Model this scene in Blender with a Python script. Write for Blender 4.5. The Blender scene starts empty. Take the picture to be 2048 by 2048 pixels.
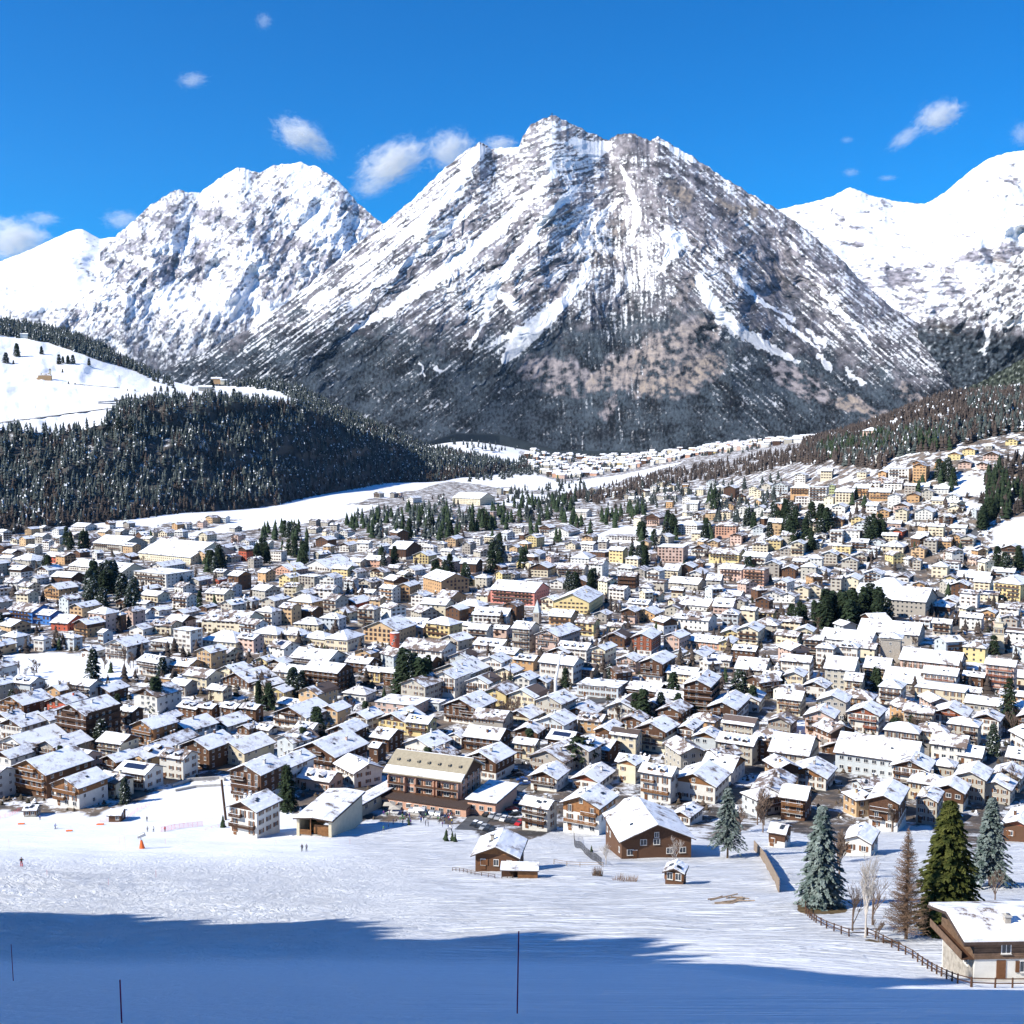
import bpy, bmesh, math, random
import numpy as np
from mathutils import Vector, Matrix
R=math.radians
# ---------------------------------------------------------------- camera, sky, sun, exposure
sc=bpy.context.scene
CAMZ=130.0; F=2150.0; PITCH=R(4.1)
cd=bpy.data.cameras.new('camera'); cam=bpy.data.objects.new('camera',cd); sc.collection.objects.link(cam)
cam.location=(0,0,CAMZ); cam.rotation_euler=(R(90)-PITCH,0,0)
cd.sensor_width=36; cd.lens=36*F/2048; cd.clip_start=0.5; cd.clip_end=80000
sc.camera=cam
SAZ=R(246)      # sun azimuth, clockwise from +Y (view direction): behind the camera, to its left
SEL=R(38)
SUN=np.array([math.sin(SAZ)*math.cos(SEL),math.cos(SAZ)*math.cos(SEL),math.sin(SEL)])
w=bpy.data.worlds.new('World'); sc.world=w; w.use_nodes=True
nt=w.node_tree; nt.nodes.clear()
sky=nt.nodes.new('ShaderNodeTexSky'); sky.sky_type='NISHITA'; sky.sun_disc=False
sky.sun_elevation=SEL; sky.sun_rotation=SAZ; sky.altitude=1400; sky.air_density=1.0; sky.dust_density=0.2; sky.ozone_density=3.0
hs=nt.nodes.new('ShaderNodeHueSaturation'); hs.inputs['Saturation'].default_value=2.0; hs.inputs['Hue'].default_value=0.508
bg=nt.nodes.new('ShaderNodeBackground'); bg.inputs['Strength'].default_value=0.112
wo=nt.nodes.new('ShaderNodeOutputWorld')
nt.links.new(sky.outputs[0],hs.inputs['Color']); nt.links.new(hs.outputs[0],bg.inputs[0]); nt.links.new(bg.outputs[0],wo.inputs[0])
sl=bpy.data.lights.new('sun','SUN'); sl.energy=5.0; sl.angle=R(0.5); sl.color=(1,0.935,0.82)
so=bpy.data.objects.new('sun',sl); sc.collection.objects.link(so)
so.rotation_euler=Vector(SUN).to_track_quat('Z','Y').to_euler()
sc.view_settings.view_transform='Standard'; sc.view_settings.look='None'; sc.view_settings.gamma=1.0
sc.view_settings.exposure=0.64
cy=sc.cycles
cy.max_bounces=5; cy.diffuse_bounces=1; cy.glossy_bounces=2; cy.transmission_bounces=2; cy.volume_bounces=2; cy.transparent_max_bounces=6
cy.use_denoising=True; cy.caustics_reflective=False; cy.caustics_refractive=False; cy.sample_clamp_indirect=6
try: cy.denoiser='OPENIMAGEDENOISE'; cy.denoising_input_passes='RGB_ALBEDO_NORMAL'; cy.denoising_prefilter='ACCURATE'
except Exception: pass
COL=sc.collection
# ---------------------------------------------------------------- numbers: noise, pixels, interpolation
_rs=np.random.RandomState(7); _perm=_rs.permutation(4096); _gr=_rs.rand(4096)*2*np.pi
_gx=np.cos(_gr); _gy=np.sin(_gr)
def pn(x,y,seed=0):
    x=np.asarray(x,float); y=np.asarray(y,float)
    xi=np.floor(x).astype(int); yi=np.floor(y).astype(int); fx=x-xi; fy=y-yi
    ux=fx*fx*fx*(fx*(fx*6-15)+10); uy=fy*fy*fy*(fy*(fy*6-15)+10)
    def g(i,j,dx,dy):
        h=_perm[(_perm[(i+seed*131)&4095]+j)&4095]
        return _gx[h]*dx+_gy[h]*dy
    a=g(xi,yi,fx,fy); b=g(xi+1,yi,fx-1,fy); c=g(xi,yi+1,fx,fy-1); d=g(xi+1,yi+1,fx-1,fy-1)
    return ((a*(1-ux)+b*ux)*(1-uy)+(c*(1-ux)+d*ux)*uy)*1.5
def fbm(x,y,o=4,seed=0,gain=.5):
    s=0;a=1
    for k in range(o): s=s+a*pn(x*2**k,y*2**k,seed+k*7); a*=gain
    return s
def ridged(x,y,o=4,seed=0,gain=.5):
    s=0;a=1
    for k in range(o): s=s+a*(1-2*np.abs(pn(x*2**k,y*2**k,seed+k*7))); a*=gain
    return s/1.9
def sstep(a,b,x): t=np.clip((x-a)/(b-a),0,1); return t*t*(3-2*t)
CP,SP=math.cos(PITCH),math.sin(PITCH)
def ray(px,py):
    u=(px-1024)/F; v=(1024-py)/F
    return u, CP+v*SP, -SP+v*CP           # world direction, y component near 1
def P(px,py,Y):
    dx,dy,dz=ray(px,py); t=Y/dy
    return np.array([dx*t,Y+0*t,CAMZ+dz*t])
def proj(x,y,z):
    z=z-CAMZ; f=y*CP-z*SP; v=y*SP+z*CP
    return 1024+F*x/f, 1024-F*v/f
# terrain of slope, town and valley floor
_sy=np.array([-900,-300,0,27,60,100,124,180,230,300,340,400,500,620,5000])
_sz=np.array([560,290,128.4,114.9,98.4,78.7,67.5,50.5,34,14.,5.,1.0,0,0,0])
_yy=np.arange(-900,5001,2.0); _pz=np.interp(_yy,_sy,_sz)
_k=np.exp(-np.linspace(-2.5,2.5,15)**2); _k/=_k.sum(); _pz=np.convolve(np.pad(_pz,7,mode='edge'),_k,'valid')
_U=np.array([-1.5,-.5,-.25,0,.1,.2,.314,.4,.476,.7,1.5])
_Y=np.array([0,800,900,1000,1100,1200,1300,1450,1600,1900,2300,3000,3600,4400,40000.])
_T=np.array([
 [0,0,0,0,0,0,0,0,2,5,10,25,40,60,60],
 [0,0,0,0,0,0,0,0,2,5,10,25,40,60,60],
 [0,0,0,0,0,0,0,0,2,5,10,20,35,60,60],
 [0,0,0,0,0,0,2,5,8,16,18,14,30,62,60],
 [0,0,0,0,0,2,6,12,18,26,24,18,38,66,60],
 [0,0,0,2,6,14,24,36,46,58,62,72,96,100,60],
 [0,0,0,18,46,68,88,108,122,132,138,140,125,110,60],
 [0,0,0,30,68,103,130,160,182,192,192,180,150,120,60],
 [0,0,4,42,82,120,148,176,190,196,196,185,160,120,60],
 [0,0,20,70,110,150,180,200,210,215,215,200,160,120,60],
 [0,0,20,70,110,150,180,200,210,215,215,200,160,120,60]],float)
_ud=np.linspace(-1.5,1.5,301); _yd=np.concatenate([np.arange(0,5000,20.),[40000.]])
_TT=np.array([[np.interp(y,_Y,row) for y in _yd] for row in _T])
_TT=np.array([np.interp(_ud,_U,_TT[:,j]) for j in range(len(_yd))]).T
_k2=np.exp(-np.linspace(-2,2,9)**2); _k2/=_k2.sum()
for ax in (0,1):
    _TT=np.apply_along_axis(lambda m: np.convolve(np.pad(m,4,mode='edge'),_k2,'valid'),ax,_TT)
def H(x,y):
    x=np.asarray(x,float); y=np.asarray(y,float)
    z=np.interp(y,_yy,_pz)
    u=np.clip(x/np.maximum(y,50.),-1.49,1.49)
    fu=(u+1.5)/0.01; iu=np.clip(np.floor(fu).astype(int),0,299); fu=fu-iu
    fy=np.clip(y,0,4990)/20.; iy=np.clip(np.floor(fy).astype(int),0,len(_yd)-3); fy=fy-iy
    t=(_TT[iu,iy]*(1-fu)+_TT[iu+1,iy]*fu)*(1-fy)+(_TT[iu,iy+1]*(1-fu)+_TT[iu+1,iy+1]*fu)*fy
    z=z+t
    near=sstep(420,250,y)*sstep(110,170,y)+.25*sstep(170,110,y)*sstep(10,60,y)
    z=z+near*(0.9*pn(x/38,y/30,3)+0.45*pn(x/14,y/11,4))
    z=z+sstep(700,1500,y)*6*pn(x/260,y/260,5)
    z=z+2.6*np.exp(-((x+90-0.5*(y-190))/16)**2-((y-195)/16)**2)          # mound on the piste, left
    z=z+62*np.exp(-((u+.045)/.07)**2)*sstep(3330,3600,y)*(y<4300)
    z=z-1.4*np.exp(-((x-55)/17)**2-((y-122)/22)**2)-3.2*sstep(12,40,x)*np.exp(-((y-90)/27)**2)                        # hollow where the log chalet stands
    return z
def G(px,py):
    """point where the ray through a pixel of the photo meets the terrain"""
    dx,dy,dz=ray(px,py)
    ts=np.concatenate([np.arange(8,1500,3.0),np.arange(1500,6000,12.)])
    d=CAMZ+dz*ts-H(dx*ts,dy*ts)
    k=np.argmax(d<0)
    if d[k]>=0 or k==0: t=6500.
    else: a,b=ts[k-1],ts[k]; fa,fb=d[k-1],d[k]; t=a+(b-a)*fa/(fa-fb)
    x,y=dx*t,dy*t
    return float(x),float(y),float(H(x,y))
# ---------------------------------------------------------------- materials
def new_mat(name):
    m=bpy.data.materials.new(name); m.use_nodes=True
    n=m.node_tree; return m,n,n.nodes['Principled BSDF'],n.links
def N(nt,t,**k):
    n=nt.nodes.new(t)
    for a,b in k.items():
        if a in n.inputs: n.inputs[a].default_value=b
        else: setattr(n,a,b)
    return n
def simple(name,col,rough=.8,var=.15,scale=1.5,bump=0,spec=.3,metal=0,rnd=0.0):
    m,nt,b,L=new_mat(name)
    tc=N(nt,'ShaderNodeTexCoord'); no=N(nt,'ShaderNodeTexNoise',Scale=scale,Detail=5.0,Roughness=.65)
    L.new(tc.outputs['Object'],no.inputs['Vector'])
    mr=N(nt,'ShaderNodeMapRange'); mr.inputs[1].default_value=.3; mr.inputs[2].default_value=.7; mr.inputs[3].default_value=1-var; mr.inputs[4].default_value=1+var
    L.new(no.outputs['Fac'],mr.inputs[0])
    vm=N(nt,'ShaderNodeVectorMath',operation='SCALE'); vm.inputs[0].default_value=col[:3]; L.new(mr.outputs[0],vm.inputs['Scale'])
    out=vm.outputs[0]
    if rnd:
        oi=N(nt,'ShaderNodeObjectInfo'); m2=N(nt,'ShaderNodeMapRange'); m2.inputs[3].default_value=1-rnd; m2.inputs[4].default_value=1+rnd*.5
        L.new(oi.outputs['Random'],m2.inputs[0]); v2=N(nt,'ShaderNodeVectorMath',operation='SCALE'); L.new(out,v2.inputs[0]); L.new(m2.outputs[0],v2.inputs['Scale']); out=v2.outputs[0]
    L.new(out,b.inputs['Base Color']); b.inputs['Roughness'].default_value=rough; b.inputs['Metallic'].default_value=metal
    b.inputs['Specular IOR Level'].default_value=spec
    if bump:
        bu=N(nt,'ShaderNodeBump',Strength=bump,Distance=.1); L.new(no.outputs['Fac'],bu.inputs['Height']); L.new(bu.outputs[0],b.inputs['Normal'])
    return m
SNOW=(.84,.87,.92)
M={}
for c,rgb in dict(w=(.66,.645,.60),c=(.64,.57,.42),y=(.62,.50,.25),k=(.44,.41,.35),p=(.58,.42,.35),o=(.50,.31,.16),b=(.12,.062,.036),r=(.50,.12,.07),u=(.06,.19,.50),g=(.50,.54,.56),t=(.55,.38,.22),l=(.50,.56,.28),P=(.62,.25,.20),s=(.36,.33,.29),d=(.13,.12,.12),a=(.58,.34,.24)).items():
    M['wall_'+c]=simple('plaster_'+c,rgb,.9,.10,.6,.15,rnd=.14)
M['wood']=simple('dark_wood',(.085,.042,.024),.75,.35,1.2,.3,rnd=.25)
M['wood2']=simple('orange_wood',(.25,.12,.05),.7,.3,1.2,.3,rnd=.25)
M['woodred']=simple('red_brown_wood',(.27,.085,.045),.7,.25,1.2,.2,rnd=.2)
M['woodgrey']=simple('weathered_wood',(.26,.20,.15),.85,.35,2.0,.4)
M['fascia']=simple('roof_edge',(.065,.045,.038),.8,.3,2)
M['tile']=simple('roof_tile',(.12,.09,.08),.85,.3,3,.4,rnd=.3)
M['tanroof']=simple('tan_sheet_roof',(.33,.29,.21),.75,.15,1.0,.1)
M['greenroof']=simple('green_sheet_roof',(.17,.24,.20),.6,.2,1.0)
M['white']=simple('white_paint',(.80,.79,.77),.6,.05,3)
M['shutter']=simple('brown_shutter',(.16,.07,.03),.6,.2,3,rnd=.4)
M['logs']=simple('dark_logs',(.14,.09,.06),.85,.35,2.0,.4)
M['stone']=simple('grey_stone',(.34,.31,.27),.95,.35,1.5,.5)
M['concrete']=simple('concrete',(.42,.41,.39),.95,.2,.7,.2)
M['trunk']=simple('bark',(.13,.09,.06),.95,.35,3,.5)
M['birch']=simple('pale_bark',(.50,.46,.42),.9,.3,4,.2)
M['twig']=simple('bare_twigs',(.17,.12,.09),.95,.3,2,rnd=.3)
M['larch']=simple('larch_twigs',(.19,.125,.085),.95,.35,2)
M['asphalt']=simple('asphalt',(.085,.088,.095),.9,.35,.35,.1)
M['metal']=simple('grey_metal',(.42,.44,.46),.45,.1,3,metal=.6)
M['darkmetal']=simple('dark_metal',(.05,.05,.055),.5,.1,3)
M['rubber']=simple('black_rubber',(.02,.02,.02),.8,.1,3)
M['panelblue']=simple('solar_cells',(.02,.03,.07),.25,.1,3,spec=.6)
m,nt,b,L=new_mat('window_glass'); b.inputs['Base Color'].default_value=(.035,.045,.06,1); b.inputs['Roughness'].default_value=.12; M['glass']=m
def needle(name,dark,light,snow=0.0,scale=.5):
    m,nt,b,L=new_mat(name)
    tc=N(nt,'ShaderNodeTexCoord'); no=N(nt,'ShaderNodeTexNoise',Scale=scale,Detail=3.0); L.new(tc.outputs['Object'],no.inputs['Vector'])
    cr=N(nt,'ShaderNodeValToRGB'); e=cr.color_ramp.elements; e[0].position=.36; e[0].color=(*dark,1); e[1].position=.66; e[1].color=(*light,1)
    L.new(no.outputs['Fac'],cr.inputs[0]); out=cr.outputs[0]
    oi=N(nt,'ShaderNodeObjectInfo'); mr=N(nt,'ShaderNodeMapRange'); mr.inputs[3].default_value=.75; mr.inputs[4].default_value=1.2; L.new(oi.outputs['Random'],mr.inputs[0])
    vm=N(nt,'ShaderNodeVectorMath',operation='SCALE'); L.new(out,vm.inputs[0]); L.new(mr.outputs[0],vm.inputs['Scale']); out=vm.outputs[0]
    if snow:
        n2=N(nt,'ShaderNodeTexNoise',Scale=scale*2.2,Detail=2.0); L.new(tc.outputs['Object'],n2.inputs['Vector'])
        m2=N(nt,'ShaderNodeMapRange'); m2.inputs[1].default_value=1-snow-.02; m2.inputs[2].default_value=1-snow+.03; L.new(n2.outputs['Fac'],m2.inputs[0])
        mx=N(nt,'ShaderNodeMix',data_type='RGBA'); L.new(m2.outputs[0],mx.inputs[0]); L.new(out,mx.inputs[6]); mx.inputs[7].default_value=(*SNOW,1); out=mx.outputs[2]
    L.new(out,b.inputs['Base Color']); b.inputs['Roughness'].default_value=.9; b.inputs['Specular IOR Level'].default_value=.15
    return m
M['spruce']=needle('spruce_needles',(.016,.030,.016),(.045,.065,.032),0)
M['sprucesnow']=needle('dusted_spruce_needles',(.018,.030,.020),(.045,.060,.040),.36)
M['greenspruce']=needle('green_spruce_needles',(.035,.050,.012),(.125,.135,.035),0,.9)
M['bluespruce']=needle('blue_spruce_needles',(.055,.085,.078),(.24,.29,.275),0,.9)
M['forest']=needle('forest_needles',(.026,.036,.036),(.070,.082,.076),.35,.09)
M['brownforest']=needle('bare_larch_wood',(.036,.030,.028),(.088,.068,.058),.32,.07)
M['shrub']=needle('garden_shrubs',(.030,.030,.020),(.13,.095,.07),.40,.10)
# snow lying on a roof: tiles show through where it has slid or melted
def roofsnow(name,thr,under):
    m,nt,b,L=new_mat(name)
    g=N(nt,'ShaderNodeNewGeometry'); no=N(nt,'ShaderNodeTexNoise',Scale=.22,Detail=6.0,Roughness=.7); L.new(g.outputs['Position'],no.inputs['Vector'])
    mr=N(nt,'ShaderNodeMapRange'); mr.inputs[1].default_value=thr; mr.inputs[2].default_value=thr+.03; L.new(no.outputs['Fac'],mr.inputs[0])
    cr=N(nt,'ShaderNodeValToRGB'); e=cr.color_ramp.elements; e[0].position=thr+.03; e[0].color=(.50,.50,.53,1); e[1].position=thr+.13; e[1].color=(*SNOW,1); L.new(no.outputs['Fac'],cr.inputs[0])
    mx=N(nt,'ShaderNodeMix',data_type='RGBA'); mx.inputs[6].default_value=(*under,1); L.new(cr.outputs[0],mx.inputs[7]); L.new(mr.outputs[0],mx.inputs[0])
    L.new(mx.outputs[2],b.inputs['Base Color']); b.inputs['Roughness'].default_value=.75; b.inputs['Specular IOR Level'].default_value=.2
    n2=N(nt,'ShaderNodeTexNoise',Scale=.8,Detail=4.0); L.new(g.outputs['Position'],n2.inputs['Vector'])
    bu=N(nt,'ShaderNodeBump',Strength=.45,Distance=.25); L.new(n2.outputs['Fac'],bu.inputs['Height']); L.new(bu.outputs[0],b.inputs['Normal'])
    return m
M['rsnow']=roofsnow('roof_snow',.37,(.16,.13,.12))
M['rsnow2']=roofsnow('patchy_roof_snow',.47,(.17,.13,.11))
# ---------------------------------------------------------------- mesh helpers
def mesh(name,v,f,mats,mi=None,smooth=False):
    me=bpy.data.meshes.new(name)
    if isinstance(f,np.ndarray):
        nf,k=f.shape; v=np.asarray(v,np.float32)
        me.vertices.add(len(v)); me.vertices.foreach_set('co',v.ravel())
        me.loops.add(nf*k); me.loops.foreach_set('vertex_index',f.ravel().astype(np.int32))
        me.polygons.add(nf); me.polygons.foreach_set('loop_start',np.arange(0,nf*k,k,dtype=np.int32)); me.polygons.foreach_set('loop_total',np.full(nf,k,np.int32))
        me.update(calc_edges=True)
    else: me.from_pydata([tuple(a) for a in v],[],f)
    for m_ in (mats if isinstance(mats,(list,tuple)) else [mats]): me.materials.append(m_)
    if mi is not None: me.polygons.foreach_set('material_index',np.asarray(mi,np.int32))
    if smooth: me.polygons.foreach_set('use_smooth',np.ones(len(me.polygons),bool))
    me.update(); return me
def link(name,data,parent=None,loc=(0,0,0),rz=0,**props):
    o=bpy.data.objects.new(name,data); COL.objects.link(o)
    o.location=loc; o.rotation_euler=(0,0,rz)
    if parent: o.parent=parent
    for k,v in props.items(): o[k]=v
    return o
class MB:
    """collects boxes, tubes and prisms into one mesh with material slots"""
    def __init__(s): s.v=[]; s.f=[]; s.m=[]; s.mats=[]
    def mi(s,m):
        m=M[m] if isinstance(m,str) else m
        if m not in s.mats: s.mats.append(m)
        return s.mats.index(m)
    def add(s,vs,fs,m):
        k=len(s.v); s.v+= [tuple(a) for a in vs]; i=s.mi(m)
        for f in fs: s.f.append(tuple(a+k for a in f)); s.m.append(i)
    def box(s,x0,y0,z0,x1,y1,z1,m):
        s.add([(x0,y0,z0),(x1,y0,z0),(x1,y1,z0),(x0,y1,z0),(x0,y0,z1),(x1,y0,z1),(x1,y1,z1),(x0,y1,z1)],
              [(3,2,1,0),(4,5,6,7),(0,1,5,4),(1,2,6,5),(2,3,7,6),(3,0,4,7)],m)
    def tube(s,a,b,r0,r1,m,n=8,cap=True):
        a=Vector(a); b=Vector(b); d=(b-a).normalized(); q=d.orthogonal().normalized(); w_=d.cross(q)
        vs=[]
        for p,r in((a,r0),(b,r1)):
            for i in range(n):
                t=2*math.pi*i/n; vs.append(p+(q*math.cos(t)+w_*math.sin(t))*r)
        fs=[(i,(i+1)%n,n+(i+1)%n,n+i) for i in range(n)]
        if cap: fs+= [tuple(range(n))[::-1],tuple(range(n,2*n))]
        s.add(vs,fs,m)
    def slab(s,q,t,m):
        """quad q (4 points, counter-clockwise from above) thickened downward by t"""
        q=[Vector(a) for a in q]; vs=q+[a-Vector((0,0,t)) for a in q]; n=len(q)
        s.add(vs,[tuple(range(n)),tuple(range(n,2*n))[::-1]]+[(i,n+i,n+(i+1)%n,(i+1)%n) for i in range(n)],m)
    def build(s,name,parent=None,smooth=False,**k):
        return link(name,mesh(name,s.v,s.f,s.mats,s.m,smooth),parent,**k)
# ---------------------------------------------------------------- terrain sheet
def grid_faces(nr,nc):
    i=np.arange(nr*nc).reshape(nr,nc)
    return np.stack([i[:-1,:-1],i[:-1,1:],i[1:,1:],i[1:,:-1]],-1).reshape(-1,4)
def attr(me,name,val):
    a=me.attributes.new(name,'FLOAT','POINT'); a.data.foreach_set('value',np.asarray(val,np.float32).ravel())
def stroke(px,py,pts):
    """soft mask, 1 inside a polyline whose points carry their half width"""
    out=np.zeros_like(px)
    for (x0,y0,w0),(x1,y1,w1) in zip(pts[:-1],pts[1:]):
        dx,dy=x1-x0,y1-y0; t=np.clip(((px-x0)*dx+(py-y0)*dy)/(dx*dx+dy*dy+1e-9),0,1)
        d=np.hypot(px-x0-t*dx,py-y0-t*dy); w_=w0+(w1-w0)*t
        out=np.maximum(out,np.clip(1.5-d/w_,0,1))
    return out
def inpoly(px,py,poly):
    r=np.zeros(np.shape(px),bool); n=len(poly)
    for i in range(n):
        x0,y0=poly[i]; x1,y1=poly[(i+1)%n]
        if y0==y1: continue
        c=((y0>py)!=(y1>py))&(px<(x1-x0)*(py-y0)/(y1-y0)+x0); r^=c
    return r
ys=np.concatenate([np.linspace(-880,-60,12),np.linspace(-50,20,20),20+np.cumsum(np.concatenate([np.full(260,1.1),np.full(60,2.5),np.linspace(3,9,260),np.linspace(9,28,70)]))])
ys=np.concatenate([ys,np.linspace(ys[-1]+60,5000,16),[7000,10000,13000]])
us=np.linspace(-1,1,520); us=np.sign(us)*(0.55*np.abs(us)+0.65*np.abs(us)**5)
X=us[None,:]*(np.maximum(ys[:,None],0)+90)*1.05; Yg=np.repeat(ys[:,None],len(us),1)
Z=H(X,Yg)
rough=sstep(60,110,Yg)*sstep(330,200,Yg)
Z=Z+rough*(.10*ridged(X/3.1,Yg/2.2,2,11)+.06*pn(X/1.3,Yg/1.1,12))*sstep(60,-60,X-.1*Yg)
PX,PY=proj(X,np.maximum(Yg,5),Z)
TOWN=[(-300,1075),(0,1062),(250,1055),(400,1045),(560,1040),(640,1050),(700,1010),(800,985),(900,965),(1000,975),(1130,985),(1250,960),(1450,900),(1700,860),(2048,800),(2500,800),(2500,1640),(2048,1640),(1960,1720),(1860,1650),(1740,1660),(1650,1690),(1530,1640),(1440,1680),(1280,1660),(1160,1650),(1000,1690),(880,1640),(740,1640),(680,1660),(520,1600),(430,1560),(340,1570),(280,1600),(200,1630),(0,1620),(-300,1620)]
_V=[(1040,905),(1180,890),(1300,888),(1500,880),(1660,856),(1660,885),(1450,908),(1330,930),(1240,950),(1120,965),(1050,940)]
town=inpoly(PX+12*pn(PX/40,PY/40,1),PY+8*pn(PX/40,PY/30,2),TOWN).astype(float)
FIELDS=[[(0,1310),(120,1305),(280,1325),(270,1350),(150,1390),(60,1390),(0,1360)],[(330,1080),(700,1035),(760,1010),(640,1010),(480,1040)],[(1160,1085),(1240,1050),(1330,1060),(1300,1085)],[(1540,1440),(1690,1440),(1690,1470),(1540,1470)],[(1900,950),(1980,955),(1970,990),(1900,985)],[(1990,1055),(2048,1030),(2100,1100),(1990,1090)],[(1890,1000),(1970,1005),(1960,1030)],[(1024,985),(1100,990),(1060,1015),(1000,1010)]]
for f_ in FIELDS: town[inpoly(PX,PY,f_)]=0
town[inpoly(PX,PY,_V)]=1
dirt=stroke(PX,PY,[(1610,1812,16),(1660,1815,14),(1690,1820,5)])+stroke(PX,PY,[(1730,1880,4),(1800,1885,6)])*.6+stroke(PX,PY,[(1170,1755,8),(1210,1757,8)])*.3
dirt=np.clip(dirt,0,1)*(Yg>60)
gm,nt,b,L=new_mat('snow_ground')
g=N(nt,'ShaderNodeNewGeometry'); at=N(nt,'ShaderNodeAttribute',attribute_name='town'); ad=N(nt,'ShaderNodeAttribute',attribute_name='dirt'); ag=N(nt,'ShaderNodeAttribute',attribute_name='piste')
n1=N(nt,'ShaderNodeTexNoise',Scale=.07,Detail=8.0,Roughness=.74); L.new(g.outputs['Position'],n1.inputs['Vector'])
mr=N(nt,'ShaderNodeMapRange'); mr.inputs[1].default_value=.50; mr.inputs[2].default_value=.57; mr.inputs[3].default_value=1; mr.inputs[4].default_value=0; L.new(n1.outputs['Fac'],mr.inputs[0])
ml=N(nt,'ShaderNodeMath',operation='MULTIPLY'); L.new(mr.outputs[0],ml.inputs[0]); L.new(at.outputs['Fac'],ml.inputs[1])
n3=N(nt,'ShaderNodeTexNoise',Scale=.12,Detail=4.0); L.new(g.outputs['Position'],n3.inputs['Vector'])
cr=N(nt,'ShaderNodeValToRGB'); e=cr.color_ramp.elements; e[0].position=.4; e[0].color=(.075,.07,.07,1); e[1].position=.6; e[1].color=(.20,.155,.12,1); L.new(n3.outputs['Fac'],cr.inputs[0])
mx=N(nt,'ShaderNodeMix',data_type='RGBA'); mx.inputs[6].default_value=(*SNOW,1); L.new(cr.outputs[0],mx.inputs[7]); L.new(ml.outputs[0],mx.inputs[0])
mx2=N(nt,'ShaderNodeMix',data_type='RGBA'); L.new(mx.outputs[2],mx2.inputs[6]); mx2.inputs[7].default_value=(.20,.14,.07,1)
n4=N(nt,'ShaderNodeTexNoise',Scale=.9,Detail=5.0); L.new(g.outputs['Position'],n4.inputs['Vector'])
ma=N(nt,'ShaderNodeMath',operation='MULTIPLY_ADD'); L.new(ad.outputs['Fac'],ma.inputs[0]); ma.inputs[1].default_value=1.6; L.new(n4.outputs['Fac'],ma.inputs[2])
m3=N(nt,'ShaderNodeMapRange'); m3.inputs[1].default_value=1.2; m3.inputs[2].default_value=1.4; L.new(ma.outputs[0],m3.inputs[0]); L.new(m3.outputs[0],mx2.inputs[0])
L.new(mx2.outputs[2],b.inputs['Base Color']); b.inputs['Roughness'].default_value=.7; b.inputs['Specular IOR Level'].default_value=.25
# ski tracks and churned snow as relief
mp=N(nt,'ShaderNodeMapping'); mp.inputs['Rotation'].default_value=(0,0,R(-24)); mp.inputs['Scale'].default_value=(.045,.75,.3); L.new(g.outputs['Position'],mp.inputs['Vector'])
w1=N(nt,'ShaderNodeTexNoise',Scale=1.0,Detail=5.0,Roughness=.6,Distortion=.9); L.new(mp.outputs[0],w1.inputs['Vector'])
mq=N(nt,'ShaderNodeMapping'); mq.inputs['Rotation'].default_value=(0,0,R(28)); mq.inputs['Scale'].default_value=(.06,.8,.3); L.new(g.outputs['Position'],mq.inputs['Vector'])
w2=N(nt,'ShaderNodeTexNoise',Scale=1.0,Detail=4.0,Roughness=.6,Distortion=1.6); L.new(mq.outputs[0],w2.inputs['Vector'])
ch=N(nt,'ShaderNodeTexNoise',Scale=.30,Detail=6.0,Roughness=.68,Distortion=2.6); L.new(g.outputs['Position'],ch.inputs['Vector'])
# carved tracks only where the slope is skied, churned snow to the left
def crisp(o_):
    r_=N(nt,'ShaderNodeMapRange',interpolation_type='SMOOTHSTEP'); r_.inputs[1].default_value=.43; r_.inputs[2].default_value=.57; L.new(o_,r_.inputs[0]); return r_.outputs[0]
s1=N(nt,'ShaderNodeMath',operation='ADD'); L.new(crisp(w1.outputs['Fac']),s1.inputs[0]); L.new(crisp(w2.outputs['Fac']),s1.inputs[1])
mm=N(nt,'ShaderNodeMix',data_type='FLOAT'); L.new(ag.outputs['Fac'],mm.inputs[0]); L.new(s1.outputs[0],mm.inputs[2])
c2=N(nt,'ShaderNodeMath',operation='MULTIPLY'); L.new(ch.outputs['Fac'],c2.inputs[0]); c2.inputs[1].default_value=4.5; L.new(c2.outputs[0],mm.inputs[3])
an=N(nt,'ShaderNodeAttribute',attribute_name='near')
bs=N(nt,'ShaderNodeMath',operation='MULTIPLY'); L.new(an.outputs['Fac'],bs.inputs[0]); bs.inputs[1].default_value=.85
bu=N(nt,'ShaderNodeBump',Distance=.7); L.new(bs.outputs[0],bu.inputs['Strength']); L.new(mm.outputs[0],bu.inputs['Height']); L.new(bu.outputs[0],b.inputs['Normal'])
gv=np.stack([X,Yg,Z],-1).reshape(-1,3)
me=mesh('snow_ground',gv,grid_faces(len(ys),len(us)),gm,smooth=True)
attr(me,'town',town); attr(me,'dirt',dirt)
attr(me,'piste',sstep(1000,600,PX+40*pn(PX/100,PY/60,8))*sstep(1690,1740,PY)); attr(me,'near',.15+.85*sstep(600,250,Yg)*(1-.7*sstep(150,95,Yg))*(1-.6*sstep(1745,1690,PY)*sstep(760,600,PX)))
link('snow_ground',me,kind='structure')
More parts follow.
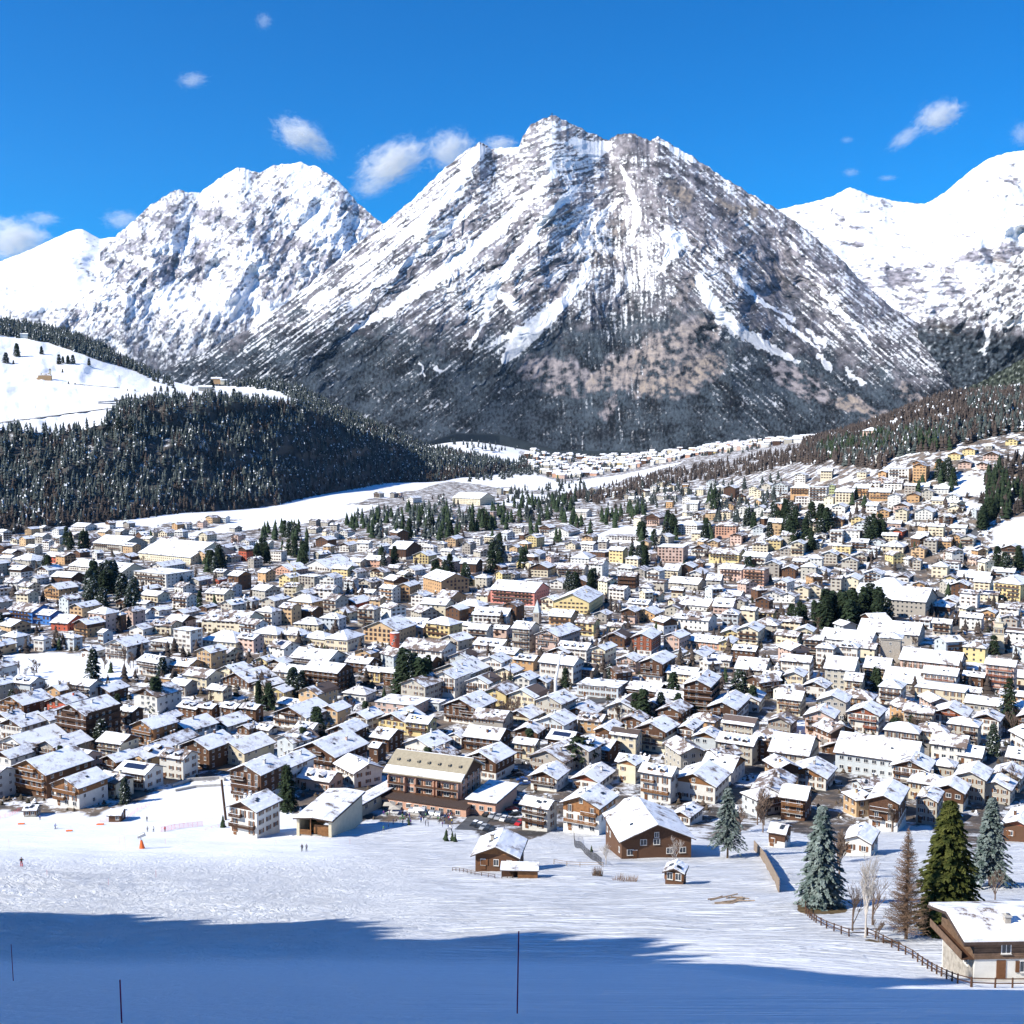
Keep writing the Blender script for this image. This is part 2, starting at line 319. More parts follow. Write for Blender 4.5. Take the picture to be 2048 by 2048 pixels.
# ---------------------------------------------------------------- hills and mountains: lofted between lines
class Loft:
    def __init__(s,x0,x1,nc,rows,subs,back=(1200,900),jag=0,power=1.0,disp=None):
        """rows run from the foot to the skyline; each is a list of (px,py,Y)"""
        s.cx=np.linspace(x0,x1,nc)
        rr=[]
        for r in rows:
            r=np.array(r,float); rr.append((np.interp(s.cx,r[:,0],r[:,1]),np.interp(s.cx,r[:,0],r[:,2])))
        jg=jag*fbm(s.cx/16,s.cx*0,4,21)
        if jag:                                         # small steps of the skyline stay near the skyline
            w_=max(3,int(45/(s.cx[1]-s.cx[0]))); kk=np.exp(-np.linspace(-2,2,2*w_+1)**2); kk/=kk.sum(); tp=rr[-1][0]
            sm=np.convolve(np.pad(tp,w_,mode='reflect',reflect_type='odd'),kk,'valid'); ys_=np.convolve(np.pad(rr[-1][1],w_,mode='reflect',reflect_type='odd'),kk,'valid'); dev=tp-sm; rr[-1]=(sm,ys_)
        else: dev=0*jg
        py=[];Yd=[]
        for k in range(len(rr)-1):
            for i in range(subs[k]):
                t=i/subs[k]; py.append(rr[k][0]*(1-t)+rr[k+1][0]*t); Yd.append(rr[k][1]*(1-t)+rr[k+1][1]*t)
        py.append(rr[-1][0]); Yd.append(rr[-1][1])
        s.py=np.array(py); _t=np.linspace(0,1,len(s.py))[:,None]; s.py=s.py+jg[None,:]*_t**14+dev[None,:]*_t**6; Yd=np.array(Yd)
        if len(rr)>2:                                  # round off the creases between control rows
            kk=np.exp(-np.linspace(-2,2,13)**2); kk/=kk.sum(); p0=Yd.copy()
            Yd=np.apply_along_axis(lambda m_: np.convolve(np.pad(m_,6,mode='reflect',reflect_type='odd'),kk,'valid'),0,Yd)
            Yd[0]=p0[0]; Yd[-1]=p0[-1]
        s.px=np.repeat(s.cx[None,:],len(s.py),0); s.tt=np.linspace(0,1,len(s.py))[:,None]+0*s.px
        if disp is not None: Yd=Yd+disp(s.px,s.py,s.tt)
        s.Y=Yd
        dx,dy,dz=ray(s.px,s.py); t=Yd/dy
        s.X=dx*t; s.Z=CAMZ+dz*t
        bx,by,bz=[s.X[:1],s.X],[Yd[:1],Yd],[s.Z[:1]-220,s.Z]      # a skirt that goes down into the ground
        for k in (0.25,0.6,1.0):                       # the far side of the hill
            bx.append((s.X[-1]*(1+k*back[0]/Yd[-1]))[None]); by.append((Yd[-1]+k*back[0])[None]); bz.append((s.Z[-1]-back[1]*(k**1.3))[None])
        s.V=np.stack([np.concatenate(bx),np.concatenate(by),np.concatenate(bz)],-1); s.nc=nc
    def pad(s,a): return np.concatenate([a[:1],a,np.repeat(a[-1:],3,0)])
    def make(s,name,mat,attrs,smooth=True):
        me=mesh(name,s.V.reshape(-1,3),grid_faces(s.V.shape[0],s.nc),mat,smooth=smooth)
        for k,v in attrs.items(): attr(me,k,s.pad(v))
        return link(name,me,kind='structure')
    def make_col(s,name,mat,rgb):
        me=mesh(name,s.V.reshape(-1,3),grid_faces(s.V.shape[0],s.nc),mat,smooth=True)
        rgb=rgb.copy(); rgb[:4]=(.028,.036,.042)
        a=np.concatenate([rgb[:1],rgb,np.repeat(rgb[-1:],3,0)]).reshape(-1,3); a=np.concatenate([a,np.ones((len(a),1))],1)
        c=me.attributes.new('rock_snow','FLOAT_COLOR','POINT'); c.data.foreach_set('color',a.astype(np.float32).ravel())
        return link(name,me,kind='structure')
    def at(s,px,py):
        j=int(np.clip(round((px-s.cx[0])/(s.cx[1]-s.cx[0])),0,s.nc-1)); c=s.py[:,j]
        o=np.argsort(c); yy=np.interp(py,c[o],s.Y[:,j][o]); q=P(px,py,yy); return q
def mountain_mat(name,sc_=1.0,rock=(.20,.185,.19),speck=.55,stretch=(1,1,1)):
    m,nt,b,L=new_mat(name)
    g=N(nt,'ShaderNodeNewGeometry'); sn=N(nt,'ShaderNodeAttribute',attribute_name='snow'); tn=N(nt,'ShaderNodeAttribute',attribute_name='tan'); fo=N(nt,'ShaderNodeAttribute',attribute_name='forest')
    mp=N(nt,'ShaderNodeMapping'); mp.inputs['Scale'].default_value=stretch; L.new(g.outputs['Position'],mp.inputs['Vector'])
    a=N(nt,'ShaderNodeTexNoise',Scale=.014*sc_,Detail=10.0,Roughness=.78,Distortion=.6); L.new(mp.outputs[0],a.inputs['Vector'])
    f=N(nt,'ShaderNodeTexNoise',Scale=.06*sc_,Detail=5.0,Roughness=.75); L.new(mp.outputs[0],f.inputs['Vector'])
    rr=N(nt,'ShaderNodeValToRGB'); e=rr.color_ramp.elements; e[0].position=.35; e[0].color=tuple(c*.45 for c in rock)+(1,); e[1].position=.65; e[1].color=tuple(c*1.35 for c in rock)+(1,); L.new(a.outputs['Fac'],rr.inputs[0])
    m1=N(nt,'ShaderNodeMath',operation='MULTIPLY'); L.new(tn.outputs['Fac'],m1.inputs[0]); mr0=N(nt,'ShaderNodeMapRange'); mr0.inputs[1].default_value=.4; mr0.inputs[2].default_value=.6; L.new(a.outputs['Fac'],mr0.inputs[0]); L.new(mr0.outputs[0],m1.inputs[1])
    x1=N(nt,'ShaderNodeMix',data_type='RGBA'); L.new(m1.outputs[0],x1.inputs[0]); L.new(rr.outputs[0],x1.inputs[6]); x1.inputs[7].default_value=(.33,.245,.175,1)
    # forest
    ff=N(nt,'ShaderNodeValToRGB'); e=ff.color_ramp.elements; e[0].position=.42; e[0].color=(.014,.022,.024,1); e[1].position=.62; e[1].color=(.045,.055,.055,1); L.new(f.outputs['Fac'],ff.inputs[0])
    ad1=N(nt,'ShaderNodeMath',operation='ADD'); L.new(fo.outputs['Fac'],ad1.inputs[0]); L.new(f.outputs['Fac'],ad1.inputs[1])
    mr1=N(nt,'ShaderNodeMapRange'); mr1.inputs[1].default_value=.95; mr1.inputs[2].default_value=1.03; L.new(ad1.outputs[0],mr1.inputs[0])
    x2=N(nt,'ShaderNodeMix',data_type='RGBA'); L.new(mr1.outputs[0],x2.inputs[0]); L.new(x1.outputs[2],x2.inputs[6]); L.new(ff.outputs[0],x2.inputs[7])
    # snow: attribute plus two noises
    q=N(nt,'ShaderNodeMath',operation='MULTIPLY_ADD'); L.new(a.outputs['Fac'],q.inputs[0]); q.inputs[1].default_value=1.0; L.new(sn.outputs['Fac'],q.inputs[2])
    q2=N(nt,'ShaderNodeMath',operation='MULTIPLY_ADD'); L.new(f.outputs['Fac'],q2.inputs[0]); q2.inputs[1].default_value=speck; L.new(q.outputs[0],q2.inputs[2])
    mr2=N(nt,'ShaderNodeMapRange'); c0=.55+.5*speck; mr2.inputs[1].default_value=c0-.04; mr2.inputs[2].default_value=c0+.05; L.new(q2.outputs[0],mr2.inputs[0])
    x3=N(nt,'ShaderNodeMix',data_type='RGBA'); L.new(mr2.outputs[0],x3.inputs[0]); L.new(x2.outputs[2],x3.inputs[6]); x3.inputs[7].default_value=(*SNOW,1)
    L.new(x3.outputs[2],b.inputs['Base Color']); b.inputs['Roughness'].default_value=.85; b.inputs['Specular IOR Level'].default_value=.1
    bu=N(nt,'ShaderNodeBump',Strength=.8,Distance=22.0/sc_); L.new(a.outputs['Fac'],bu.inputs['Height']); L.new(bu.outputs[0],b.inputs['Normal'])
    return m

def face_mat(name,scale,dist):
    m,nt,b,L=new_mat(name)
    g=N(nt,'ShaderNodeNewGeometry'); at=N(nt,'ShaderNodeAttribute',attribute_name='rock_snow')
    n_=N(nt,'ShaderNodeTexNoise',Scale=scale,Detail=8.0,Roughness=.75); L.new(g.outputs['Position'],n_.inputs['Vector'])
    mr=N(nt,'ShaderNodeMapRange'); mr.inputs[1].default_value=.3; mr.inputs[2].default_value=.7; mr.inputs[3].default_value=.8; mr.inputs[4].default_value=1.2; L.new(n_.outputs['Fac'],mr.inputs[0])
    vm=N(nt,'ShaderNodeVectorMath',operation='SCALE'); L.new(at.outputs['Color'],vm.inputs[0]); L.new(mr.outputs[0],vm.inputs['Scale']); mn=N(nt,'ShaderNodeVectorMath',operation='MINIMUM'); mn.inputs[1].default_value=(.88,.89,.92); L.new(vm.outputs[0],mn.inputs[0])
    L.new(mn.outputs[0],b.inputs['Base Color']); b.inputs['Roughness'].default_value=.9; b.inputs['Specular IOR Level'].default_value=.05
    bu=N(nt,'ShaderNodeBump',Strength=.55,Distance=dist); L.new(n_.outputs['Fac'],bu.inputs['Height']); L.new(bu.outputs[0],b.inputs['Normal'])
    return m
def norm(a): return (a-a.mean())/a.std()
def sig(x,w_=.26): return 1/(1+np.exp(-x/w_))
def paint(S,n,rock,tan,forest,rn,fn,tanc=(.18,.15,.125),rockc=(.155,.145,.16),forc=(.026,.034,.042)):
    rk=np.array(rockc)[None,None]*(1+.42*np.clip(rn,-1.6,2))[...,None]; tn=np.array(tanc)[None,None]*(1+.38*np.clip(rn,-1.7,1.6))[...,None]
    c=rk*(1-tan[...,None])+tn*tan[...,None]
    fo=np.array(forc)[None,None]*(1+.60*np.clip(fn,-1.5,2))[...,None]
    c=c*(1-forest[...,None])+fo*forest[...,None]
    s_=(sig(S+n)*(1-.45*forest))[...,None]; return c*(1-s_)+np.array([.84,.865,.91])[None,None]*s_
# main mountain
sky_main=[(300,752,4700),(345,733,4900),(440,690,5050),(530,640,5200),(620,568,5400),(700,500,5550),(770,445,5650),(800,420,5750),(830,395,5800),(880,345,5900),(920,310,6000),(940,297,6000),(960,284,6050),(985,297,6150),(1038,294,6200),(1046,270,6100),(1060,252,6100),(1085,237,6100),(1104,230,6100),(1130,241,6150),(1180,265,6200),(1218,281,6250),(1236,268,6150),(1262,266,6100),(1300,281,6100),(1316,273,6050),(1350,293,6050),(1385,313,6000),(1440,350,5900),(1500,387,5800),(1560,422,5700),(1600,450,5600),(1650,490,5450),(1690,525,5300),(1720,560,5200),(1780,612,5000),(1860,660,4700),(1920,693,4500),(1960,740,4300),(2000,790,4150)]
base_main=[(300,890,3500),(860,886,3850),(910,870,3900),(1000,872,3950),(1060,890,3930),(1120,906,3900),(1300,908,3850),(1500,893,3750),(1650,873,3650),(1750,855,3600),(1900,812,3700),(1960,792,3900),(2000,795,4140)]
mid_main=[(300,810,3800),(345,790,4050),(600,720,4350),(900,640,4700),(1104,600,4850),(1300,600,4750),(1500,650,4600),(1700,710,4350),(1860,750,4150),(1960,770,4100),(2000,793,4145)]
def weights(px,py):
    wl=sstep(1260,1080,px+.25*(py-500)); wr=sstep(1230,1420,px-.1*(py-500)); return wl,1-wl-wr*(1-wl),wr*(1-wl)
def along(px,py,f,a,b,seed,o=4,rg=False):
    """noise drawn out down the slope: a = width of a streak, b = its length, in photo pixels"""
    wl,wc,wr=weights(px,py); out=0
    for w_,(cx,cy) in ((wl,(-.80,.60)),(wc,(.05,1)),(wr,(.76,.65))):
        l=math.hypot(cx,cy); al=(px*cx+py*cy)/l; ac=(px*cy-py*cx)/l
        out=out+w_*(ridged if rg else fbm)(ac/a,al/b,o,seed)
        seed+=3
    return out
def dmain(px,py,t):
    env=np.sin(np.clip(t,0,1)*np.pi)**.6
    wx=px+22*fbm(px/70,py/70,3,31); wy=py+22*fbm(px/70,py/70,3,32)
    d=120*fbm(wx/190,wy/190,3,34)+(55*along(wx,wy,0,55,210,33,3,True)+24*along(wx,wy,0,20,60,36,4,True))*sstep(300,460,py)+26*ridged(wx/30,wy/22,4,35)*sstep(620,420,py)
    low=sstep(560,700,py)
    sp=stroke(px,py,[(1104,230,60),(1080,420,70),(1010,620,80),(900,800,120)])*(-130)+stroke(px,py,[(1300,280,60),(1400,480,90),(1420,660,110),(1380,860,140)])*(-210)+stroke(px,py,[(960,290,30),(800,500,40),(560,680,60)])*(-110)+stroke(px,py,[(1640,500,50),(1760,650,70),(1850,780,80)])*(-120)+stroke(px,py,[(1230,300,20),(1250,480,34),(1240,640,40)])*90
    return -env*(d*(1-.45*low)*.9)*np.clip(t*6,0,1)+env*sp
LM=Loft(300,2000,1500,[base_main,mid_main,sky_main],[210,420],back=(1800,1300),jag=3,disp=dmain)
px,py=LM.px,LM.py
nx=px+14*fbm(px/40,py/40,4,41); ny=py+10*fbm(px/40,py/40,4,42)
tl=np.interp(px,[300,480,560,700,820,900,1000,1200,1300,1420,1500,1600,1700,1900,2000],[700,672,645,628,640,660,640,620,610,620,650,680,715,750,790])
below=ny-tl
ns=norm(along(px,py,0,5.5,60,61,4)); ns2=norm(along(px,py,0,22,150,62,4)); nf=norm(fbm(px/6.5,py/6,3,63,.7)); nm=norm(fbm(px/38,py/34,4,64)); nh=norm(fbm(px/34+.6*pn(px/30,py/20,3),(py+.25*px+9*pn(px/60,py/40,6))/8,4,65,.6)); nl=norm(fbm(px/110,py/110,3,67))
n=.55*nf+.62*ns+.34*nm
lf=sstep(1010,830,px+(py-300)*.62)                       # smooth left flank with long snow runnels
top=sstep(470,330,py)
S=-.55+.25*nl
S=S+lf*.45*sstep(60,-80,below)
n=n*(1-.45*lf)+lf*.85*(.35*ns2+.75*ns+.35*nf)
pk=np.clip(stroke(px,py,[(1100,260,70),(1080,340,90),(1180,360,80)]),0,1); n=n*(1-.55*pk)+pk*(.75*nh+.2*nf); S=S+.22*pk
S+=.55*np.clip(stroke(nx,ny,[(950,290,30),(900,350,40),(800,440,34)]),0,1)
S-=.75*np.clip(stroke(nx,ny,[(1250,300,34),(1330,380,60),(1420,450,60),(1560,520,50),(1640,590,40)]),0,1)
S+=.55*np.clip(stroke(nx,ny,[(1240,540,40),(1350,490,50),(1420,520,36)])+stroke(nx,ny,[(1180,440,34),(1190,520,24)]),0,1)
S-=.35*sstep(1300,1500,px)*sstep(500,600,py)
S-=.75*sstep(-70,30,below)+.65*sstep(20,110,below)+.30*sstep(110,200,below)
for c,wd in (([(700,620,26),(620,660,24),(540,690,18)],.5),([(870,560,24),(960,620,30),(1040,570,20)],.35),([(1620,560,40),(1720,640,40),(1840,730,36)],.55),([(1450,740,40),(1540,800,44)],.5),([(1290,560,30),(1330,600,24)],.3)): S+=wd*np.clip(stroke(nx,ny,c),0,1)
CH=[[(1150,285,8),(1190,300,16),(1215,292,10)],[(1320,284,4),(1350,298,7),(1390,322,4)],[(1100,325,6),(1108,345,7),(1072,382,9),(1000,455,12),(900,535,14),(780,620,10),(700,660,4)],
[(1150,372,5),(1092,436,8),(1038,506,9),(1008,545,12),(992,560,13),(984,600,7),(970,640,5),(938,694,3)],[(1000,590,6),(1018,600,13),(1026,612,9)],
[(1178,515,6),(1166,556,9),(1124,606,14),(1078,646,19),(1035,688,19),(1012,718,9)],[(1068,650,10),(1010,674,6),(975,694,3)],[(1244,338,4),(1262,385,6),(1276,425,7),(1262,485,5)],[(1330,470,12),(1362,478,16),(1342,506,11),(1322,540,4)],
[(1398,556,12),(1418,598,14),(1446,634,15),(1490,668,12),(1545,698,9),(1596,724,3)],[(1614,524,4),(1628,536,3)],[(1640,572,4),(1664,612,4)],[(1616,660,5),(1650,692,6)],[(1638,712,6),(1660,736,6)],[(1694,746,4),(1726,766,5)],
[(1675,620,5),(1715,655,4),(1740,690,3)],[(960,300,12),(905,380,12),(840,450,9),(700,560,6),(620,620,3)],[(1000,300,10),(1030,300,8)],[(870,736,4),(880,742,5)],[(840,730,3),(850,748,3)],[(1475,560,7),(1530,610,4),(1590,640,3)],[(940,420,6),(820,520,7),(700,610,5)],[(1560,640,4),(1640,700,3)],[(1240,400,4),(1190,440,5),(1150,500,4)]]
jx=px+5*fbm(px/13,py/13,3,45); jy=py+5*fbm(px/13,py/13,3,46)
for c in CH:
    k_=np.clip(stroke(jx,jy,[(a_,b_,w_*.8) for a_,b_,w_ in c])*1.5,0,1.3); S=np.where(k_>.05,S*(1-np.clip(k_,0,1))+k_*2.1,S); n=n*(1-.35*np.clip(k_,0,1))
tan=np.zeros_like(px); rockm=np.zeros_like(px)
RK=[([(1070,740,24),(1115,752,34),(1160,765,26)],.30),([(1190,765,16),(1250,745,34),(1340,700,36),(1410,660,26)],.55),([(1290,772,20),(1370,760,30),(1430,720,22)],.8),([(1212,830,12),(1240,780,12)],.35),([(1345,372,12),(1375,400,14)],.9),([(1440,408,12),(1495,425,12)],1.0),([(1030,570,24),(1110,590,28)],.12),([(1185,520,12),(1225,515,10)],.7),([(1225,450,18),(1250,460,12)],.6),([(1690,800,14),(1760,840,16)],.8),([(1810,778,12),(1850,820,12)],.7),([(1560,745,18),(1650,790,18)],.2),([(1500,600,22),(1560,560,18)],.15),([(1380,560,10),(1350,600,16)],.4)]
for pts,tv in RK:
    k_=np.clip(stroke(nx,ny,pts)*1.6-.2,0,1); rockm=np.maximum(rockm,k_); tan=np.maximum(tan,k_*tv*.85)
S=S-rockm*(.9+.2*(py>700))
rn=norm(.6*along(px,py,0,12,40,71,5)+.6*fbm(px/16,py/12,5,72,.6)+.3*fbm(px/50,py/50,3,73)); fn=norm(fbm(px/5,py/7,3,74,.7)+.8*fbm(px/60,py/40,3,75)+.5*along(px,py,0,18,90,76,3))
fr=sig(below/22+.8*nm,.6)*.97; fr=np.maximum(fr,.45*sig((below+110)/30+nf,.5)); fr=fr*(1-np.clip(rockm*(.85+.65*rn),0,1))
tan=np.clip(tan*(.75+.45*rn)+.10*sstep(.3,1.2,nl)*(1-fr),0,1)
LM.make_col('mountain',face_mat('mountain_face',.03,7.0),paint(S,n,None,tan,fr,rn,fn))
# left mountain
LB=Loft(60,900,760,[[(60,740,6300),(300,790,6300),(500,800,6300),(900,760,6400)],[(60,700,6700),(150,660,7000),(300,600,7300),(600,560,7400),(900,600,7400)],[(60,668,6900),(110,652,7000),(150,610,7300),(192,565,7700),(200,505,8000),(235,468,8200),(270,440,8300),(300,410,8400),(350,380,8500),(400,386,8600),(440,355,8600),(475,335,8600),(500,340,8600),(520,346,8600),(545,331,8600),(600,325,8600),(640,336,8500),(680,365,8400),(720,410,8300),(765,448,8100),(900,520,7600)]],[90,260],back=(2500,1500),jag=3,
 disp=lambda px,py,t: -np.sin(t*np.pi)**.6*(170*fbm(px/110,py/110,3,52)+110*ridged((px*.8+py*.5)/70,(py*.8-px*.5)/150,3,51)+45*ridged((px*.8+py*.5)/24,(py*.8-px*.5)/40,4,53)))
px,py=LB.px,LB.py; nx=px+16*fbm(px/30,py/30,4,53); ny=py+12*fbm(px/30,py/30,4,54)
ac=px*.66+py*.75; al=-px*.75+py*.66
ns=norm(fbm(ac/7,al/28,4,81)); nf=norm(fbm(px/6.5,py/6,3,82,.7)); nm=norm(fbm(px/32,py/28,4,83)); rn=norm(fbm(px/14,py/12,5,84,.6)+.5*fbm(ac/8,al/30,4,85)); fn=norm(fbm(px/7,py/9,3,86,.7))
n=.5*nf+.4*ns+.5*nm
S=.30+0*px
S-=.95*np.clip(stroke(nx,ny,[(230,520,22),(300,470,22),(360,420,16)])+stroke(nx,ny,[(240,545,16),(300,560,20),(400,520,20),(380,580,22)])+stroke(nx,ny,[(520,440,34),(560,500,26),(560,570,30)])+stroke(nx,ny,[(420,430,20),(470,470,22)])+stroke(nx,ny,[(660,380,10),(720,430,10),(760,460,8)])+stroke(nx,ny,[(610,520,20),(660,540,20)]),0,1)
S+=.9*np.clip(stroke(nx,ny,[(600,340,26),(620,420,26),(660,440,20)])+stroke(nx,ny,[(330,610,30),(460,600,26),(560,640,26)])+stroke(nx,ny,[(540,460,6),(500,570,8),(420,650,10)])+stroke(nx,ny,[(420,380,14),(470,360,14)]),0,1)
S-=.55*sstep(600,690,py)+.7*sstep(700,740,py)
LB.make_col('mountain',face_mat('far_mountain_face',.02,9.0),paint(S,n,None,.12+0*px,.75*sig((py-650)/26+nm,.6),rn,fn,rockc=(.20,.195,.23)))
# far left snow dome
LA=Loft(-500,420,300,[[(-500,760,7600),(420,760,7600)],[(-500,640,9000),(0,600,9000),(420,620,9000)],[(-500,600,11500),(-150,560,11500),(0,523,11500),(60,500,11500),(120,471,11500),(150,459,11500),(165,458,11500),(200,478,11500),(240,472,11500),(300,455,11500),(420,480,11500)]],[40,100],back=(3000,1500),jag=1.5,
 disp=lambda px,py,t: -np.sin(t*np.pi)*(260*fbm(px/110,py/80,4,61)+40*ridged(px/40,py/60,3,62)))
px,py=LA.px,LA.py; nf=norm(fbm(px/9,py/5,4,87,.6)); rn=nf
S=1.7-1.2*np.clip(stroke(px+8*fbm(px/20,py/20,3,5),py,[(20,620,8),(60,640,12),(130,620,8)])+stroke(px+8*fbm(px/20,py/20,3,5),py,[(155,520,3),(190,560,6)]),0,1)-.9*sstep(600,650,py)
FM=face_mat('snow_mountain_face',.012,12.0)
LA.make_col('mountain',FM,paint(S,.8*nf,None,0*px,0*px,rn,nf,rockc=(.2,.2,.24)))
# right snow mountains
LD=Loft(1400,2700,800,[[(1400,840,6000),(2700,840,5600)],[(1400,640,7000),(1700,640,7200),(2048,600,6800),(2700,560,6600)],[(1400,470,8500),(1500,430,9500),(1570,416,10000),(1620,405,10000),(1665,393,10000),(1700,374,10000),(1745,392,10000),(1800,404,10000),(1850,408,9800),(1890,385,9300),(1930,350,9000),(1975,318,8800),(2015,305,8700),(2048,301,8700),(2300,270,8600),(2700,330,8500)]],[90,200],back=(3000,1600),jag=2,
 disp=lambda px,py,t: -np.sin(t*np.pi)**.7*(260*fbm((px-py*.4)/120,py/120,4,71)+60*ridged(px/40,py/50,4,72)))
px,py=LD.px,LD.py; nx=px+18*fbm(px/30,py/18,4,73); ny=py+10*fbm(px/30,py/20,4,74)
nf=norm(fbm(px/10,py/6,4,88,.6)); nm=norm(fbm(px/40,py/16,4,89)); rn=norm(fbm(px/20,py/7,5,90,.6)); n=.55*nf+.6*nm
S=1.45-1.25*sstep(500,560,ny+(px-1800)*.08)-.35*sstep(580,640,ny)
S-=2.2*np.clip(stroke(nx,ny,[(1660,420,6),(1690,440,7)])+stroke(nx,ny,[(1650,455,5),(1710,455,5)])+stroke(nx,ny,[(1760,405,5),(1790,415,5)])+stroke(nx,ny,[(1665,485,6),(1710,490,6)])+stroke(nx,ny,[(1930,510,12),(2000,505,16),(2060,500,12)])+stroke(nx,ny,[(1780,545,12),(1820,560,16)])+stroke(nx,ny,[(2000,355,7),(2040,370,8)]),0,1)
LD.make_col('mountain',FM,paint(S,n,None,.8*np.clip(stroke(px,py,[(1990,525,10),(2010,530,8)]),0,1),.6*sig((ny-640)/20,.8),rn,nf,rockc=(.20,.19,.215)))
# right spur with forest at its foot
LE=Loft(1836,2700,560,[[(1836,668,4500),(1880,800,4000),(1950,860,3600),(2700,900,3000)],[(1836,656,4560),(1900,680,4250),(2048,640,3700),(2700,620,3100)],[(1836,650,4600),(1900,612,4350),(1960,572,4200),(2000,545,4100),(2048,500,4000),(2200,400,3900),(2700,260,3700)]],[110,160],back=(1500,800),jag=3,
 disp=lambda px,py,t: -np.sin(t*np.pi)**.7*(110*ridged((px+py*.6)/60,py/160,3,81)+50*fbm(px/40,py/40,3,82)))
px,py=LE.px,LE.py; nx=px+12*fbm(px/25,py/25,4,83); ny=py+10*fbm(px/25,py/25,4,84)
nf=norm(fbm(px/9,py/8,4,93,.6)); ns=norm(fbm((px*.6+py*.8)/9,(-px*.8+py*.6)/40,4,94)); rn=norm(fbm(px/14,py/12,5,95,.6)); n=.6*nf+.6*ns
lw=sig((ny-665+(2048-px)*.1)/10,.8)
S=-.15-1.9*lw
for c in ([(1998,622,5),(1980,660,8),(1966,702,3)],[(2010,650,7),(2048,640,8),(2090,660,6)]): k_=np.clip(stroke(nx,ny,c)*1.4,0,1); S=S*(1-k_)+2*k_
LE.make_col('mountain',face_mat('spur_face',.03,6.0),paint(S,n,None,.9*np.clip(stroke(px,py,[(1885,655,8),(1900,665,10)]),0,1),np.maximum(.35,lw*.97),rn,nf))
# right wooded hill with cliffs
LG=Loft(1690,2700,520,[[(1690,930,1950),(2700,930,1800)],[(1690,868,2650),(1800,852,2600),(1870,832,2550),(1895,795,2600),(1960,764,2550),(2048,716,2450),(2700,560,2300)]],[150],back=(700,220),jag=3,
 disp=lambda px,py,t: -np.sin(t*np.pi)*(50*fbm(px/50,py/30,4,91)))
px,py=LG.px,LG.py; nx=px+10*fbm(px/20,py/20,4,93); ny=py+6*fbm(px/20,py/20,4,94)
nf=norm(fbm(px/6,py/7,4,96,.65)); nm=norm(fbm(px/30,py/14,4,97)); rn=norm(fbm(px/9,py/10,4,98,.6))
cl=np.clip(stroke(nx,ny,[(1870,842,10),(1910,822,11),(1960,812,8)])*1.3,0,1)
S=-1.5+.2*nm
for c in ([(1950,800,3),(1990,787,4),(2048,775,5)],): k_=np.clip(stroke(nx,ny,c)*1.4,0,1); S=S*(1-k_)+1.2*k_
up=sstep(790,770,ny)
c_=paint(S,.7*nf,None,cl*.8,1-cl,rn,nf,forc=(.07,.055,.05)); c2_=paint(S-.3,.7*nf,None,cl,1-cl,rn,nf,forc=(.035,.042,.030)); 
LG.make_col('hills',face_mat('wooded_hill',.05,4.0),c_*(1-up[...,None])+c2_*up[...,None])
# ---------------------------------------------------------------- left hill: forest face, snowy meadows, wooded crest
r0=[(-500,1080,1300),(0,1064,1430),(300,1040,1630),(550,1014,1920),(700,990,2280),(900,960,2740),(1060,938,3320)]
r1=[(-500,860,1720),(0,862,1790),(150,858,1830),(210,842,1880),(300,812,1980),(420,800,2080),(600,812,2330),(700,860,2480),(850,915,2850),(1060,937,3330)]
r2=[(-500,780,2150),(0,775,2250),(200,775,2300),(400,788,2350),(600,800,2480),(700,850,2600),(850,905,2950),(1060,936,3340)]
r3=[(-500,640,2700),(0,672,2700),(150,695,2720),(300,752,2750),(400,776,2650),(600,792,2620),(700,838,2700),(850,896,3010),(1060,935,3345)]
r4=[(-500,520,2950),(0,640,2880),(100,655,2880),(200,690,2880),(300,752,2850),(350,773,2800),(480,772,2750),(540,765,2700),(600,781,2700),(700,830,2790),(850,892,3060),(1060,934,3350)]
LH=Loft(-500,1060,400,[r0,r1,r2,r3,r4],[60,20,40,20],back=(900,260),jag=0,disp=lambda px,py,t: -np.sin(t*np.pi)*(26*fbm(px/50,py/40,4,101)+30*fbm(px/140,py/90,2,102))*np.clip(np.minimum(t,1-t)*10,0,1))
px,py=LH.px,LH.py
fe=np.interp(px,[-500,0,60,150,210,240,300,420,600,700,1060],[858,856,862,862,845,805,800,795,808,845,930])
fm=sstep(-4,6,py-fe)
fm=np.maximum(fm,sstep(0,6,np.interp(px,[-500,0,100,200,330,340],[660,672,690,725,762,600])-py))
fm=np.maximum(fm,sstep(0,5,np.interp(px,[540,560,600,700,1060],[600,768,795,870,960])-py)*(px>545))
hm,nt,b,L=new_mat('hill_snow_and_forest_floor')
g=N(nt,'ShaderNodeNewGeometry'); fa=N(nt,'ShaderNodeAttribute',attribute_name='forest'); a=N(nt,'ShaderNodeTexNoise',Scale=.03,Detail=8.0,Roughness=.75); L.new(g.outputs['Position'],a.inputs['Vector'])
q=N(nt,'ShaderNodeMath',operation='MULTIPLY_ADD'); L.new(fa.outputs['Fac'],q.inputs[0]); q.inputs[1].default_value=.42; L.new(a.outputs['Fac'],q.inputs[2])
mr=N(nt,'ShaderNodeMapRange'); mr.inputs[1].default_value=.74; mr.inputs[2].default_value=.84; L.new(q.outputs[0],mr.inputs[0])
mx=N(nt,'ShaderNodeMix',data_type='RGBA'); mx.inputs[6].default_value=(*SNOW,1); mx.inputs[7].default_value=(.05,.045,.04,1); L.new(mr.outputs[0],mx.inputs[0]); L.new(mx.outputs[2],b.inputs['Base Color']); b.inputs['Roughness'].default_value=.85
bu=N(nt,'ShaderNodeBump',Strength=.6,Distance=6.0); L.new(a.outputs['Fac'],bu.inputs['Height']); L.new(bu.outputs[0],b.inputs['Normal'])
LH.make('hills',hm,dict(forest=fm))
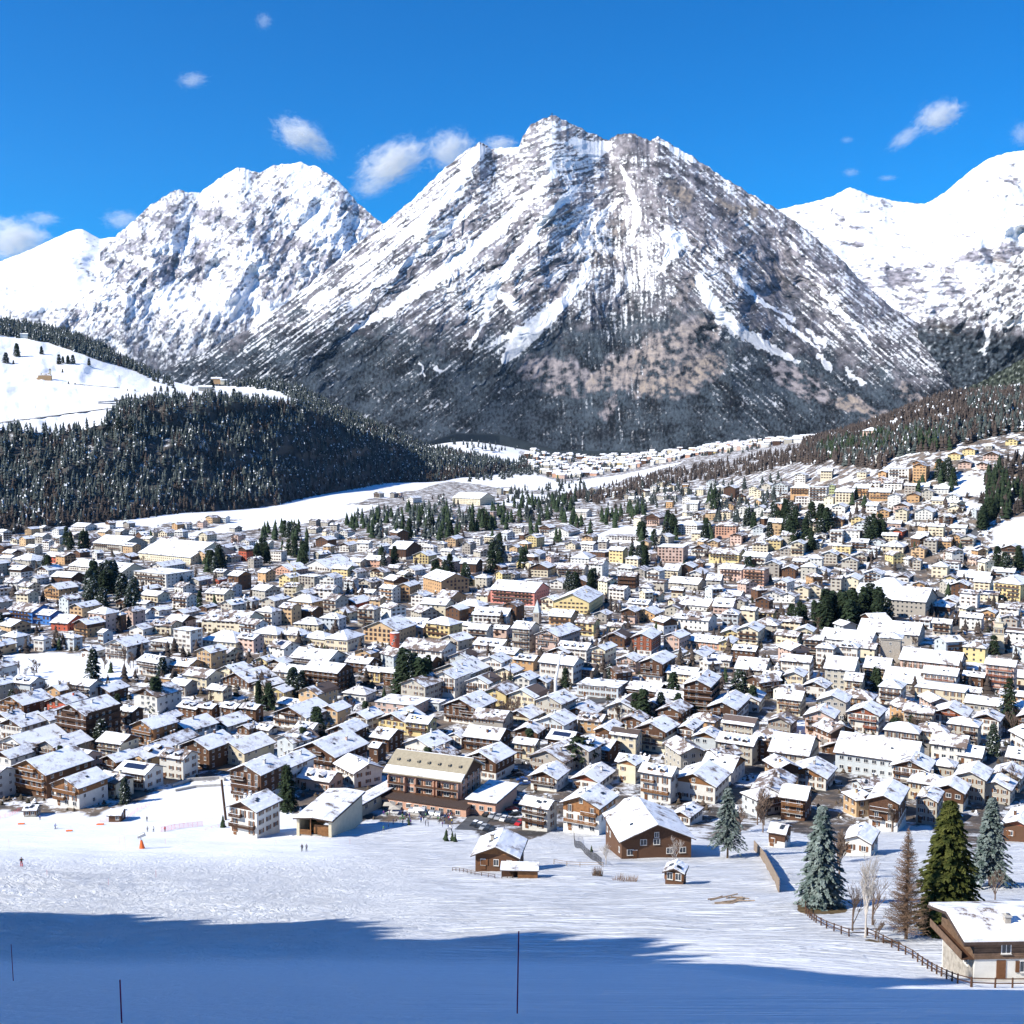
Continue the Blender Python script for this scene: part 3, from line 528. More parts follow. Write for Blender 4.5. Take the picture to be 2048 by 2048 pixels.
# ---------------------------------------------------------------- woods that read as one mass
def tree_cloud(name,pts,hs,mat,seed=0,slim=.26,tiers=4,seg=5,**props):
    """one mesh of many small conifers: ragged stacked skirts round a spike"""
    rs=np.random.RandomState(seed); n=len(pts); pts=np.asarray(pts); hs=np.asarray(hs)
    V=[];Fc=[];k=0
    ph=rs.rand(n)*6.28
    lean=(rs.rand(n,2)-.5)*.06
    for t in range(tiers):
        z0=(.06+.80*t/tiers); z1=z0+.34; r=slim*(1-.82*t/tiers)
        base=np.zeros((n,seg+1,3))
        for s in range(seg):
            an=ph+6.283*s/seg+t*.7; rr=hs*r*(.65+.7*rs.rand(n))
            base[:,s,0]=pts[:,0]+rr*np.cos(an)+lean[:,0]*hs*z0; base[:,s,1]=pts[:,1]+rr*np.sin(an)+lean[:,1]*hs*z0; base[:,s,2]=pts[:,2]+hs*(z0+.10*(rs.rand(n)-.5))
        base[:,seg,0]=pts[:,0]+lean[:,0]*hs*z1; base[:,seg,1]=pts[:,1]+lean[:,1]*hs*z1; base[:,seg,2]=pts[:,2]+hs*min(1.0,z1)
        off=k+np.arange(n)*(seg+1)
        for s in range(seg): Fc.append(np.stack([off+s,off+(s+1)%seg,off+seg],-1))
        V.append(base.reshape(-1,3)); k+=n*(seg+1)
    me=mesh(name,np.concatenate(V),np.concatenate(Fc),mat)
    return link(name,me,**props)
rs=np.random.RandomState(3)
# forest on the face of the left hill
pts=[];hh=[]
cols=rs.rand(60000)*1560-500; ts=rs.rand(60000)
ji=np.clip(((cols-LH.cx[0])/(LH.cx[1]-LH.cx[0])).astype(int),0,LH.nc-2)
nr=LH.py.shape[0]; ri=(ts*(nr-1)).astype(int)
# choose by surface area so that the trees stand evenly
wgt=np.abs(np.gradient(LH.Y,axis=0)); wgt=wgt*LH.Y; pr=wgt[ri,ji]; pr=pr/np.percentile(pr,90)
f_=fm[ri,ji]; dens=fbm(cols/60,LH.py[ri,ji]/35,3,111)
CLR=[[(285,885),(330,880),(365,900),(360,935),(310,925)],[(610,1000),(660,985),(665,1010),(625,1015)],[(470,910),(500,905),(500,930),(475,930)]]
keep=(f_>.55)&(rs.rand(len(cols))<pr*1.2)&(dens>-.62)
for c in CLR: keep&=~(inpoly(cols,LH.py[ri,ji],c)&(rs.rand(len(cols))<.85))
x_=LH.X[ri,ji];y_=LH.Y[ri,ji];z_=LH.Z[ri,ji]
jx=(rs.rand(len(cols))-.5)*9; pts=np.stack([x_+jx,y_+(rs.rand(len(cols))-.5)*8,z_-1],-1)
hh=9+15*rs.rand(len(cols))**1.5
br=(fbm(cols/45,LH.py[ri,ji]/30,3,112)>.28)|(LH.py[ri,ji]>np.interp(cols,[-500,0,300,550,700,900],[1050,1030,1012,990,965,940]))
br&=rs.rand(len(cols))<.75
tree_cloud('forest',pts[keep&~br],hh[keep&~br],M['forest'],1,.22,kind='stuff',label='dark conifer forest covering the steep face of the hill on the left',category='forest',group='woods on the hills')
tree_cloud('forest',pts[keep&br],hh[keep&br]*.85,M['brownforest'],2,.24,kind='stuff',label='brown leafless larch wood mixed into the lower left hill forest',category='forest',group='woods on the hills')
def wood_on(surface,poly,n,mat,name,label,h0,h1,seed,slim=.24,clump=.0,far=False,group='woods on the hills'):
    rs=np.random.RandomState(seed); xs=[p[0] for p in poly]; yq=[p[1] for p in poly]; out=[];hh=[];tries=0
    while len(out)<n and tries<n*12:
        tries+=1; a=rs.uniform(min(xs),max(xs)); c=rs.uniform(min(yq),max(yq))
        if not inpoly(np.array([a]),np.array([c]),poly)[0]: continue
        if pn(a/22,c/12,seed)<-.35+clump: continue
        q=surface(a,c)
        if q[1]>2700 and surface is G and not far: continue
        out.append((q[0],q[1],q[2]-.5)); hh.append(rs.uniform(h0,h1))
    if out: return tree_cloud(name,out,hh,M[mat],seed,slim,kind='stuff',label=label,category='forest',group=group)
wood_on(G,[(1130,1000),(1250,965),(1330,945),(1450,925),(1560,905),(1640,890),(1600,925),(1500,950),(1400,965),(1300,985),(1200,1010)],520,'brownforest','forest','brown leafless wood in a band above the upper town',12,19,11)
wood_on(G,[(1560,905),(1640,885),(1700,862),(1800,845),(1900,812),(2048,765),(2300,740),(2300,870),(2048,862),(1960,880),(1880,905),(1800,905),(1760,940),(1680,930),(1600,930)],2300,'brownforest','forest','brown leafless wood covering the hillside at the upper right',11,18,12)
wood_on(G,[(1640,895),(1760,880),(1880,875),(1900,900),(1800,905),(1700,915),(1640,920)],150,'spruce','forest','dark spruces standing in the brown wood on the right hillside',15,22,13)
wood_on(G,[(1970,950),(2010,925),(2080,910),(2300,900),(2300,1040),(2048,1025),(1990,1050),(1960,1010)],420,'brownforest','forest','brown wood at the right edge above the curving road',10,16,14)
wood_on(G,[(1975,960),(2000,940),(2048,1000),(2010,1045),(1970,1030)],60,'spruce','forest','dark spruce clump at the right edge above the curving road',14,20,15)

wood_on(G,[(1020,950),(1060,905),(1200,893),(1450,888),(1560,880),(1500,905),(1380,915),(1250,935),(1150,960)],900,'forest','forest','dark trees among the houses of the distant village',9,17,16,far=True,slim=.34)
rs=np.random.RandomState(17); u_=.27+.34*rs.rand(3600); Y_=1450+1250*rs.rand(3600); u_=np.where(Y_<1650,np.maximum(u_,.36),u_); X_=u_*Y_
tree_cloud('forest',np.stack([X_,Y_,H(X_,Y_)-.5],-1),11+7*rs.rand(3600),M['brownforest'],18,.26,kind='stuff',label='brown leafless wood over the flat top of the right hill',category='forest',group='woods on the hills')

for i_,(pl,n_,lb) in enumerate(([[(1000,990),(1160,955),(1190,1000),(1060,1050)],110,'dark conifers on the low castle hillock in mid distance'],[[(690,1040),(900,1005),(960,1060),(780,1095)],130,'dark conifers thickly planted behind the town on the left centre'],[[(1390,985),(1560,955),(1570,1045),(1420,1055)],70,'dark conifers among the upper hillside houses'],[[(1600,905),(1700,880),(1950,850),(2048,830),(2048,862),(1900,890),(1700,935)],420,'dark spruces mixed into the brown right hillside wood'],[[(1240,985),(1340,965),(1400,1000),(1280,1030)],60,'dark conifers below the brown wood band'],[[(1930,800),(2048,775),(2100,800),(2048,830),(1940,840)],200,'dark spruces near the top of the right hillside'],[[(880,884),(960,876),(1040,884),(1060,900),(1000,905),(900,900)],70,'scattered dark trees on the snowy mound below the mountain'],[[(990,930),(1070,912),(1090,945),(1010,958)],150,'dark conifers where the hill spur meets the far village'],[[(940,930),(1020,940),(1010,960),(930,965)],60,'dark conifers at the end of the left hill spur'])):
    wood_on(G,pl,n_,'forest','forest',lb,12,20,200+i_,far=True,slim=.27)
# ---------------------------------------------------------------- houses
LAND=[]      # landmarks for descriptions: (phrase, px, py)
for s in """the red round tower,785,1272;the grey stone tower,1770,1290;the yellow bell tower,1996,1262;the pink piste hotel,860,1590;the open wooden hall,650,1640;the dark barn,1330,1670;the tall white mast,1118,1370;the olive green spruce,1890,1720;the pale needle spire,1072,1240;the blue houses,70,1240;the red walled house,140,1255;the long pink apartment block,1040,1195;the stone palace,1815,1215;the yellow crane,590,1165;the glass fronted hall,1055,1105;the left snowy field,150,1345;the dark spruce clump,1700,1250;the curved white road,1205,1180;the timbered hotel,400,1500;the dark balconied hotel,170,1440;the lone blue spruce,1645,1720;the yellow hotel,820,1460;the grey bus station,1200,1395;the roadside stone wall,1700,1490;the big yellow villa,2020,1185;the white tower block,1640,990;the brown hillside wood,1790,890;the salmon villa,1452,1062;the long yellow flats,1450,1115;the white office block,300,1165;the arched shed roof,40,1105;the snowfield below the forest,560,1050;the gabled yellow school,1150,1225;the dish antenna,590,1080;the orange hillside chalets,1880,920;the winding hill road,1960,1100;the big brown flats,1420,1390;the red gabled house,1725,1450;the hotel car park,1030,1620;the twin spruces,840,1355;the green roofed hotel,630,1310""".split(';'):
    a,b_,c_=s.rsplit(',',2); LAND.append((a,float(b_),float(c_)))
CN=dict(w='white',c='cream',y='yellow',k='khaki stone',p='pale pink',o='orange',b='brown timber',r='red',u='blue',g='pale grey',t='tan',l='light green',P='rose pink',s='grey stone',d='dark',a='salmon pink')
NUM=['','one','two','three','four','five','six','seven','eight','nine','ten','eleven','twelve','thirteen','fourteen','fifteen']
ORD=['','','second','third','fourth','fifth','sixth','seventh','eighth','ninth','tenth']
THINGS=[]     # (object, base label, px, py, noun)
def rel(px,py,own=None):
    best=None
    for nme,lx,ly in LAND:
        dx,dy=(px-lx)/1.3,(py-ly)*1.0; d=math.hypot(dx,dy)
        if d<9 : d+=400      # the thing itself
        if best is None or d<best[0]: best=(d,nme,px-lx,py-ly)
    d,nme,dx,dy=best
    far=d>60
    if abs(dx)>abs(dy)*1.5: w_='left of' if dx<0 else 'right of'
    else: w_='behind' if dy<0 else 'in front of'
    if far: w_={'left of':'well left of','right of':'well right of','behind':'well behind','in front of':'well below'}[w_]
    return w_+' '+nme
def register(o,desc,px,py,noun,place=True):
    THINGS.append([o,desc+((' '+rel(px,py)) if place else ''),px,py,noun])
def finish_labels():
    by={}
    for t in THINGS: by.setdefault(t[1],[]).append(t)
    for lab,l in by.items():
        if len(l)==1: l[0][0]['label']=cut(lab); continue
        l.sort(key=lambda t:(t[2],t[3])); n=len(l)
        for i,t in enumerate(l):
            if n==2: pre='left one of two: ' if i==0 else 'right one of two: '
            elif i==0: pre='leftmost of %s: '%(NUM[n] if n<16 else str(n))
            elif i==n-1: pre='rightmost of %s: '%(NUM[n] if n<16 else str(n))
            elif i<=n//2: pre='%s from left of %s: '%(ORD[i+1] if i+1<11 else '%dth'%(i+1),NUM[n] if n<16 else str(n))
            else: pre='%s from right of %s: '%(ORD[n-i] if n-i<11 else '%dth'%(n-i),NUM[n] if n<16 else str(n))
            t[0]['label']=cut(pre+lab)
def cut(s):
    wds=s.split()
    while len(wds)>16:
        for x in ('the','well','timber','brown','long','stone'):
            if x in wds[1:]: wds.reverse(); wds.remove(x); wds.reverse(); break
        else: wds=wds[:16]
    return ' '.join(wds)
_win={}
def window_mesh(kind):
    if kind in _win: return _win[kind]
    w_,h_,sh=dict(a=(1.0,1.25,'shutter'),b=(1.5,1.3,None),c=(1.0,2.0,'shutter'),d=(1.9,1.35,'white'),e=(1.0,1.2,None))[kind]
    m=MB(); fw=.09
    m.box(-w_/2-fw,-.06,-fw,w_/2+fw,.03,0,'white'); m.box(-w_/2-fw,-.06,h_,w_/2+fw,.03,h_+fw,'white')
    m.box(-w_/2-fw,-.06,0,-w_/2,.03,h_,'white'); m.box(w_/2,-.06,0,w_/2+fw,.03,h_,'white'); m.box(-.035,-.05,0,.035,.02,h_,'white')
    m.add([(-w_/2,-.02,0),(w_/2,-.02,0),(w_/2,-.02,h_),(-w_/2,-.02,h_)],[(0,1,2,3)],'glass')
    if sh:
        for s in(-1,1):
            x=s*(w_/2+.33); m.box(x-.24,-.10,-.05,x+.24,-.03,h_+.05,M[sh] if sh!='white' else M['shutter'])
    m.box(-w_/2-.15,-.16,-fw-.07,w_/2+.15,.0,-fw-.004,'concrete')
    _win[kind]=mesh('window',m.v,m.f,m.mats,m.m); return _win[kind]
def house(px0,pxc,px1,pyb,pye,T,c,f='',name=None,near=True,desc=None,theta=None,hm=None,rnd=None,pitch=None,group=None):
    """px0..px1 silhouette, pxc nearest corner, pyb its foot, pye its eave (pixels of the photo)"""
    rnd=rnd or random.Random(int(px0*7+pyb*13))
    if desc is None and 'B' not in f and 'n' not in f and not near and rnd.random()<.28: f+='n'
    mir=T.islower(); T=T.upper()
    x,y,z=G(pxc,pyb); phi=math.atan2(x,y)
    k=y/F; kw=k*math.cos(phi)
    te=R(theta if theta is not None else min(52,max(9,27-math.degrees(phi)+rnd.uniform(-5,5)*(1 if near else 2))))
    if mir: te=R(theta if theta is not None else 30)
    fl=(pxc-px0)*kw if not mir else (px1-pxc)*kw     # projected widths of front and side
    sd=(px1-pxc)*kw if not mir else (pxc-px0)*kw
    Lf=max(fl/math.cos(te),2.5); Rd=max(sd/math.sin(te),2.5)
    Rd=min(Rd,Lf*(1.9 if T=='G' else 1.5)) if theta is None else Rd; Rd=max(Rd,Lf*(1.05 if T=='G' else .72))
    h=(pyb-pye)*k/math.cos(R(12)); h=max(h,2.3)
    th=te+phi if not mir else -(te-phi)
    # front runs along local +x, depth along local +y; the origin is the near corner, then shifted to the middle of the front
    ang=-th
    ux,uy=math.cos(ang),math.sin(ang); s=-1 if not mir else 1
    ox=x+ux*s*Lf/2; oy=y+uy*s*Lf/2
    nfl=max(1,int(round(h/2.9))); kindname={'G':'chalet','E':'house','H':'house','F':'apartment_building'}[T]
    if nfl>=5 or (Lf>26) or (nfl==4 and T=='E'): kindname='apartment_building'
    name=name or kindname
    root=link(name,None,None,(ox,oy,z),ang)
    root.empty_display_size=.5
    root['category']={'chalet':'chalet','house':'house','apartment_building':'apartment building'}.get(name,name.replace('_',' '))
    root['group']=group or {'chalet':'chalets of the town','house':'houses of the town','apartment_building':'apartment buildings of the town'}.get(name,'large buildings of the town')
    wall=M['wall_'+c]; wood=M['woodred'] if 'R' in f else M['wood2'] if 'O' in f else M['wood']
    hx=Lf/2; pt=pitch or (.42 if T!='H' else .5)
    bz=-6.0
    W=MB(); hw=h
    if 'd' in f: hw=h-2.6 if (nfl>=3 and rnd.random()<.6) else h-.3
    if 'D' in f: hw=min(2.8,h*.4)
    W.box(-hx,0,bz,hx,Rd,hw,wall)
    if hw<h-.05: W.box(-hx-.03,-.03,hw,hx+.03,Rd+.03,h,wood)
    gm_=wood if 'd' in f or 'D' in f or c=='b' else wall
    if T=='G':
        rh=hx*pt
        for yy,yt in ((0,.0),(Rd,.0)): pass
        W.add([(-hx,-.01,h),(hx,-.01,h),(0,-.01,h+rh),(-hx,Rd+.01,h),(hx,Rd+.01,h),(0,Rd+.01,h+rh)],[(0,1,2),(5,4,3),(0,2,5,3),(2,1,4,5)],gm_)
    elif T=='E':
        rh=Rd/2*pt
        W.add([(hx+.01,0,h),(hx+.01,Rd,h),(hx+.01,Rd/2,h+rh),(-hx-.01,0,h),(-hx-.01,Rd,h),(-hx-.01,Rd/2,h+rh)],[(0,1,2),(5,4,3),(0,2,5,3),(2,1,4,5)],gm_)
    else: rh=0
    WALLMB=W
    # roof with its snow
    ov=.9 if T in'GE' else .7
    if Lf<7: ov=.5
    rf=MB(); sn=MB(); st=.22; sm='rsnow2' if 'n' in f else 'rsnow'
    under='greenroof' if 'g' in f else 'tanroof' if 'T' in f else 'tile'
    ins=.10; sth=.2 if near else .24
    faces=[]
    if T=='G':
        g0,g1=-ov*1.25,Rd+ov; e=hx+ov; ez=h-ov*pt+.10; rz=h+rh+.12
        faces=[[(-e,g0,ez),(0,g0,rz),(0,g1,rz),(-e,g1,ez)],[(0,g0,rz),(e,g0,ez),(e,g1,ez),(0,g1,rz)]]
    elif T=='E':
        g0,g1=-hx-ov,hx+ov; e0,e1=-ov,Rd+ov; ez=h-ov*pt+.10; rz=h+rh+.12; ym=Rd/2
        faces=[[(g0,e0,ez),(g1,e0,ez),(g1,ym,rz),(g0,ym,rz)],[(g0,ym,rz),(g1,ym,rz),(g1,e1,ez),(g0,e1,ez)]]
    elif T=='H':
        a0,a1,b0,b1=-hx-ov,hx+ov,-ov,Rd+ov; m_=min(Lf,Rd)/2+ov; rz=h+m_*pt+.1; ez=h+.05
        if Lf>Rd: r0_,r1_=(a0+m_,(b0+b1)/2,rz),(a1-m_,(b0+b1)/2,rz); faces=[[(a0,b0,ez),(a1,b0,ez),r1_,r0_],[(a1,b1,ez),(a0,b1,ez),r0_,r1_],[(a1,b0,ez),(a1,b1,ez),r1_],[(a0,b1,ez),(a0,b0,ez),r0_]]
        else: r0_,r1_=(0,b0+m_,rz),(0,b1-m_,rz); faces=[[(a1,b0,ez),(a1,b1,ez),r1_,r0_],[(a0,b1,ez),(a0,b0,ez),r0_,r1_],[(a0,b0,ez),(a1,b0,ez),r0_],[(a1,b1,ez),(a0,b1,ez),r1_]]
    else: faces=[[(-hx-.4,-.4,h+.1),(hx+.4,-.4,h+.1),(hx+.4,Rd+.4,h+.1),(-hx-.4,Rd+.4,h+.1)]]; rz=h+.1
    for q in faces: rf.slab(q,st,'fascia')
    roof=rf.build('roof',root)
    for qi,q in enumerate(faces):
        cx=[sum(p[i] for p in q)/len(q) for i in range(3)]
        qq=[]
        for p in q:
            dx,dy=cx[0]-p[0],cx[1]-p[1]; l=math.hypot(dx,dy)+1e-6
            onr=p[2]>rz-.02 and T!='F'
            ix=0 if onr and T=='G' else ins; iy=0 if onr and T=='E' else ins
            if onr and T=='H': ix=iy=0
            t=((ix*(1 if dx>0 else -1)),(iy*(1 if dy>0 else -1)))
            qq.append((p[0]+t[0],p[1]+t[1],p[2]+sth))
        if 'B' in f and qi==(0 if T=='E' else 1):          # bare roof slope with a remnant of snow along the eave
            a,b_,c__,d_=qq[:4]; mixp=lambda u,v,t:tuple(u[i]*(1-t)+v[i]*t for i in range(3))
            sn.slab([a,b_,mixp(b_,c__,.3),mixp(a,d_,.3)],sth-.01,sm)
            lo=lambda p:(p[0],p[1],p[2]-sth+.03)
            sn.slab([lo(mixp(a,d_,.3)),lo(mixp(b_,c__,.3)),lo(c__),lo(d_)],.02,under); continue
        if near and len(qq)==4 and T!='H':                  # uneven snow blanket
            a,b_,c__,d_=[Vector(p) for p in qq]; nu,nv=7,6; base=len(sn.v); vs=[];fs=[]
            for i in range(nu+1):
                for j in range(nv+1):
                    u,v=i/nu,j/nv; p=a*(1-u)*(1-v)+b_*u*(1-v)+c__*u*v+d_*(1-u)*v
                    edge=(i in(0,nu))or(j in(0,nv)); p=p+Vector((0,0,rnd.uniform(-.05,.07)))
                    if edge: p=p+Vector((rnd.uniform(-.05,.05),rnd.uniform(-.05,.05),-.03))
                    vs.append(p)
            for i in range(nu):
                for j in range(nv):
                    k0=i*(nv+1)+j; fs.append((k0,k0+nv+1,k0+nv+2,k0+1))
            n0=len(vs); ring=[i*(nv+1) for i in range(nu+1)]+[nu*(nv+1)+j for j in range(1,nv+1)]+[i*(nv+1)+nv for i in range(nu-1,-1,-1)]+[j for j in range(nv-1,0,-1)]
            vs+= [vs[r]-Vector((0,0,sth-.02)) for r in ring]
            for i in range(len(ring)): j=(i+1)%len(ring); fs.append((ring[i],n0+i,n0+j,ring[j]))
            sn.add(vs,fs,sm)
        else: sn.slab(qq,sth-.01,sm)
    sn.build('snow_layer',roof)
    def zroof(lx,ly):
        if T=='G': return h+rh-abs(lx)*pt+.12
        if T=='E': return h+rh-abs(ly-Rd/2)*pt+.12
        if T=='H': return h+pt*max(0,min(hx+ov-abs(lx),Rd/2+ov-abs(ly-Rd/2)))
        return h+.1
    # chimneys, roof windows, dormers
    nch=rnd.choice([0,1,1,2]) if Lf>5 and T!='F' else rnd.choice([0,1,2]) if T=='F' else 0
    for i in range(nch):
        lx=rnd.uniform(-.6,.6)*hx; ly=rnd.uniform(.2,.75)*Rd; zz=zroof(lx,ly); cm=MB(); q=.35
        cm.box(lx-q,ly-q,zz-.8,lx+q,ly+q,zz+1.3,'stone' if rnd.random()<.4 else wall); cm.box(lx-q-.1,ly-q-.1,zz+1.35,lx+q+.1,ly+q+.1,zz+1.5,'fascia'); cm.box(lx-q,ly-q,zz+1.505,lx+q,ly+q,zz+1.62,'rsnow')
        cm.build('chimney',roof)
    if T in 'GE' and 'B' not in f:
        for i in range(rnd.choice([0,0,1,2,3]) if 's' not in f else 1):
            if T=='G':
                sx=rnd.choice([-1,1]); lx=sx*hx*rnd.uniform(.35,.6); ly=rnd.uniform(.2,.8)*Rd; a=.5
                if 's' in f: ly=Rd*.45; a=2.2; lx=sx*hx*.5
                q=[(lx-a*.8,ly-a,0),(lx+a*.8,ly-a,0),(lx+a*.8,ly+a,0),(lx-a*.8,ly+a,0)]
            else:
                ly=Rd*rnd.uniform(.15,.35); lx=rnd.uniform(-.7,.7)*hx; a=.5
                if 's' in f: a=min(hx*.75,4.5); lx=0; ly=Rd*.25
                q=[(lx-a,ly-min(a,1.4)*.8,0),(lx+a,ly-min(a,1.4)*.8,0),(lx+a,ly+min(a,1.4)*.8,0),(lx-a,ly+min(a,1.4)*.8,0)]
            q=[(p[0],p[1],zroof(p[0],p[1])+sth+.16) for p in q]
            s_=MB(); s_.slab(q,.12,'panelblue' if 's' in f else 'glass'); s_.build('solar_panel' if 's' in f else 'skylight',roof)
    if 'm' in f:
        nd=3 if Lf>14 else 2 if Lf>10 else 1
        for i in range(nd):
            if T=='E': lx=(i-(nd-1)/2)*Lf/nd*.8; ly=Rd*.14
            elif T=='G': lx=hx*.55; ly=Rd*(i+1)/(nd+1)
            else: lx=(i-(nd-1)/2)*Lf/nd*.6; ly=.5
            zz=zroof(lx,ly); D=MB(); wv=.9
            if T=='G':
                D.box(lx-1.5,ly-wv,zz-1.0,lx+.8,ly+wv,zz+1.0,wood); D.slab([(lx-2.2,ly-wv-.4,zz+1.0),(lx+1.2,ly-wv-.4,zz+1.0),(lx+1.2,ly,zz+1.5),(lx-2.2,ly,zz+1.5)],.3,'rsnow'); D.slab([(lx-2.2,ly,zz+1.5),(lx+1.2,ly,zz+1.5),(lx+1.2,ly+wv+.4,zz+1.0),(lx-2.2,ly+wv+.4,zz+1.0)],.3,'rsnow')
            else:
                D.box(lx-wv,ly-.8,zz-1.0,lx+wv,ly+2.2,zz+1.0,wood); D.add([(lx-.6,ly-.83,zz+.1),(lx+.6,ly-.83,zz+.1),(lx+.6,ly-.83,zz+.9),(lx-.6,ly-.83,zz+.9)],[(0,1,2,3)],'glass')
                D.slab([(lx-wv-.4,ly-1.2,zz+1.0),(lx,ly-1.2,zz+1.55),(lx,ly+3,zz+1.55),(lx-wv-.4,ly+3,zz+1.0)],.3,'rsnow'); D.slab([(lx,ly-1.2,zz+1.55),(lx+wv+.4,ly-1.2,zz+1.0),(lx+wv+.4,ly+3,zz+1.0),(lx,ly+3,zz+1.55)],.3,'rsnow')
            D.build('dormer',root)
    # windows on front and visible side, balconies on the front
    fh=h/nfl; wkind=rnd.choice('aaab') if Lf<16 else rnd.choice('abc')
    farw=MB()
    def wins(n,half,place,skip=None,gable=False):
        for j in range(nfl):
            for i in range(n):
                t=(i+.5)/n*2-1
                if rnd.random()<(.12 if 'x' not in f else .72): continue
                zz=j*fh+.95 if h>2.8 else .8
                if zz+1.35>h: zz=h-1.5
                place(t*half*.94,zz,j)
    bal='b' in f or 'C' in f
    nw=max(2,int(Lf/(3.0 if near else 3.3))); nws=max(1,int(Rd/(3.4 if near else 3.8)))
    cols=list(range(nw))
    side_x=hx if not mir else -hx
    def pf(t,zz,j):
        kd=wkind
        if bal and j>=1 and abs(t)<hx*.75: kd='c'; zz=j*fh+.12
        if near: link('window',window_mesh(kd),root,(t,-.05,zz),0)
        else: qwin(t,zz,0,kd)
    def qwin(t,zz,side,kd):
        w_=.55 if kd!='c' else .5; hh_=1.25 if kd!='c' else 1.9
        if side==0:
            y_=-.06; farw.add([(t-w_,y_,zz),(t+w_,y_,zz),(t+w_,y_,zz+hh_),(t-w_,y_,zz+hh_)],[(0,1,2,3)],'glass')
            if kd in 'ac':
                for s_ in(-1,1): a=t+s_*(w_+.3); farw.add([(a-.25,y_-.01,zz),(a+.25,y_-.01,zz),(a+.25,y_-.01,zz+hh_),(a-.25,y_-.01,zz+hh_)],[(0,1,2,3)],'shutter')
        else:
            x_=side_x+(.06 if not mir else -.06); q=[(x_,t-w_,zz),(x_,t+w_,zz),(x_,t+w_,zz+hh_),(x_,t-w_,zz+hh_)]
            farw.add(q,[(0,1,2,3)] if not mir else [(3,2,1,0)],'glass')
    def ps(t,zz,j):
        if near: link('window',window_mesh('a' if wkind!='b' else 'e'),root,(side_x+(.05 if not mir else -.05),Rd/2+t,zz),math.pi/2 if not mir else -math.pi/2)
        else: qwin(Rd/2+t,zz,1,'e')
    wins(nw,hx,pf); wins(nws,Rd/2,ps)
    if T=='G' and hx*pt>2.2:
        if near: link('window',window_mesh('e'),root,(0,-.07,h+.35),0)
        else: qwin(0,h+.3,0,'e')
    if farw.v:
        k0=len(W.v); W.v+=farw.v
        for f_,m_ in zip(farw.f,farw.m): W.f.append(tuple(a+k0 for a in f_)); W.m.append(W.mi(farw.mats[m_]))
    W.build('wall',root)
    if bal:
        for j in range(1,nfl+(1 if (T=='G' and hx*pt>2.8) else 0)):
            top=j>=nfl; x0_,x1_=-hx*.9,hx*.9
            if 'C' in f: x0_,x1_=-hx-1.2*(mir),hx+1.2*(not mir)
            elif rnd.random()<.35: x0_,x1_=(-hx*.9,-hx*.05) if rnd.random()<.5 else (hx*.05,hx*.9)
            if top: x0_,x1_=-hx*.42,hx*.42
            zz=j*fh; B=MB(); bm_=wood
            B.box(x0_,-1.25,zz-.16,x1_,-.02,zz,'concrete' if rnd.random()<.5 else bm_)
            if near:
                B.box(x0_,-1.27,zz+.95,x1_,-1.19,zz+1.05,bm_); n_=int((x1_-x0_)/.32)
                for i in range(n_+1): xx=x0_+.02+(x1_-x0_-.22)*i/max(n_,1); B.box(xx,-1.25,zz+.06,xx+.2,-1.21,zz+.95,bm_)
                B.box(x0_,-1.2,zz+.06,x0_+.05,-.03,zz+1.0,bm_); B.box(x1_-.05,-1.2,zz+.06,x1_,-.03,zz+1.0,bm_)
                B.box(x0_,-1.30,zz+1.055,x1_,-1.16,zz+1.12,'rsnow')
            else: B.box(x0_,-1.25,zz,x1_,-1.17,zz+1.0,bm_)
            B.build('balcony',root)
            if 'C' in f and not mir:
                B=MB(); B.box(hx+.02,-.0,zz-.16,hx+1.2,Rd,zz,bm_); B.box(hx+1.14,.0,zz,hx+1.2,Rd,zz+1.0,bm_); B.build('balcony',root)
    if near and h>2.6:
        D=MB(); D.box(-.55,-.10,-.1,.55,.02,2.05,'shutter'); D.box(-.65,-.07,2.05,.65,.02,2.15,'white')
        link('door',mesh('door',D.v,D.f,D.mats,D.m),root,(-hx*.62,-.03,0),0)
    nd_=desc
    if nd_ is None:
        feat=''
        if 'd' in f or 'D' in f: feat=' with brown timber gable' if T=='G' else ' with timber top floor'
        if bal: feat=' with timber balconies'
        if 's' in f: feat=' with solar panels'
        if 'm' in f and not bal: feat=' with dormers'
        noun={'chalet':'gabled house','house':'hipped house' if T=='H' else 'house','apartment_building':'flat roofed block' if T=='F' else 'apartment block'}.get(name,name.replace('_',' '))
        nd_='%s %s-storey %s%s'%(CN[c],NUM[min(nfl,9)],noun,feat)
    cxp=(px0+px1)/2
    register(root,nd_,cxp,(pyb+pye)/2,'house',place=desc is None)
    return root,dict(L=Lf,R=Rd,h=h,rh=rh,z=z,k=k)
BOX=[]     # silhouettes already taken
def panel(ox,oy,txt,near):
    for line in txt.replace('\n',';').split(';'):
        t=line.split()
        if len(t)<7: continue
        a=[float(v)/3.773 for v in t[:5]]
        x0,xc,x1,yb,ye=a[0]+ox,a[1]+ox,a[2]+ox,a[3]+oy,a[4]+oy
        house(x0,xc,x1,yb,ye,t[5],t[6],t[7] if len(t)>7 else '',near=near if yb>1290 else False)
        BOX.append((x0,ye-(x1-x0)*.18-3,x1,yb))
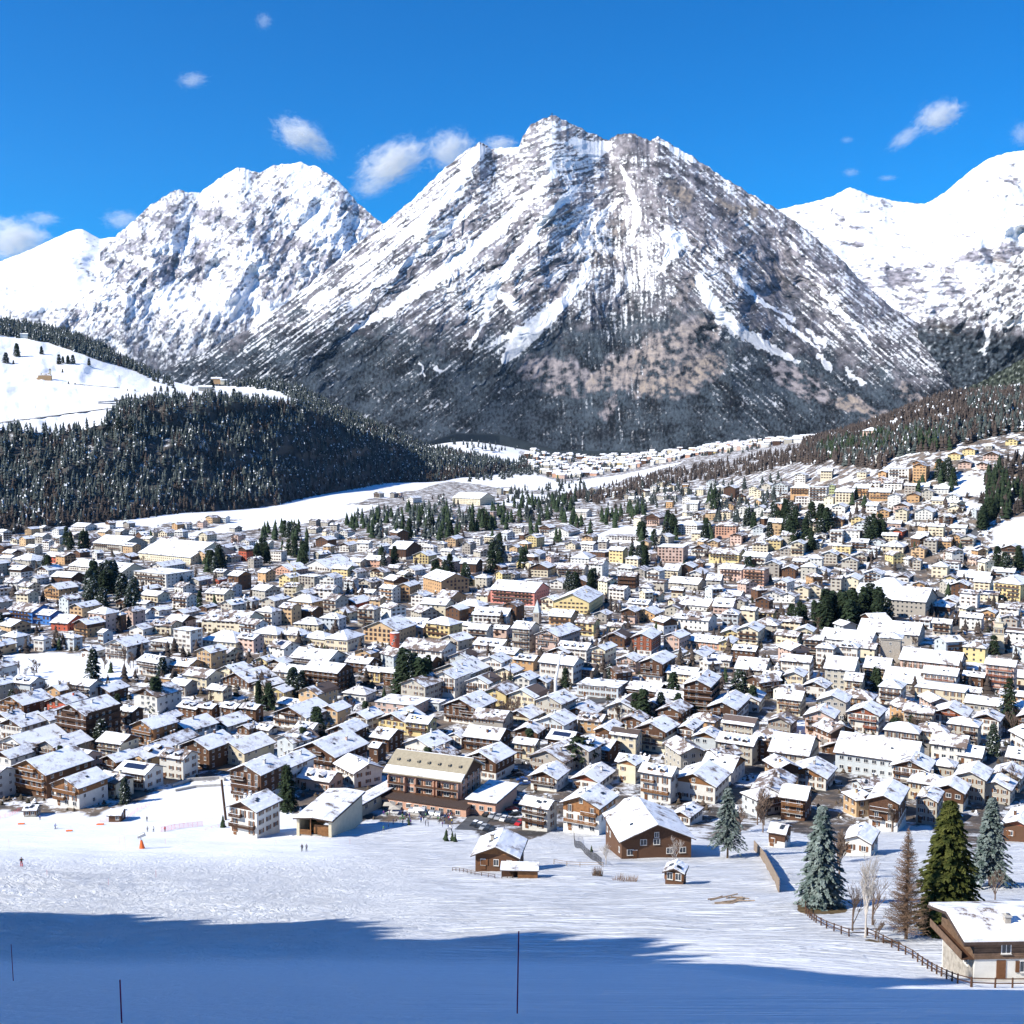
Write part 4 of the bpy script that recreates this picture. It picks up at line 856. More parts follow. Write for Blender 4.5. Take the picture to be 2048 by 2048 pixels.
N1="""85 355 600 1500 1310 G b dOb;405 600 770 1580 1410 G w dOb;880 1095 1240 1440 1310 E w bs;775 885 960 1380 1215 G w db;430 655 930 1130 865 G w DC
1000 1160 1215 1165 965 G w DbO;1740 1972 2030 1544 1310 G w Db;0 170 285 1060 955 G w d;-30 215 345 1230 1120 G w b;-40 85 115 1310 1190 G w d
0 180 250 865 790 G b Ob;355 500 560 860 780 G r d;230 380 430 1010 905 G w d;-30 60 150 960 890 G w d;700 830 975 770 690 G b d;905 1000 1085 1000 840 E g D
1175 1275 1350 960 895 G b d;1345 1480 1545 900 820 E b ms;1500 1600 1660 910 815 E b m;1670 1775 1830 915 815 E b m;1820 1930 1990 925 820 E b m;1560 1720 1800 1000 950 G w d;1790 1880 1960 1020 975 G b d
1370 1560 1650 665 585 E c Tn;1240 1420 1480 575 500 E o b;1040 1190 1245 580 475 E w b;1190 1350 1380 660 605 F o;1650 1770 1890 600 540 G c b;1680 1880 1990 690 620 G w D
795 960 1080 460 350 G w b;610 690 725 440 390 G w db;480 560 580 380 290 H g;255 330 345 390 300 H w;15 125 180 375 285 H w;1510 1780 1850 395 325 H c;1515 1850 1870 260 165 E c m
1310 1440 1525 400 235 F w;1135 1290 1315 260 195 E c m;1135 1320 1400 390 330 F g b;670 800 850 250 110 H p b;850 915 920 235 115 H b b;920 1005 1030 190 90 G p;385 510 655 235 175 E r
255 380 460 190 115 E u b;60 245 255 180 90 E u bn;975 1080 1130 270 220 G w;740 780 900 330 250 E g;1030 1100 1170 150 100 E g;1130 1200 1290 120 80 G w d;1310 1390 1510 130 100 G p d;1500 1560 1640 90 60 G b d"""
N2="""320 550 645 1450 1365 E p m;270 600 790 1300 1180 G p Db;855 920 1000 1250 1115 E b D;870 1000 1120 1150 1045 E b D;540 720 840 1085 1000 G b d;275 400 530 1080 1000 E c bOm
125 380 480 980 885 G w db;485 615 690 935 835 G t dO;165 300 380 830 795 E c;0 95 150 1020 995 E w d;920 1130 1160 1020 920 G y dm;1130 1295 1365 1040 930 E y b;890 1200 1240 880 800 F p
1250 1380 1420 840 780 F g;1410 1665 1730 945 820 G w Db;1330 1500 1625 745 590 G w bO;1565 1830 1925 1160 1050 E b DC;1440 1550 1575 1120 1040 G w;1120 1320 1440 1190 1110 G w bO;1210 1400 1520 1260 1210 G w n
1570 1810 1915 1365 1220 G w Db;655 830 905 775 718 H w;360 612 735 720 548 E w DC;130 340 365 650 553 E w bg;255 545 680 560 455 E w bg;0 80 140 540 455 G y b;90 200 250 560 480 G w db
815 935 985 625 542 E y bO;960 1080 1130 655 552 E b bO;1180 1310 1400 530 480 E b dO;1330 1600 1685 660 560 G k b;1690 1850 1890 600 470 G w;1560 1670 1700 580 500 E w;1085 1400 1475 470 385 E w n
805 1060 1120 330 230 G t;520 690 825 390 305 H c;-30 160 180 340 265 H c;170 340 360 340 270 H c;350 520 540 350 300 H c;485 625 650 235 145 H g;285 470 490 240 190 H c;180 270 345 190 60 E t
0 120 190 200 95 H w b;765 890 915 200 75 H k b;1280 1460 1515 300 195 H y b;1515 1600 1630 250 190 E w;1600 1740 1790 330 225 E k b;1790 1890 1910 290 220 E p b;1630 1890 1900 180 120 E w m;1640 1850 1900 390 350 E w m"""
N3="""375 655 780 1775 1560 G w dbO;70 265 340 1750 1565 E w b;135 335 430 1450 1345 G w db;450 650 770 1440 1370 G w dbR;785 1000 1050 1300 1240 E c m;800 930 965 1390 1245 G c dO;960 1195 1260 1540 1320 E w bOm;1195 1530 1640 1540 1400 G w dO
1420 1650 1760 1400 1295 E w dO;1200 1340 1440 1700 1640 G w d;745 900 1010 1690 1620 G w d;930 1155 1235 1160 990 G c db;1240 1365 1450 1130 980 G w db;1365 1535 1560 1165 1040 G g dO;1540 1810 1870 1250 1095 E k m;625 745 850 1060 990 G b dO
265 440 520 1180 1060 E b bs;590 725 830 1220 1130 E b bm;15 165 215 1210 1090 E c b;20 190 270 1060 1000 G b d;-50 135 215 950 890 G c db;375 600 680 910 890 G b d;1470 1690 1790 960 825 G w db;1290 1490 1690 900 650 G b DC
865 1100 1160 760 690 E b DC;965 1130 1240 620 480 G w Db;785 930 960 560 460 G p b;600 700 790 540 375 G c b;200 460 500 630 490 E w;0 130 150 710 600 G w;150 260 290 690 620 G w d;480 800 860 750 665 F g
340 560 580 470 375 E w m;175 350 520 430 275 G p b;0 130 210 400 220 E k b;10 160 190 540 455 E o m;900 1050 1150 420 290 G w RD;1140 1260 1340 390 285 G p;1340 1560 1600 380 325 E a;1560 1660 1740 390 325 G y
1215 1480 1505 235 155 E w m;1680 1900 1960 640 530 E k;1160 1380 1430 640 565 E c;1880 2000 2080 700 600 E c;270 420 480 470 400 G b D;1500 1640 1660 510 455 E w b;1310 1450 1560 460 430 G k;1210 1290 1320 440 400 G g"""
N4="""590 830 880 1020 870 G w dRb;1220 1490 1530 985 880 G w dRb;1220 1480 1525 1230 1110 E w n;0 295 400 1300 1170 E k;400 640 750 1180 1130 G b d;470 1100 1180 1370 1225 E g;920 1200 1215 1450 1280 G w db;140 435 480 1440 1340 G w dO
90 275 370 1670 1500 E b bO;0 125 190 1870 1765 E w D;560 775 830 1932 1835 G w;750 975 1050 1750 1525 G w Db;1110 1270 1400 1700 1520 G k;1240 1470 1510 1600 1450 G k D;1400 1630 1680 1540 1350 G k;1765 1990 2100 1830 1720 G b R
1795 1960 2000 1350 1200 E k b;1235 1400 1425 1340 1265 H k;1430 1600 1700 1250 1185 E w;370 585 620 915 770 G s;60 240 285 880 755 E c bO;260 430 475 750 660 G w d;120 260 290 700 575 G c;0 90 110 650 570 G o
90 310 325 600 470 E w;420 640 710 690 530 E k;575 700 735 720 610 E c b;720 905 960 630 520 E y b;830 1000 1040 800 670 H w b;1160 1415 1440 720 570 E w bR;1090 1480 1490 800 700 F c;1470 1620 1635 700 580 E w D;1630 1850 1870 720 500 E p bR
975 1440 1460 560 490 E p;1480 1750 1780 860 800 E k;660 1130 1180 350 265 E s;380 770 790 380 320 E w;1870 1990 2060 650 590 E c;1880 2020 2100 1050 890 G b b;860 1200 1260 700 640 E k;1000 1100 1160 640 560 F g"""
M1="""700 920 960 620 565 E k b;335 465 490 705 655 E r;95 235 260 755 685 H k;0 80 95 700 665 E w;520 700 730 770 735 E w;735 830 1000 745 700 G w;905 985 1010 680 655 G b;1030 1440 1470 715 660 E c;1130 1230 1480 770 730 G w;670 920 960 830 770 E c
1005 1255 1320 890 790 F w b;1020 1085 1330 940 905 G b;1430 1500 1600 870 835 G k;1610 1650 1720 860 830 G r;1725 1800 1900 910 800 E b bO;1550 1690 1740 1000 935 E c;385 540 580 860 810 E b;480 540 610 920 870 G w;335 445 500 980 900 G o bO;30 130 240 900 850 E w
875 960 1060 1040 1000 G w D;1060 1190 1215 1000 950 E c;1490 1540 1640 600 565 G w;1620 1700 1790 620 590 G w;1800 1860 1932 690 600 G r d"""
M2="""1135 1185 1390 555 515 G w;1480 1690 1790 570 520 E c;1715 1790 1815 680 620 F p;1130 1190 1210 800 760 H w;450 540 600 880 830 G b d;535 590 615 830 780 G w;0 95 115 900 855 E c;200 280 295 940 880 E w;110 190 205 990 920 F w
630 700 780 920 870 G w d;760 850 870 920 855 E w;1005 1130 1260 980 900 E w D;1185 1300 1330 1010 950 G y;1395 1470 1500 970 915 E w;130 260 340 1100 1060 G a;345 560 640 1070 1055 G w R;570 690 720 1120 1050 E y;815 960 1000 1040 985 E a
705 760 910 1120 1075 G w d;1320 1440 1480 1080 1000 G p d;1110 1200 1260 1100 1060 G w;1540 1660 1710 1100 1010 E p D;1650 1740 1785 1190 1120 H k;480 590 615 1250 1120 G w;320 440 460 1200 1110 F k;440 580 610 1290 1205 E w;935 1030 1075 1310 1200 E w bO;1070 1160 1240 1300 1180 G o bO
770 880 910 1260 1230 E w;1345 1460 1620 1330 1275 E o;1510 1680 1740 1400 1335 H b D;1240 1430 1450 1425 1320 E c;40 140 260 1350 1290 G k;240 420 440 1370 1305 H t;505 600 700 1380 1285 E k b;630 760 880 1360 1310 G r d;1760 2100 2220 1330 1225 E P b"""
M3="""465 560 575 660 620 E w;1000 1110 1240 720 660 G p db;1235 1395 1415 790 725 H w;1285 1345 1390 560 510 G w;1340 1400 1480 610 555 E w;1595 1680 1720 540 440 G w D;1695 1790 1830 640 590 G w;1825 1900 1935 670 590 G w;1530 1690 1705 800 728 H a;1645 1730 1870 860 800 G p d
1480 1710 1735 1000 940 E y b;1740 1910 1950 1010 960 E w b;730 835 860 1005 910 E y;970 1050 1080 985 935 G w;1095 1290 1330 1000 890 F p;1350 1470 1495 950 900 G w db;440 580 640 1010 972 H w;580 680 740 1130 1015 E w;135 270 325 1110 1040 G c d;335 540 575 1110 1050 E k b
435 560 590 1200 1145 G b d;795 930 960 1220 1105 E w Db;1015 1110 1145 1150 1065 G w b;1140 1250 1305 1120 1060 E c;1320 1440 1510 1120 1090 G w;1175 1400 1460 1210 1165 E k;1465 1570 1610 1230 1135 E k;1565 1730 1760 1140 1055 E p b;1740 1900 1940 1180 1060 F a b;310 580 690 1390 1300 G y
275 440 500 1480 1410 E o b;755 800 870 1350 1310 G w;870 1020 1055 1380 1315 E w m;1220 1480 1510 1370 1330 E w;1515 1660 1700 1390 1335 E p m;700 960 1000 840 808 F w;590 700 720 960 925 F b;1555 1720 1760 1290 1250 E w"""
M4="""305 440 460 545 435 F w b;460 500 585 480 420 G l;505 640 655 550 470 E c;640 760 800 490 440 E o bO;760 920 940 530 470 E o bO;905 1060 1085 400 295 F w b;830 890 960 370 320 G o dO;1090 1190 1235 400 275 G o dO;1090 1150 1235 300 245 G o dO;1255 1350 1385 290 245 G o dO
1355 1450 1480 225 185 G y dO;1465 1560 1585 190 150 G y dO;1435 1530 1580 290 250 G p d;1570 1660 1690 295 260 G p d;1620 1750 1780 225 190 G p d;1790 1880 1932 115 80 G y;1640 1690 1700 145 120 F k;1120 1210 1230 460 430 E w;1250 1360 1375 480 445 E w;1045 1140 1190 545 495 G o dO
870 1010 1030 450 400 E w;810 880 910 400 370 G p;800 880 910 230 185 G w;1235 1320 1340 560 530 E c;1340 1440 1480 540 505 G w;945 1060 1100 620 575 G p d;1105 1240 1280 680 620 G w;1290 1390 1420 710 660 G b dO;1375 1490 1510 790 740 E w;1355 1470 1500 620 590 G c
625 720 745 710 670 G y;475 560 605 730 675 G o d;480 580 610 630 580 G w;465 560 580 860 765 F w b;560 690 700 830 765 F w;625 750 770 910 850 E w b;510 620 635 940 880 F y;925 1010 1055 820 765 G r d;1115 1200 1260 860 800 E c;1230 1380 1395 900 840 E o
855 1020 1050 940 885 H c;900 1000 1015 740 705 E p;1755 1900 1930 1020 900 G w db;1650 1720 1750 1010 970 E w;1230 1350 1370 1120 1035 H c;1550 1670 1700 1220 1150 E c;1420 1660 1690 1150 1120 E w;775 1000 1030 1240 1175 H p;1200 1370 1410 1400 1340 H w D;330 450 475 1130 1075 G w b
45 140 200 1250 1150 G w b;560 680 790 1220 1130 G c;470 550 570 1220 1120 E k;960 1060 1220 1150 1115 G w d;1090 1150 1280 1060 990 G k;190 270 285 730 670 E t;0 100 120 790 700 E t;205 320 335 570 510 F w;45 190 235 640 560 F a;200 280 305 400 340 G w
395 480 495 370 310 E c;670 740 750 360 320 F c;740 820 850 620 570 E w;1300 1420 1470 1340 1300 G w d;880 1180 1200 1410 1290 E k"""
panel(0,1200,N1,True); panel(512,1200,N2,True); panel(1024,1200,N3,True); panel(1536,1200,N4,True)
panel(0,940,M1,False); panel(512,860,M2,False); panel(1024,860,M3,False); panel(1536,860,M4,False)
# ---------------------------------------------------------------- the single buildings of the foreground
def near_house(*a,**k):
    r,d=house(*a,**k); return r,d
near_house(458,514,553,1677,1620,'G','w','db',near=True,desc='white three-storey chalet alone on the snow left of the wooden hall',group='chalets of the town')
barn,bd=near_house(1216,1243,1387,1718,1679,'g','b','x',near=True,theta=13,name='barn',desc='big dark brown timber barn with broad snowy roof at the edge of the piste',group='buildings on the piste')
near_house(948,1034,1040,1742,1711,'G','b','O',near=True,theta=9,name='hut',desc='small brown log hut with light window on the piste',group='buildings on the piste')
near_house(1329,1366,1372,1769,1755,'G','b','',near=True,theta=9,name='shed',desc='tiny weathered wooden shed alone below the dark barn',group='buildings on the piste')
near_house(217,241,252,1644,1631,'E','b','',near=True,theta=20,name='shed',desc='small brown shed beside the red safety netting on the left',group='buildings on the piste')
near_house(47,72,82,1634,1622,'E','k','',near=True,theta=20,name='shed',desc='small grey green shed near the left edge of the piste',group='buildings on the piste')
BOX.extend([(458,1590,560,1677),(1190,1620,1405,1725),(585,1560,760,1680),(745,1490,1015,1660)])
# open-fronted shelter next to the hut
x,y,z=G(1003,1757); k=y/F; sh=link('shelter',None,None,(x,y,z),R(-3)); sh['category']='shelter'; sh['label']='low open timber shelter with flat snowy roof in front of the log hut'; wid=74*k
m=MB(); m.box(wid*.45,0,-1.5,wid,2.6,1.75,'wood2'); m.box(0,2.3,-1.5,wid*.45,2.6,1.6,'wood')
for xx in(0,wid*.15,wid*.3): m.box(xx,0,-1.5,xx+.14,.14,1.8,'wood')
m.build('wall',sh); m=MB(); m.slab([(-.3,-.5,1.85),(wid+.3,-.5,1.85),(wid+.3,3,2.15),(-.3,3,2.15)],.15,'fascia'); rf=m.build('roof',sh)
m=MB(); m.slab([(-.25,-.45,2.15),(wid+.25,-.45,2.15),(wid+.25,2.95,2.45),(-.25,2.95,2.45)],.28,'rsnow'); m.build('snow_layer',rf)
# log chalet at the lower right corner
_q=P(1948,1957,121.0); cx,cy,cz=float(_q[0]),121.0,float(_q[2]); k=cy/F; c_=link('log_chalet',None,None,(cx,cy,cz),R(2)); c_['category']='chalet'; c_['label']='large log chalet with white ground floor at the lower right corner'; c_['group']='buildings on the piste'
L_,R_,h_=13.0,8.5,4.7
m=MB(); m.box(0,0,-5,L_,R_,2.35,'wall_w'); m.box(-.05,.3,-5,0.02,R_-.3,2.3,'stone'); m.build('ground_floor',c_)  # stone-grey sheet darkens the gable side: shade of the overhang put into colour
m=MB()
for i in range(9):
    zz=2.36+i*.27; m.box(-.14,-.16+.03*(i%2),zz,L_+.14,.12,zz+.25,'logs'); m.box(-.16+.03*(i%2),-.1,zz,.14,R_+.1,zz+.25,'logs'); m.box(L_-.1,-.1,zz,L_+.14,R_+.1,zz+.25,'logs')
m.box(.05,.05,2.4,L_-.05,R_,4.8,'wood')
m.add([(-.02,0,4.75),(-.02,R_,4.75),(-.02,R_/2,4.75+R_/2*.28),(.2,0,4.75),(.2,R_,4.75),(.2,R_/2,4.75+R_/2*.28)],[(0,2,1),(3,4,5),(0,3,5,2),(2,5,4,1)],'logs')
m.build('log_wall',c_)
ovx,ovy,pt=1.7,.8,.28; ez=4.75-ovy*pt+.15; rz=4.75+R_/2*pt+.15; m=MB()
m.slab([(-ovx,-ovy,ez),(L_+2,-ovy,ez),(L_+2,R_/2,rz),(-ovx,R_/2,rz)],.3,'fascia'); m.slab([(-ovx,R_/2,rz),(L_+2,R_/2,rz),(L_+2,R_+ovy,ez),(-ovx,R_+ovy,ez)],.3,'fascia')
for yy in(-ovy+.2,R_/2-.1,R_+ovy-.4): m.box(-ovx+.15,yy,(ez if yy<3 or yy>7 else rz)-.55 if True else 0,.2,yy+.22,(ez if yy<3 or yy>7 else rz)-.31,'wood')
rf=m.build('roof',c_)
m=MB(); 
for s_,(q) in enumerate([[(-ovx+.12,-ovy+.12,ez+.42),(L_+1.9,-ovy+.12,ez+.42),(L_+1.9,R_/2,rz+.42),(-ovx+.12,R_/2,rz+.42)],[(-ovx+.12,R_/2,rz+.42),(L_+1.9,R_/2,rz+.42),(L_+1.9,R_+ovy-.12,ez+.42),(-ovx+.12,R_+ovy-.12,ez+.42)]]): m.slab(q,.40,'rsnow')
m.build('snow_layer',rf)
m=MB(); m.box(4.3,1.6,4.8,5.0,2.3,6.5,'stone'); m.box(4.2,1.5,6.52,5.1,2.4,6.7,'concrete'); m.box(4.45,1.75,6.7,4.85,2.15,7.1,'concrete'); m.box(4.25,1.55,7.11,5.05,2.35,7.2,'rsnow'); m.build('chimney',rf)
m=MB(); m.box(2.6,-.08,.0,3.7,.1,2.15,'shutter'); m.build('door',c_)
for xx,zz,kd in((5.9,.75,'a'),(10.2,.75,'a'),(3.6,3.1,'e'),(6.8,3.1,'e')): link('window',window_mesh(kd),c_,(xx,-.18 if zz>2 else -.03,zz),0)
for yy,zz in((2,.8),(6,.8),(3.2,3.6)): link('window',window_mesh('e'),c_,(-.2 if zz>2 else -.03,yy,zz),-math.pi/2)
m=MB(); m.box(-1.6,-.1,2.3,-.05,R_,2.45,'wood'); m.box(-1.65,-.1,2.45,-1.58,R_,3.3,'logs'); m.build('balcony',c_)
m=MB(); m.box(-.4,-2.6,-3,L_+2,-.02,-.05,'concrete'); m.build('terrace',c_)
BOX.append((1870,1800,2200,1960))
# the pink hotel beside the piste
x,y,z=G(921,1620); rt=link('hotel',None,None,(x,y,z),R(-22)); rt['category']='hotel'; rt['label']='salmon pink hotel with tan roof and terraces beside the piste'; rt['group']='large buildings of the town'
k=y/F; L_=-(921-760)*k/.96; h1=30*k; D_=19
m=MB(); m.box(L_-3,-6.5,-6,5,D_,3.2,'wall_a'); m.box(L_,0,3.2,0,D_-2,9.4,'wall_a'); m.box(L_,.4,9.4,0,D_-2,10.6,'wood')
m.add([(0,0,10.6),(0,D_-2,10.6),(0,(D_-2)/2,15.0),(L_,0,10.6),(L_,D_-2,10.6),(L_,(D_-2)/2,15.0)],[(0,1,2),(5,4,3)],'wood'); m.build('wall',rt)
m=MB(); m.box(L_-3.6,-7.1,3.2,5.6,0,3.6,'fascia'); m.build('terrace_roof',rt)
m=MB(); q=(D_-2)/2; m.slab([(L_-1.2,-1.6,10.2),(1.2,-1.6,10.2),(1.2,q,15.4),(L_-1.2,q,15.4)],.35,'tanroof'); m.slab([(L_-1.2,q,15.4),(1.2,q,15.4),(1.2,D_-.4,10.2),(L_-1.2,D_-.4,10.2)],.35,'tanroof'); rf=m.build('roof',rt)
m=MB(); a_=lambda yy:10.2+(yy+1.6)/(q+1.6)*5.2
m.slab([(L_-1.1,-1.5,a_(-1.5)+.3),(1.1,-1.5,a_(-1.5)+.3),(1.1,1.3,a_(1.3)+.3),(L_-1.1,1.3,a_(1.3)+.3)],.29,'rsnow'); m.slab([(L_-1,q+.2,15.6),(1,q+.2,15.6),(1,D_-.6,10.6),(L_-1,D_-.6,10.6)],.25,'rsnow'); m.build('snow_layer',rf)
for i in range(7):
    m=MB(); xx=L_+2+i*(-L_-4)/6; zz=a_(4.4); m.box(xx-.4,3.6,zz-.3,xx+.4,4.8,zz+.5,'tanroof'); m.add([(xx-.3,3.58,zz-.1),(xx+.3,3.58,zz-.1),(xx+.3,3.58,zz+.4),(xx-.3,3.58,zz+.4)],[(0,1,2,3)],'glass'); m.build('dormer',rf)
for j,zz in enumerate((3.6,6.4)):
    for x0_,x1_ in ((L_+.6,L_*.74),(L_*.60,L_*.34),(L_*.31,-.4)):
        m=MB(); m.box(x0_,-1.5,zz-.12,x1_,-.02,zz,'concrete'); m.box(x0_,-1.52,zz,x1_,-1.44,zz+.75,'wood')
        for xx in (x0_,x1_-.35): m.box(xx,-1.44,zz,xx+.35,-.02,zz+2.6,'wall_a')
        m.build('balcony',rt)
    for i in range(8): link('window',window_mesh('c' if i%2 else 'd'),rt,(L_+2.2+i*(-L_-4)/7,-.05,zz+.1+.5*(i%2==0)),0)
for i in range(11): link('window',window_mesh('b'),rt,(L_-1+i*(-L_+3)/10,-6.56,.9),0)
for j in range(3):
    for i in range(4): link('window',window_mesh('a'),rt,(.05,2.5+i*4,3.9+j*2.3),math.pi/2)
m=MB(); m.box(4,-3,-6,14,D_-3,5.0,'wall_a'); m.build('annex',rt); m=MB(); m.slab([(3.3,-3.8,5.3),(14.8,-3.8,5.3),(14.8,D_-2.2,5.6),(3.3,D_-2.2,5.6)],.25,'fascia'); m.build('annex_roof',rt); m=MB(); m.slab([(3.4,-3.7,5.6),(14.7,-3.7,5.6),(14.7,D_-2.3,5.9),(3.4,D_-2.3,5.9)],.28,'rsnow'); m.build('snow_layer',rt)
for i in range(3): link('window',window_mesh('b'),rt,(6+i*3,-3.06,2.2),0)
m=MB(); 
for i in range(5): m.tube((-14+i*2.4,-9.5,.9),(-12.1+i*2.4,-9.5,.9),1.5,1.5,'metal',12)
m.box(-15,-11.2,-3,-1.5,-7.8,.9,'concrete'); m.build('glass_veranda',rt)
# open wooden hall with the long snowy roof
def hall(px0,pxc,pyb,pye,dep,ang,label,wallm,open_):
    x,y,z=G(pxc,pyb); k=y/F; L_=(pxc-px0)*k/math.cos(R(ang)); h_=(pyb-pye)*k; r_=link('hall',None,None,(x,y,z),R(-ang)); r_['category']='hall'; r_['label']=label; r_['group']='halls beside the piste'
    m=MB()
    if open_:
        m.box(-L_,0,-4,-L_+.9,.5,h_,wallm); m.box(-.9,0,-4,0,.5,h_,wallm); m.box(-.3,.5,-4,0,dep,h_,wallm); m.box(-L_,.5,-4,-L_+.3,dep,h_,wallm); m.box(-L_,dep-.3,-4,0,dep,h_,wallm); m.box(-L_+.9,.3,-4,-.9,.5,0.1,'concrete')
        m.build('wall',r_); m=MB(); m.box(-L_*.55,1.2,0,-1.0,1.6,h_*.6,'wood2'); m.box(-L_*.55,3.2,h_*.6,-L_*.1,3.6,h_*.78,'wood2'); m.build('plywood_booth',r_)
        for i in (1,): m=MB(); m.box(-L_*.6-.12,.05,0,-L_*.6+.12,.3,h_,'wood2'); m.build('post',r_)
        m=MB(); 
        for zz in (.2,.6,1.0,1.4): m.box(-L_+.9,.1,zz,-L_*.62,.2,zz+.25,'wood2')
        m.build('plank_barrier',r_); m=MB()
        for zz in (.2,.6,1.0): m.box(-3.2,.1,zz,-.95,.2,zz+.25,'wood2')
        m.build('plank_barrier',r_)
    else:
        m.box(-L_,0,-4,0,dep,h_,wallm); m.build('wall',r_)
        for i in range(6): link('window',window_mesh('b'),r_,(.05,2+i*(dep-4)/5,h_-2.0),math.pi/2)
    m=MB(); m.slab([(-L_-.7,-1.0,h_+.2),(-L_/2,-1.0,h_+.8),(-L_/2,dep+.8,h_+.8),(-L_-.7,dep+.8,h_+.2)],.35,'fascia'); m.slab([(-L_/2,-1,h_+.8),(.8,-1,h_+.2),(.8,dep+.8,h_+.2),(-L_/2,dep+.8,h_+.8)],.35,'fascia'); rf=m.build('roof',r_)
    m=MB(); n=5
    for i in range(n):
        for (xa,xb,za,zb) in ((-L_-.6,-L_/2,h_+.2,h_+.8),(-L_/2,.7,h_+.8,h_+.2)):
            pass
    for i in range(4):
        xa=-L_-.6+i*(L_+1.3)/4+.06; xb=-L_-.6+(i+1)*(L_+1.3)/4-.06; zf=lambda xx: h_+.8-abs(xx+L_/2)*1.2/(L_+1.4)+.22
        m.slab([(xa,-.9,zf(xa)),(xb,-.9,zf(xb)),(xb,dep+.7,zf(xb)),(xa,dep+.7,zf(xa))],.21,'rsnow')
    m.build('snow_layer',rf)
hall(588,663,1675,1640,25,13,'open fronted wooden hall with striped snowy roof beside the piste','wall_c',True)
hall(680,708,1640,1617,30,26,'long low wing with snowy roof behind the open wooden hall','wall_c',False)
# ---------------------------------------------------------------- towers, spire, mast, crane, chapel
def tower_root(name,px,py,label,cat='tower',ang=-24,group=None):
    x,y,z=G(px,py); r_=link(name,None,None,(x,y,z),R(ang)); r_['category']=cat; r_['label']=label
    if group: r_['group']=group
    return r_,y/F
r_,k=tower_root('round_tower',785,1304,'round red tower with flat top beside the dark slate roof')
m=MB(); w_=9.6*k; h_=36*k; m.tube((0,w_,-4),(0,w_,h_),w_,w_,'wall_r',24); m.build('shaft',r_,smooth=False); m=MB(); m.tube((0,w_,h_),(0,w_,h_+.5),w_+.25,w_+.25,'wall_r',24); m.tube((0,w_,h_+.51),(0,w_,h_+.7),w_,w_,'rsnow',24); m.build('parapet',r_)
for i in range(4):
    a=R(-110+i*18); link('window',window_mesh('e'),r_,(math.cos(a)*w_*1.0,w_+math.sin(a)*w_*1.0,2.5+i*2.0),a+math.pi/2)
m=MB(); m.tube((0,w_,h_),(0,w_,h_+5),.12,.08,'metal',6); m.build('antenna',r_)
BOX.append((770,1265,800,1304))
r_,k=tower_root('stone_tower',1780,1325,'square grey stone tower with snowy cap among the old town roofs')
a=19*k;h_=46*k; m=MB(); m.box(-a,0,-4,a,2*a,h_,'stone'); m.box(-a-.5,-.5,h_,a+.5,2*a+.5,h_+1.2,'stone'); m.build('shaft',r_)
for zz in(h_*.45,h_*.8): link('window',window_mesh('e'),r_,(0,-.05,zz),0); link('window',window_mesh('e'),r_,(a+.05,a,zz),math.pi/2)
m=MB(); e=a+1.2; cxx=(0,a,h_+4); q=[(-e,-1.2,h_+1.2),(e,-1.2,h_+1.2),(e,2*a+1.2,h_+1.2),(-e,2*a+1.2,h_+1.2)]
m.add(q+[cxx],[(0,1,4),(1,2,4),(2,3,4),(3,0,4),(3,2,1,0)],'rsnow'); m.build('roof',r_); BOX.append((1745,1268,1800,1325))
r_,k=tower_root('bell_tower',1996,1306,'yellow tiered bell tower above the church roofs on the right',cat='bell tower')
a=12*k; zz=-3; m=MB()
for w_,t in((1.0,18*k),(.93,14*k),(.86,13*k),(.78,11*k),(.66,9*k)):
    m.box(-a*w_,a-a*w_,zz,a*w_,a+a*w_,zz+t,'wall_c'); m.box(-a*w_-.35,a-a*w_-.35,zz+t,a*w_+.35,a+a*w_+.35,zz+t+.45,'wall_k'); zz+=t+.45
m.build('shaft',r_)
zt=-3+(18+14+13)*k+1.4
for dx in(-1.3,1.3): link('bell_opening',window_mesh('c'),r_,(dx,a-a*.78-.06,zt+.5),0)
m=MB(); m.tube((0,a,zz),(0,a,zz+2.5),a*.5,a*.35,'wall_c',8); m.tube((0,a,zz+2.5),(0,a,zz+5),a*.45,.05,'rsnow',8); m.build('lantern',r_); BOX.append((1980,1225,2012,1306))
r_,k=tower_root('church_spire',1072,1247,'slender pale church spire with pointed roof in the town centre',cat='church tower')
a=6.5*k; h_=22*k; m=MB(); m.box(-a,0,-3,a,2*a,h_,'wall_s'); m.build('shaft',r_); m=MB(); e=a*1.05; m.add([(-e,a-e,h_),(e,a-e,h_),(e,a+e,h_),(-e,a+e,h_),(0,a,h_+26*k)],[(0,1,4),(1,2,4),(2,3,4),(3,0,4),(3,2,1,0)],'wall_g'); m.build('spire',r_); link('bell_opening',window_mesh('c'),r_,(0,-.06,h_-3),0); BOX.append((1062,1195,1082,1247))
r_,k=tower_root('mast',1111,1416,'tall white tapering mast standing in the middle of the town',cat='mast',ang=0)
m=MB(); m.tube((0,0,-2),(0,0,57*k),.95,.75,'white',10); m.tube((0,0,57*k),(10*k,0,113*k),.75,.35,'white',10); m.build('pole',r_); m=MB(); m.tube((10*k,0,113*k),(10*k,0,116*k),1.5,1.3,'white',8); m.build('head',r_)
r_,k=tower_root('tower_crane',590,1200,'thin yellow crane mast rising between pale blocks left of centre',cat='crane',ang=10)
m=MB()
for s_ in((-1,-1),(1,-1),(1,1),(-1,1)): m.tube((s_[0]*.9,s_[1]*.9,-2),(s_[0]*.9,s_[1]*.9,60*k),.2,.2,'wall_y',4)
for i in range(14): m.tube((-.9,-.9,i*60*k/14),(.9,-.9,(i+1)*60*k/14),.14,.14,'wall_y',4)
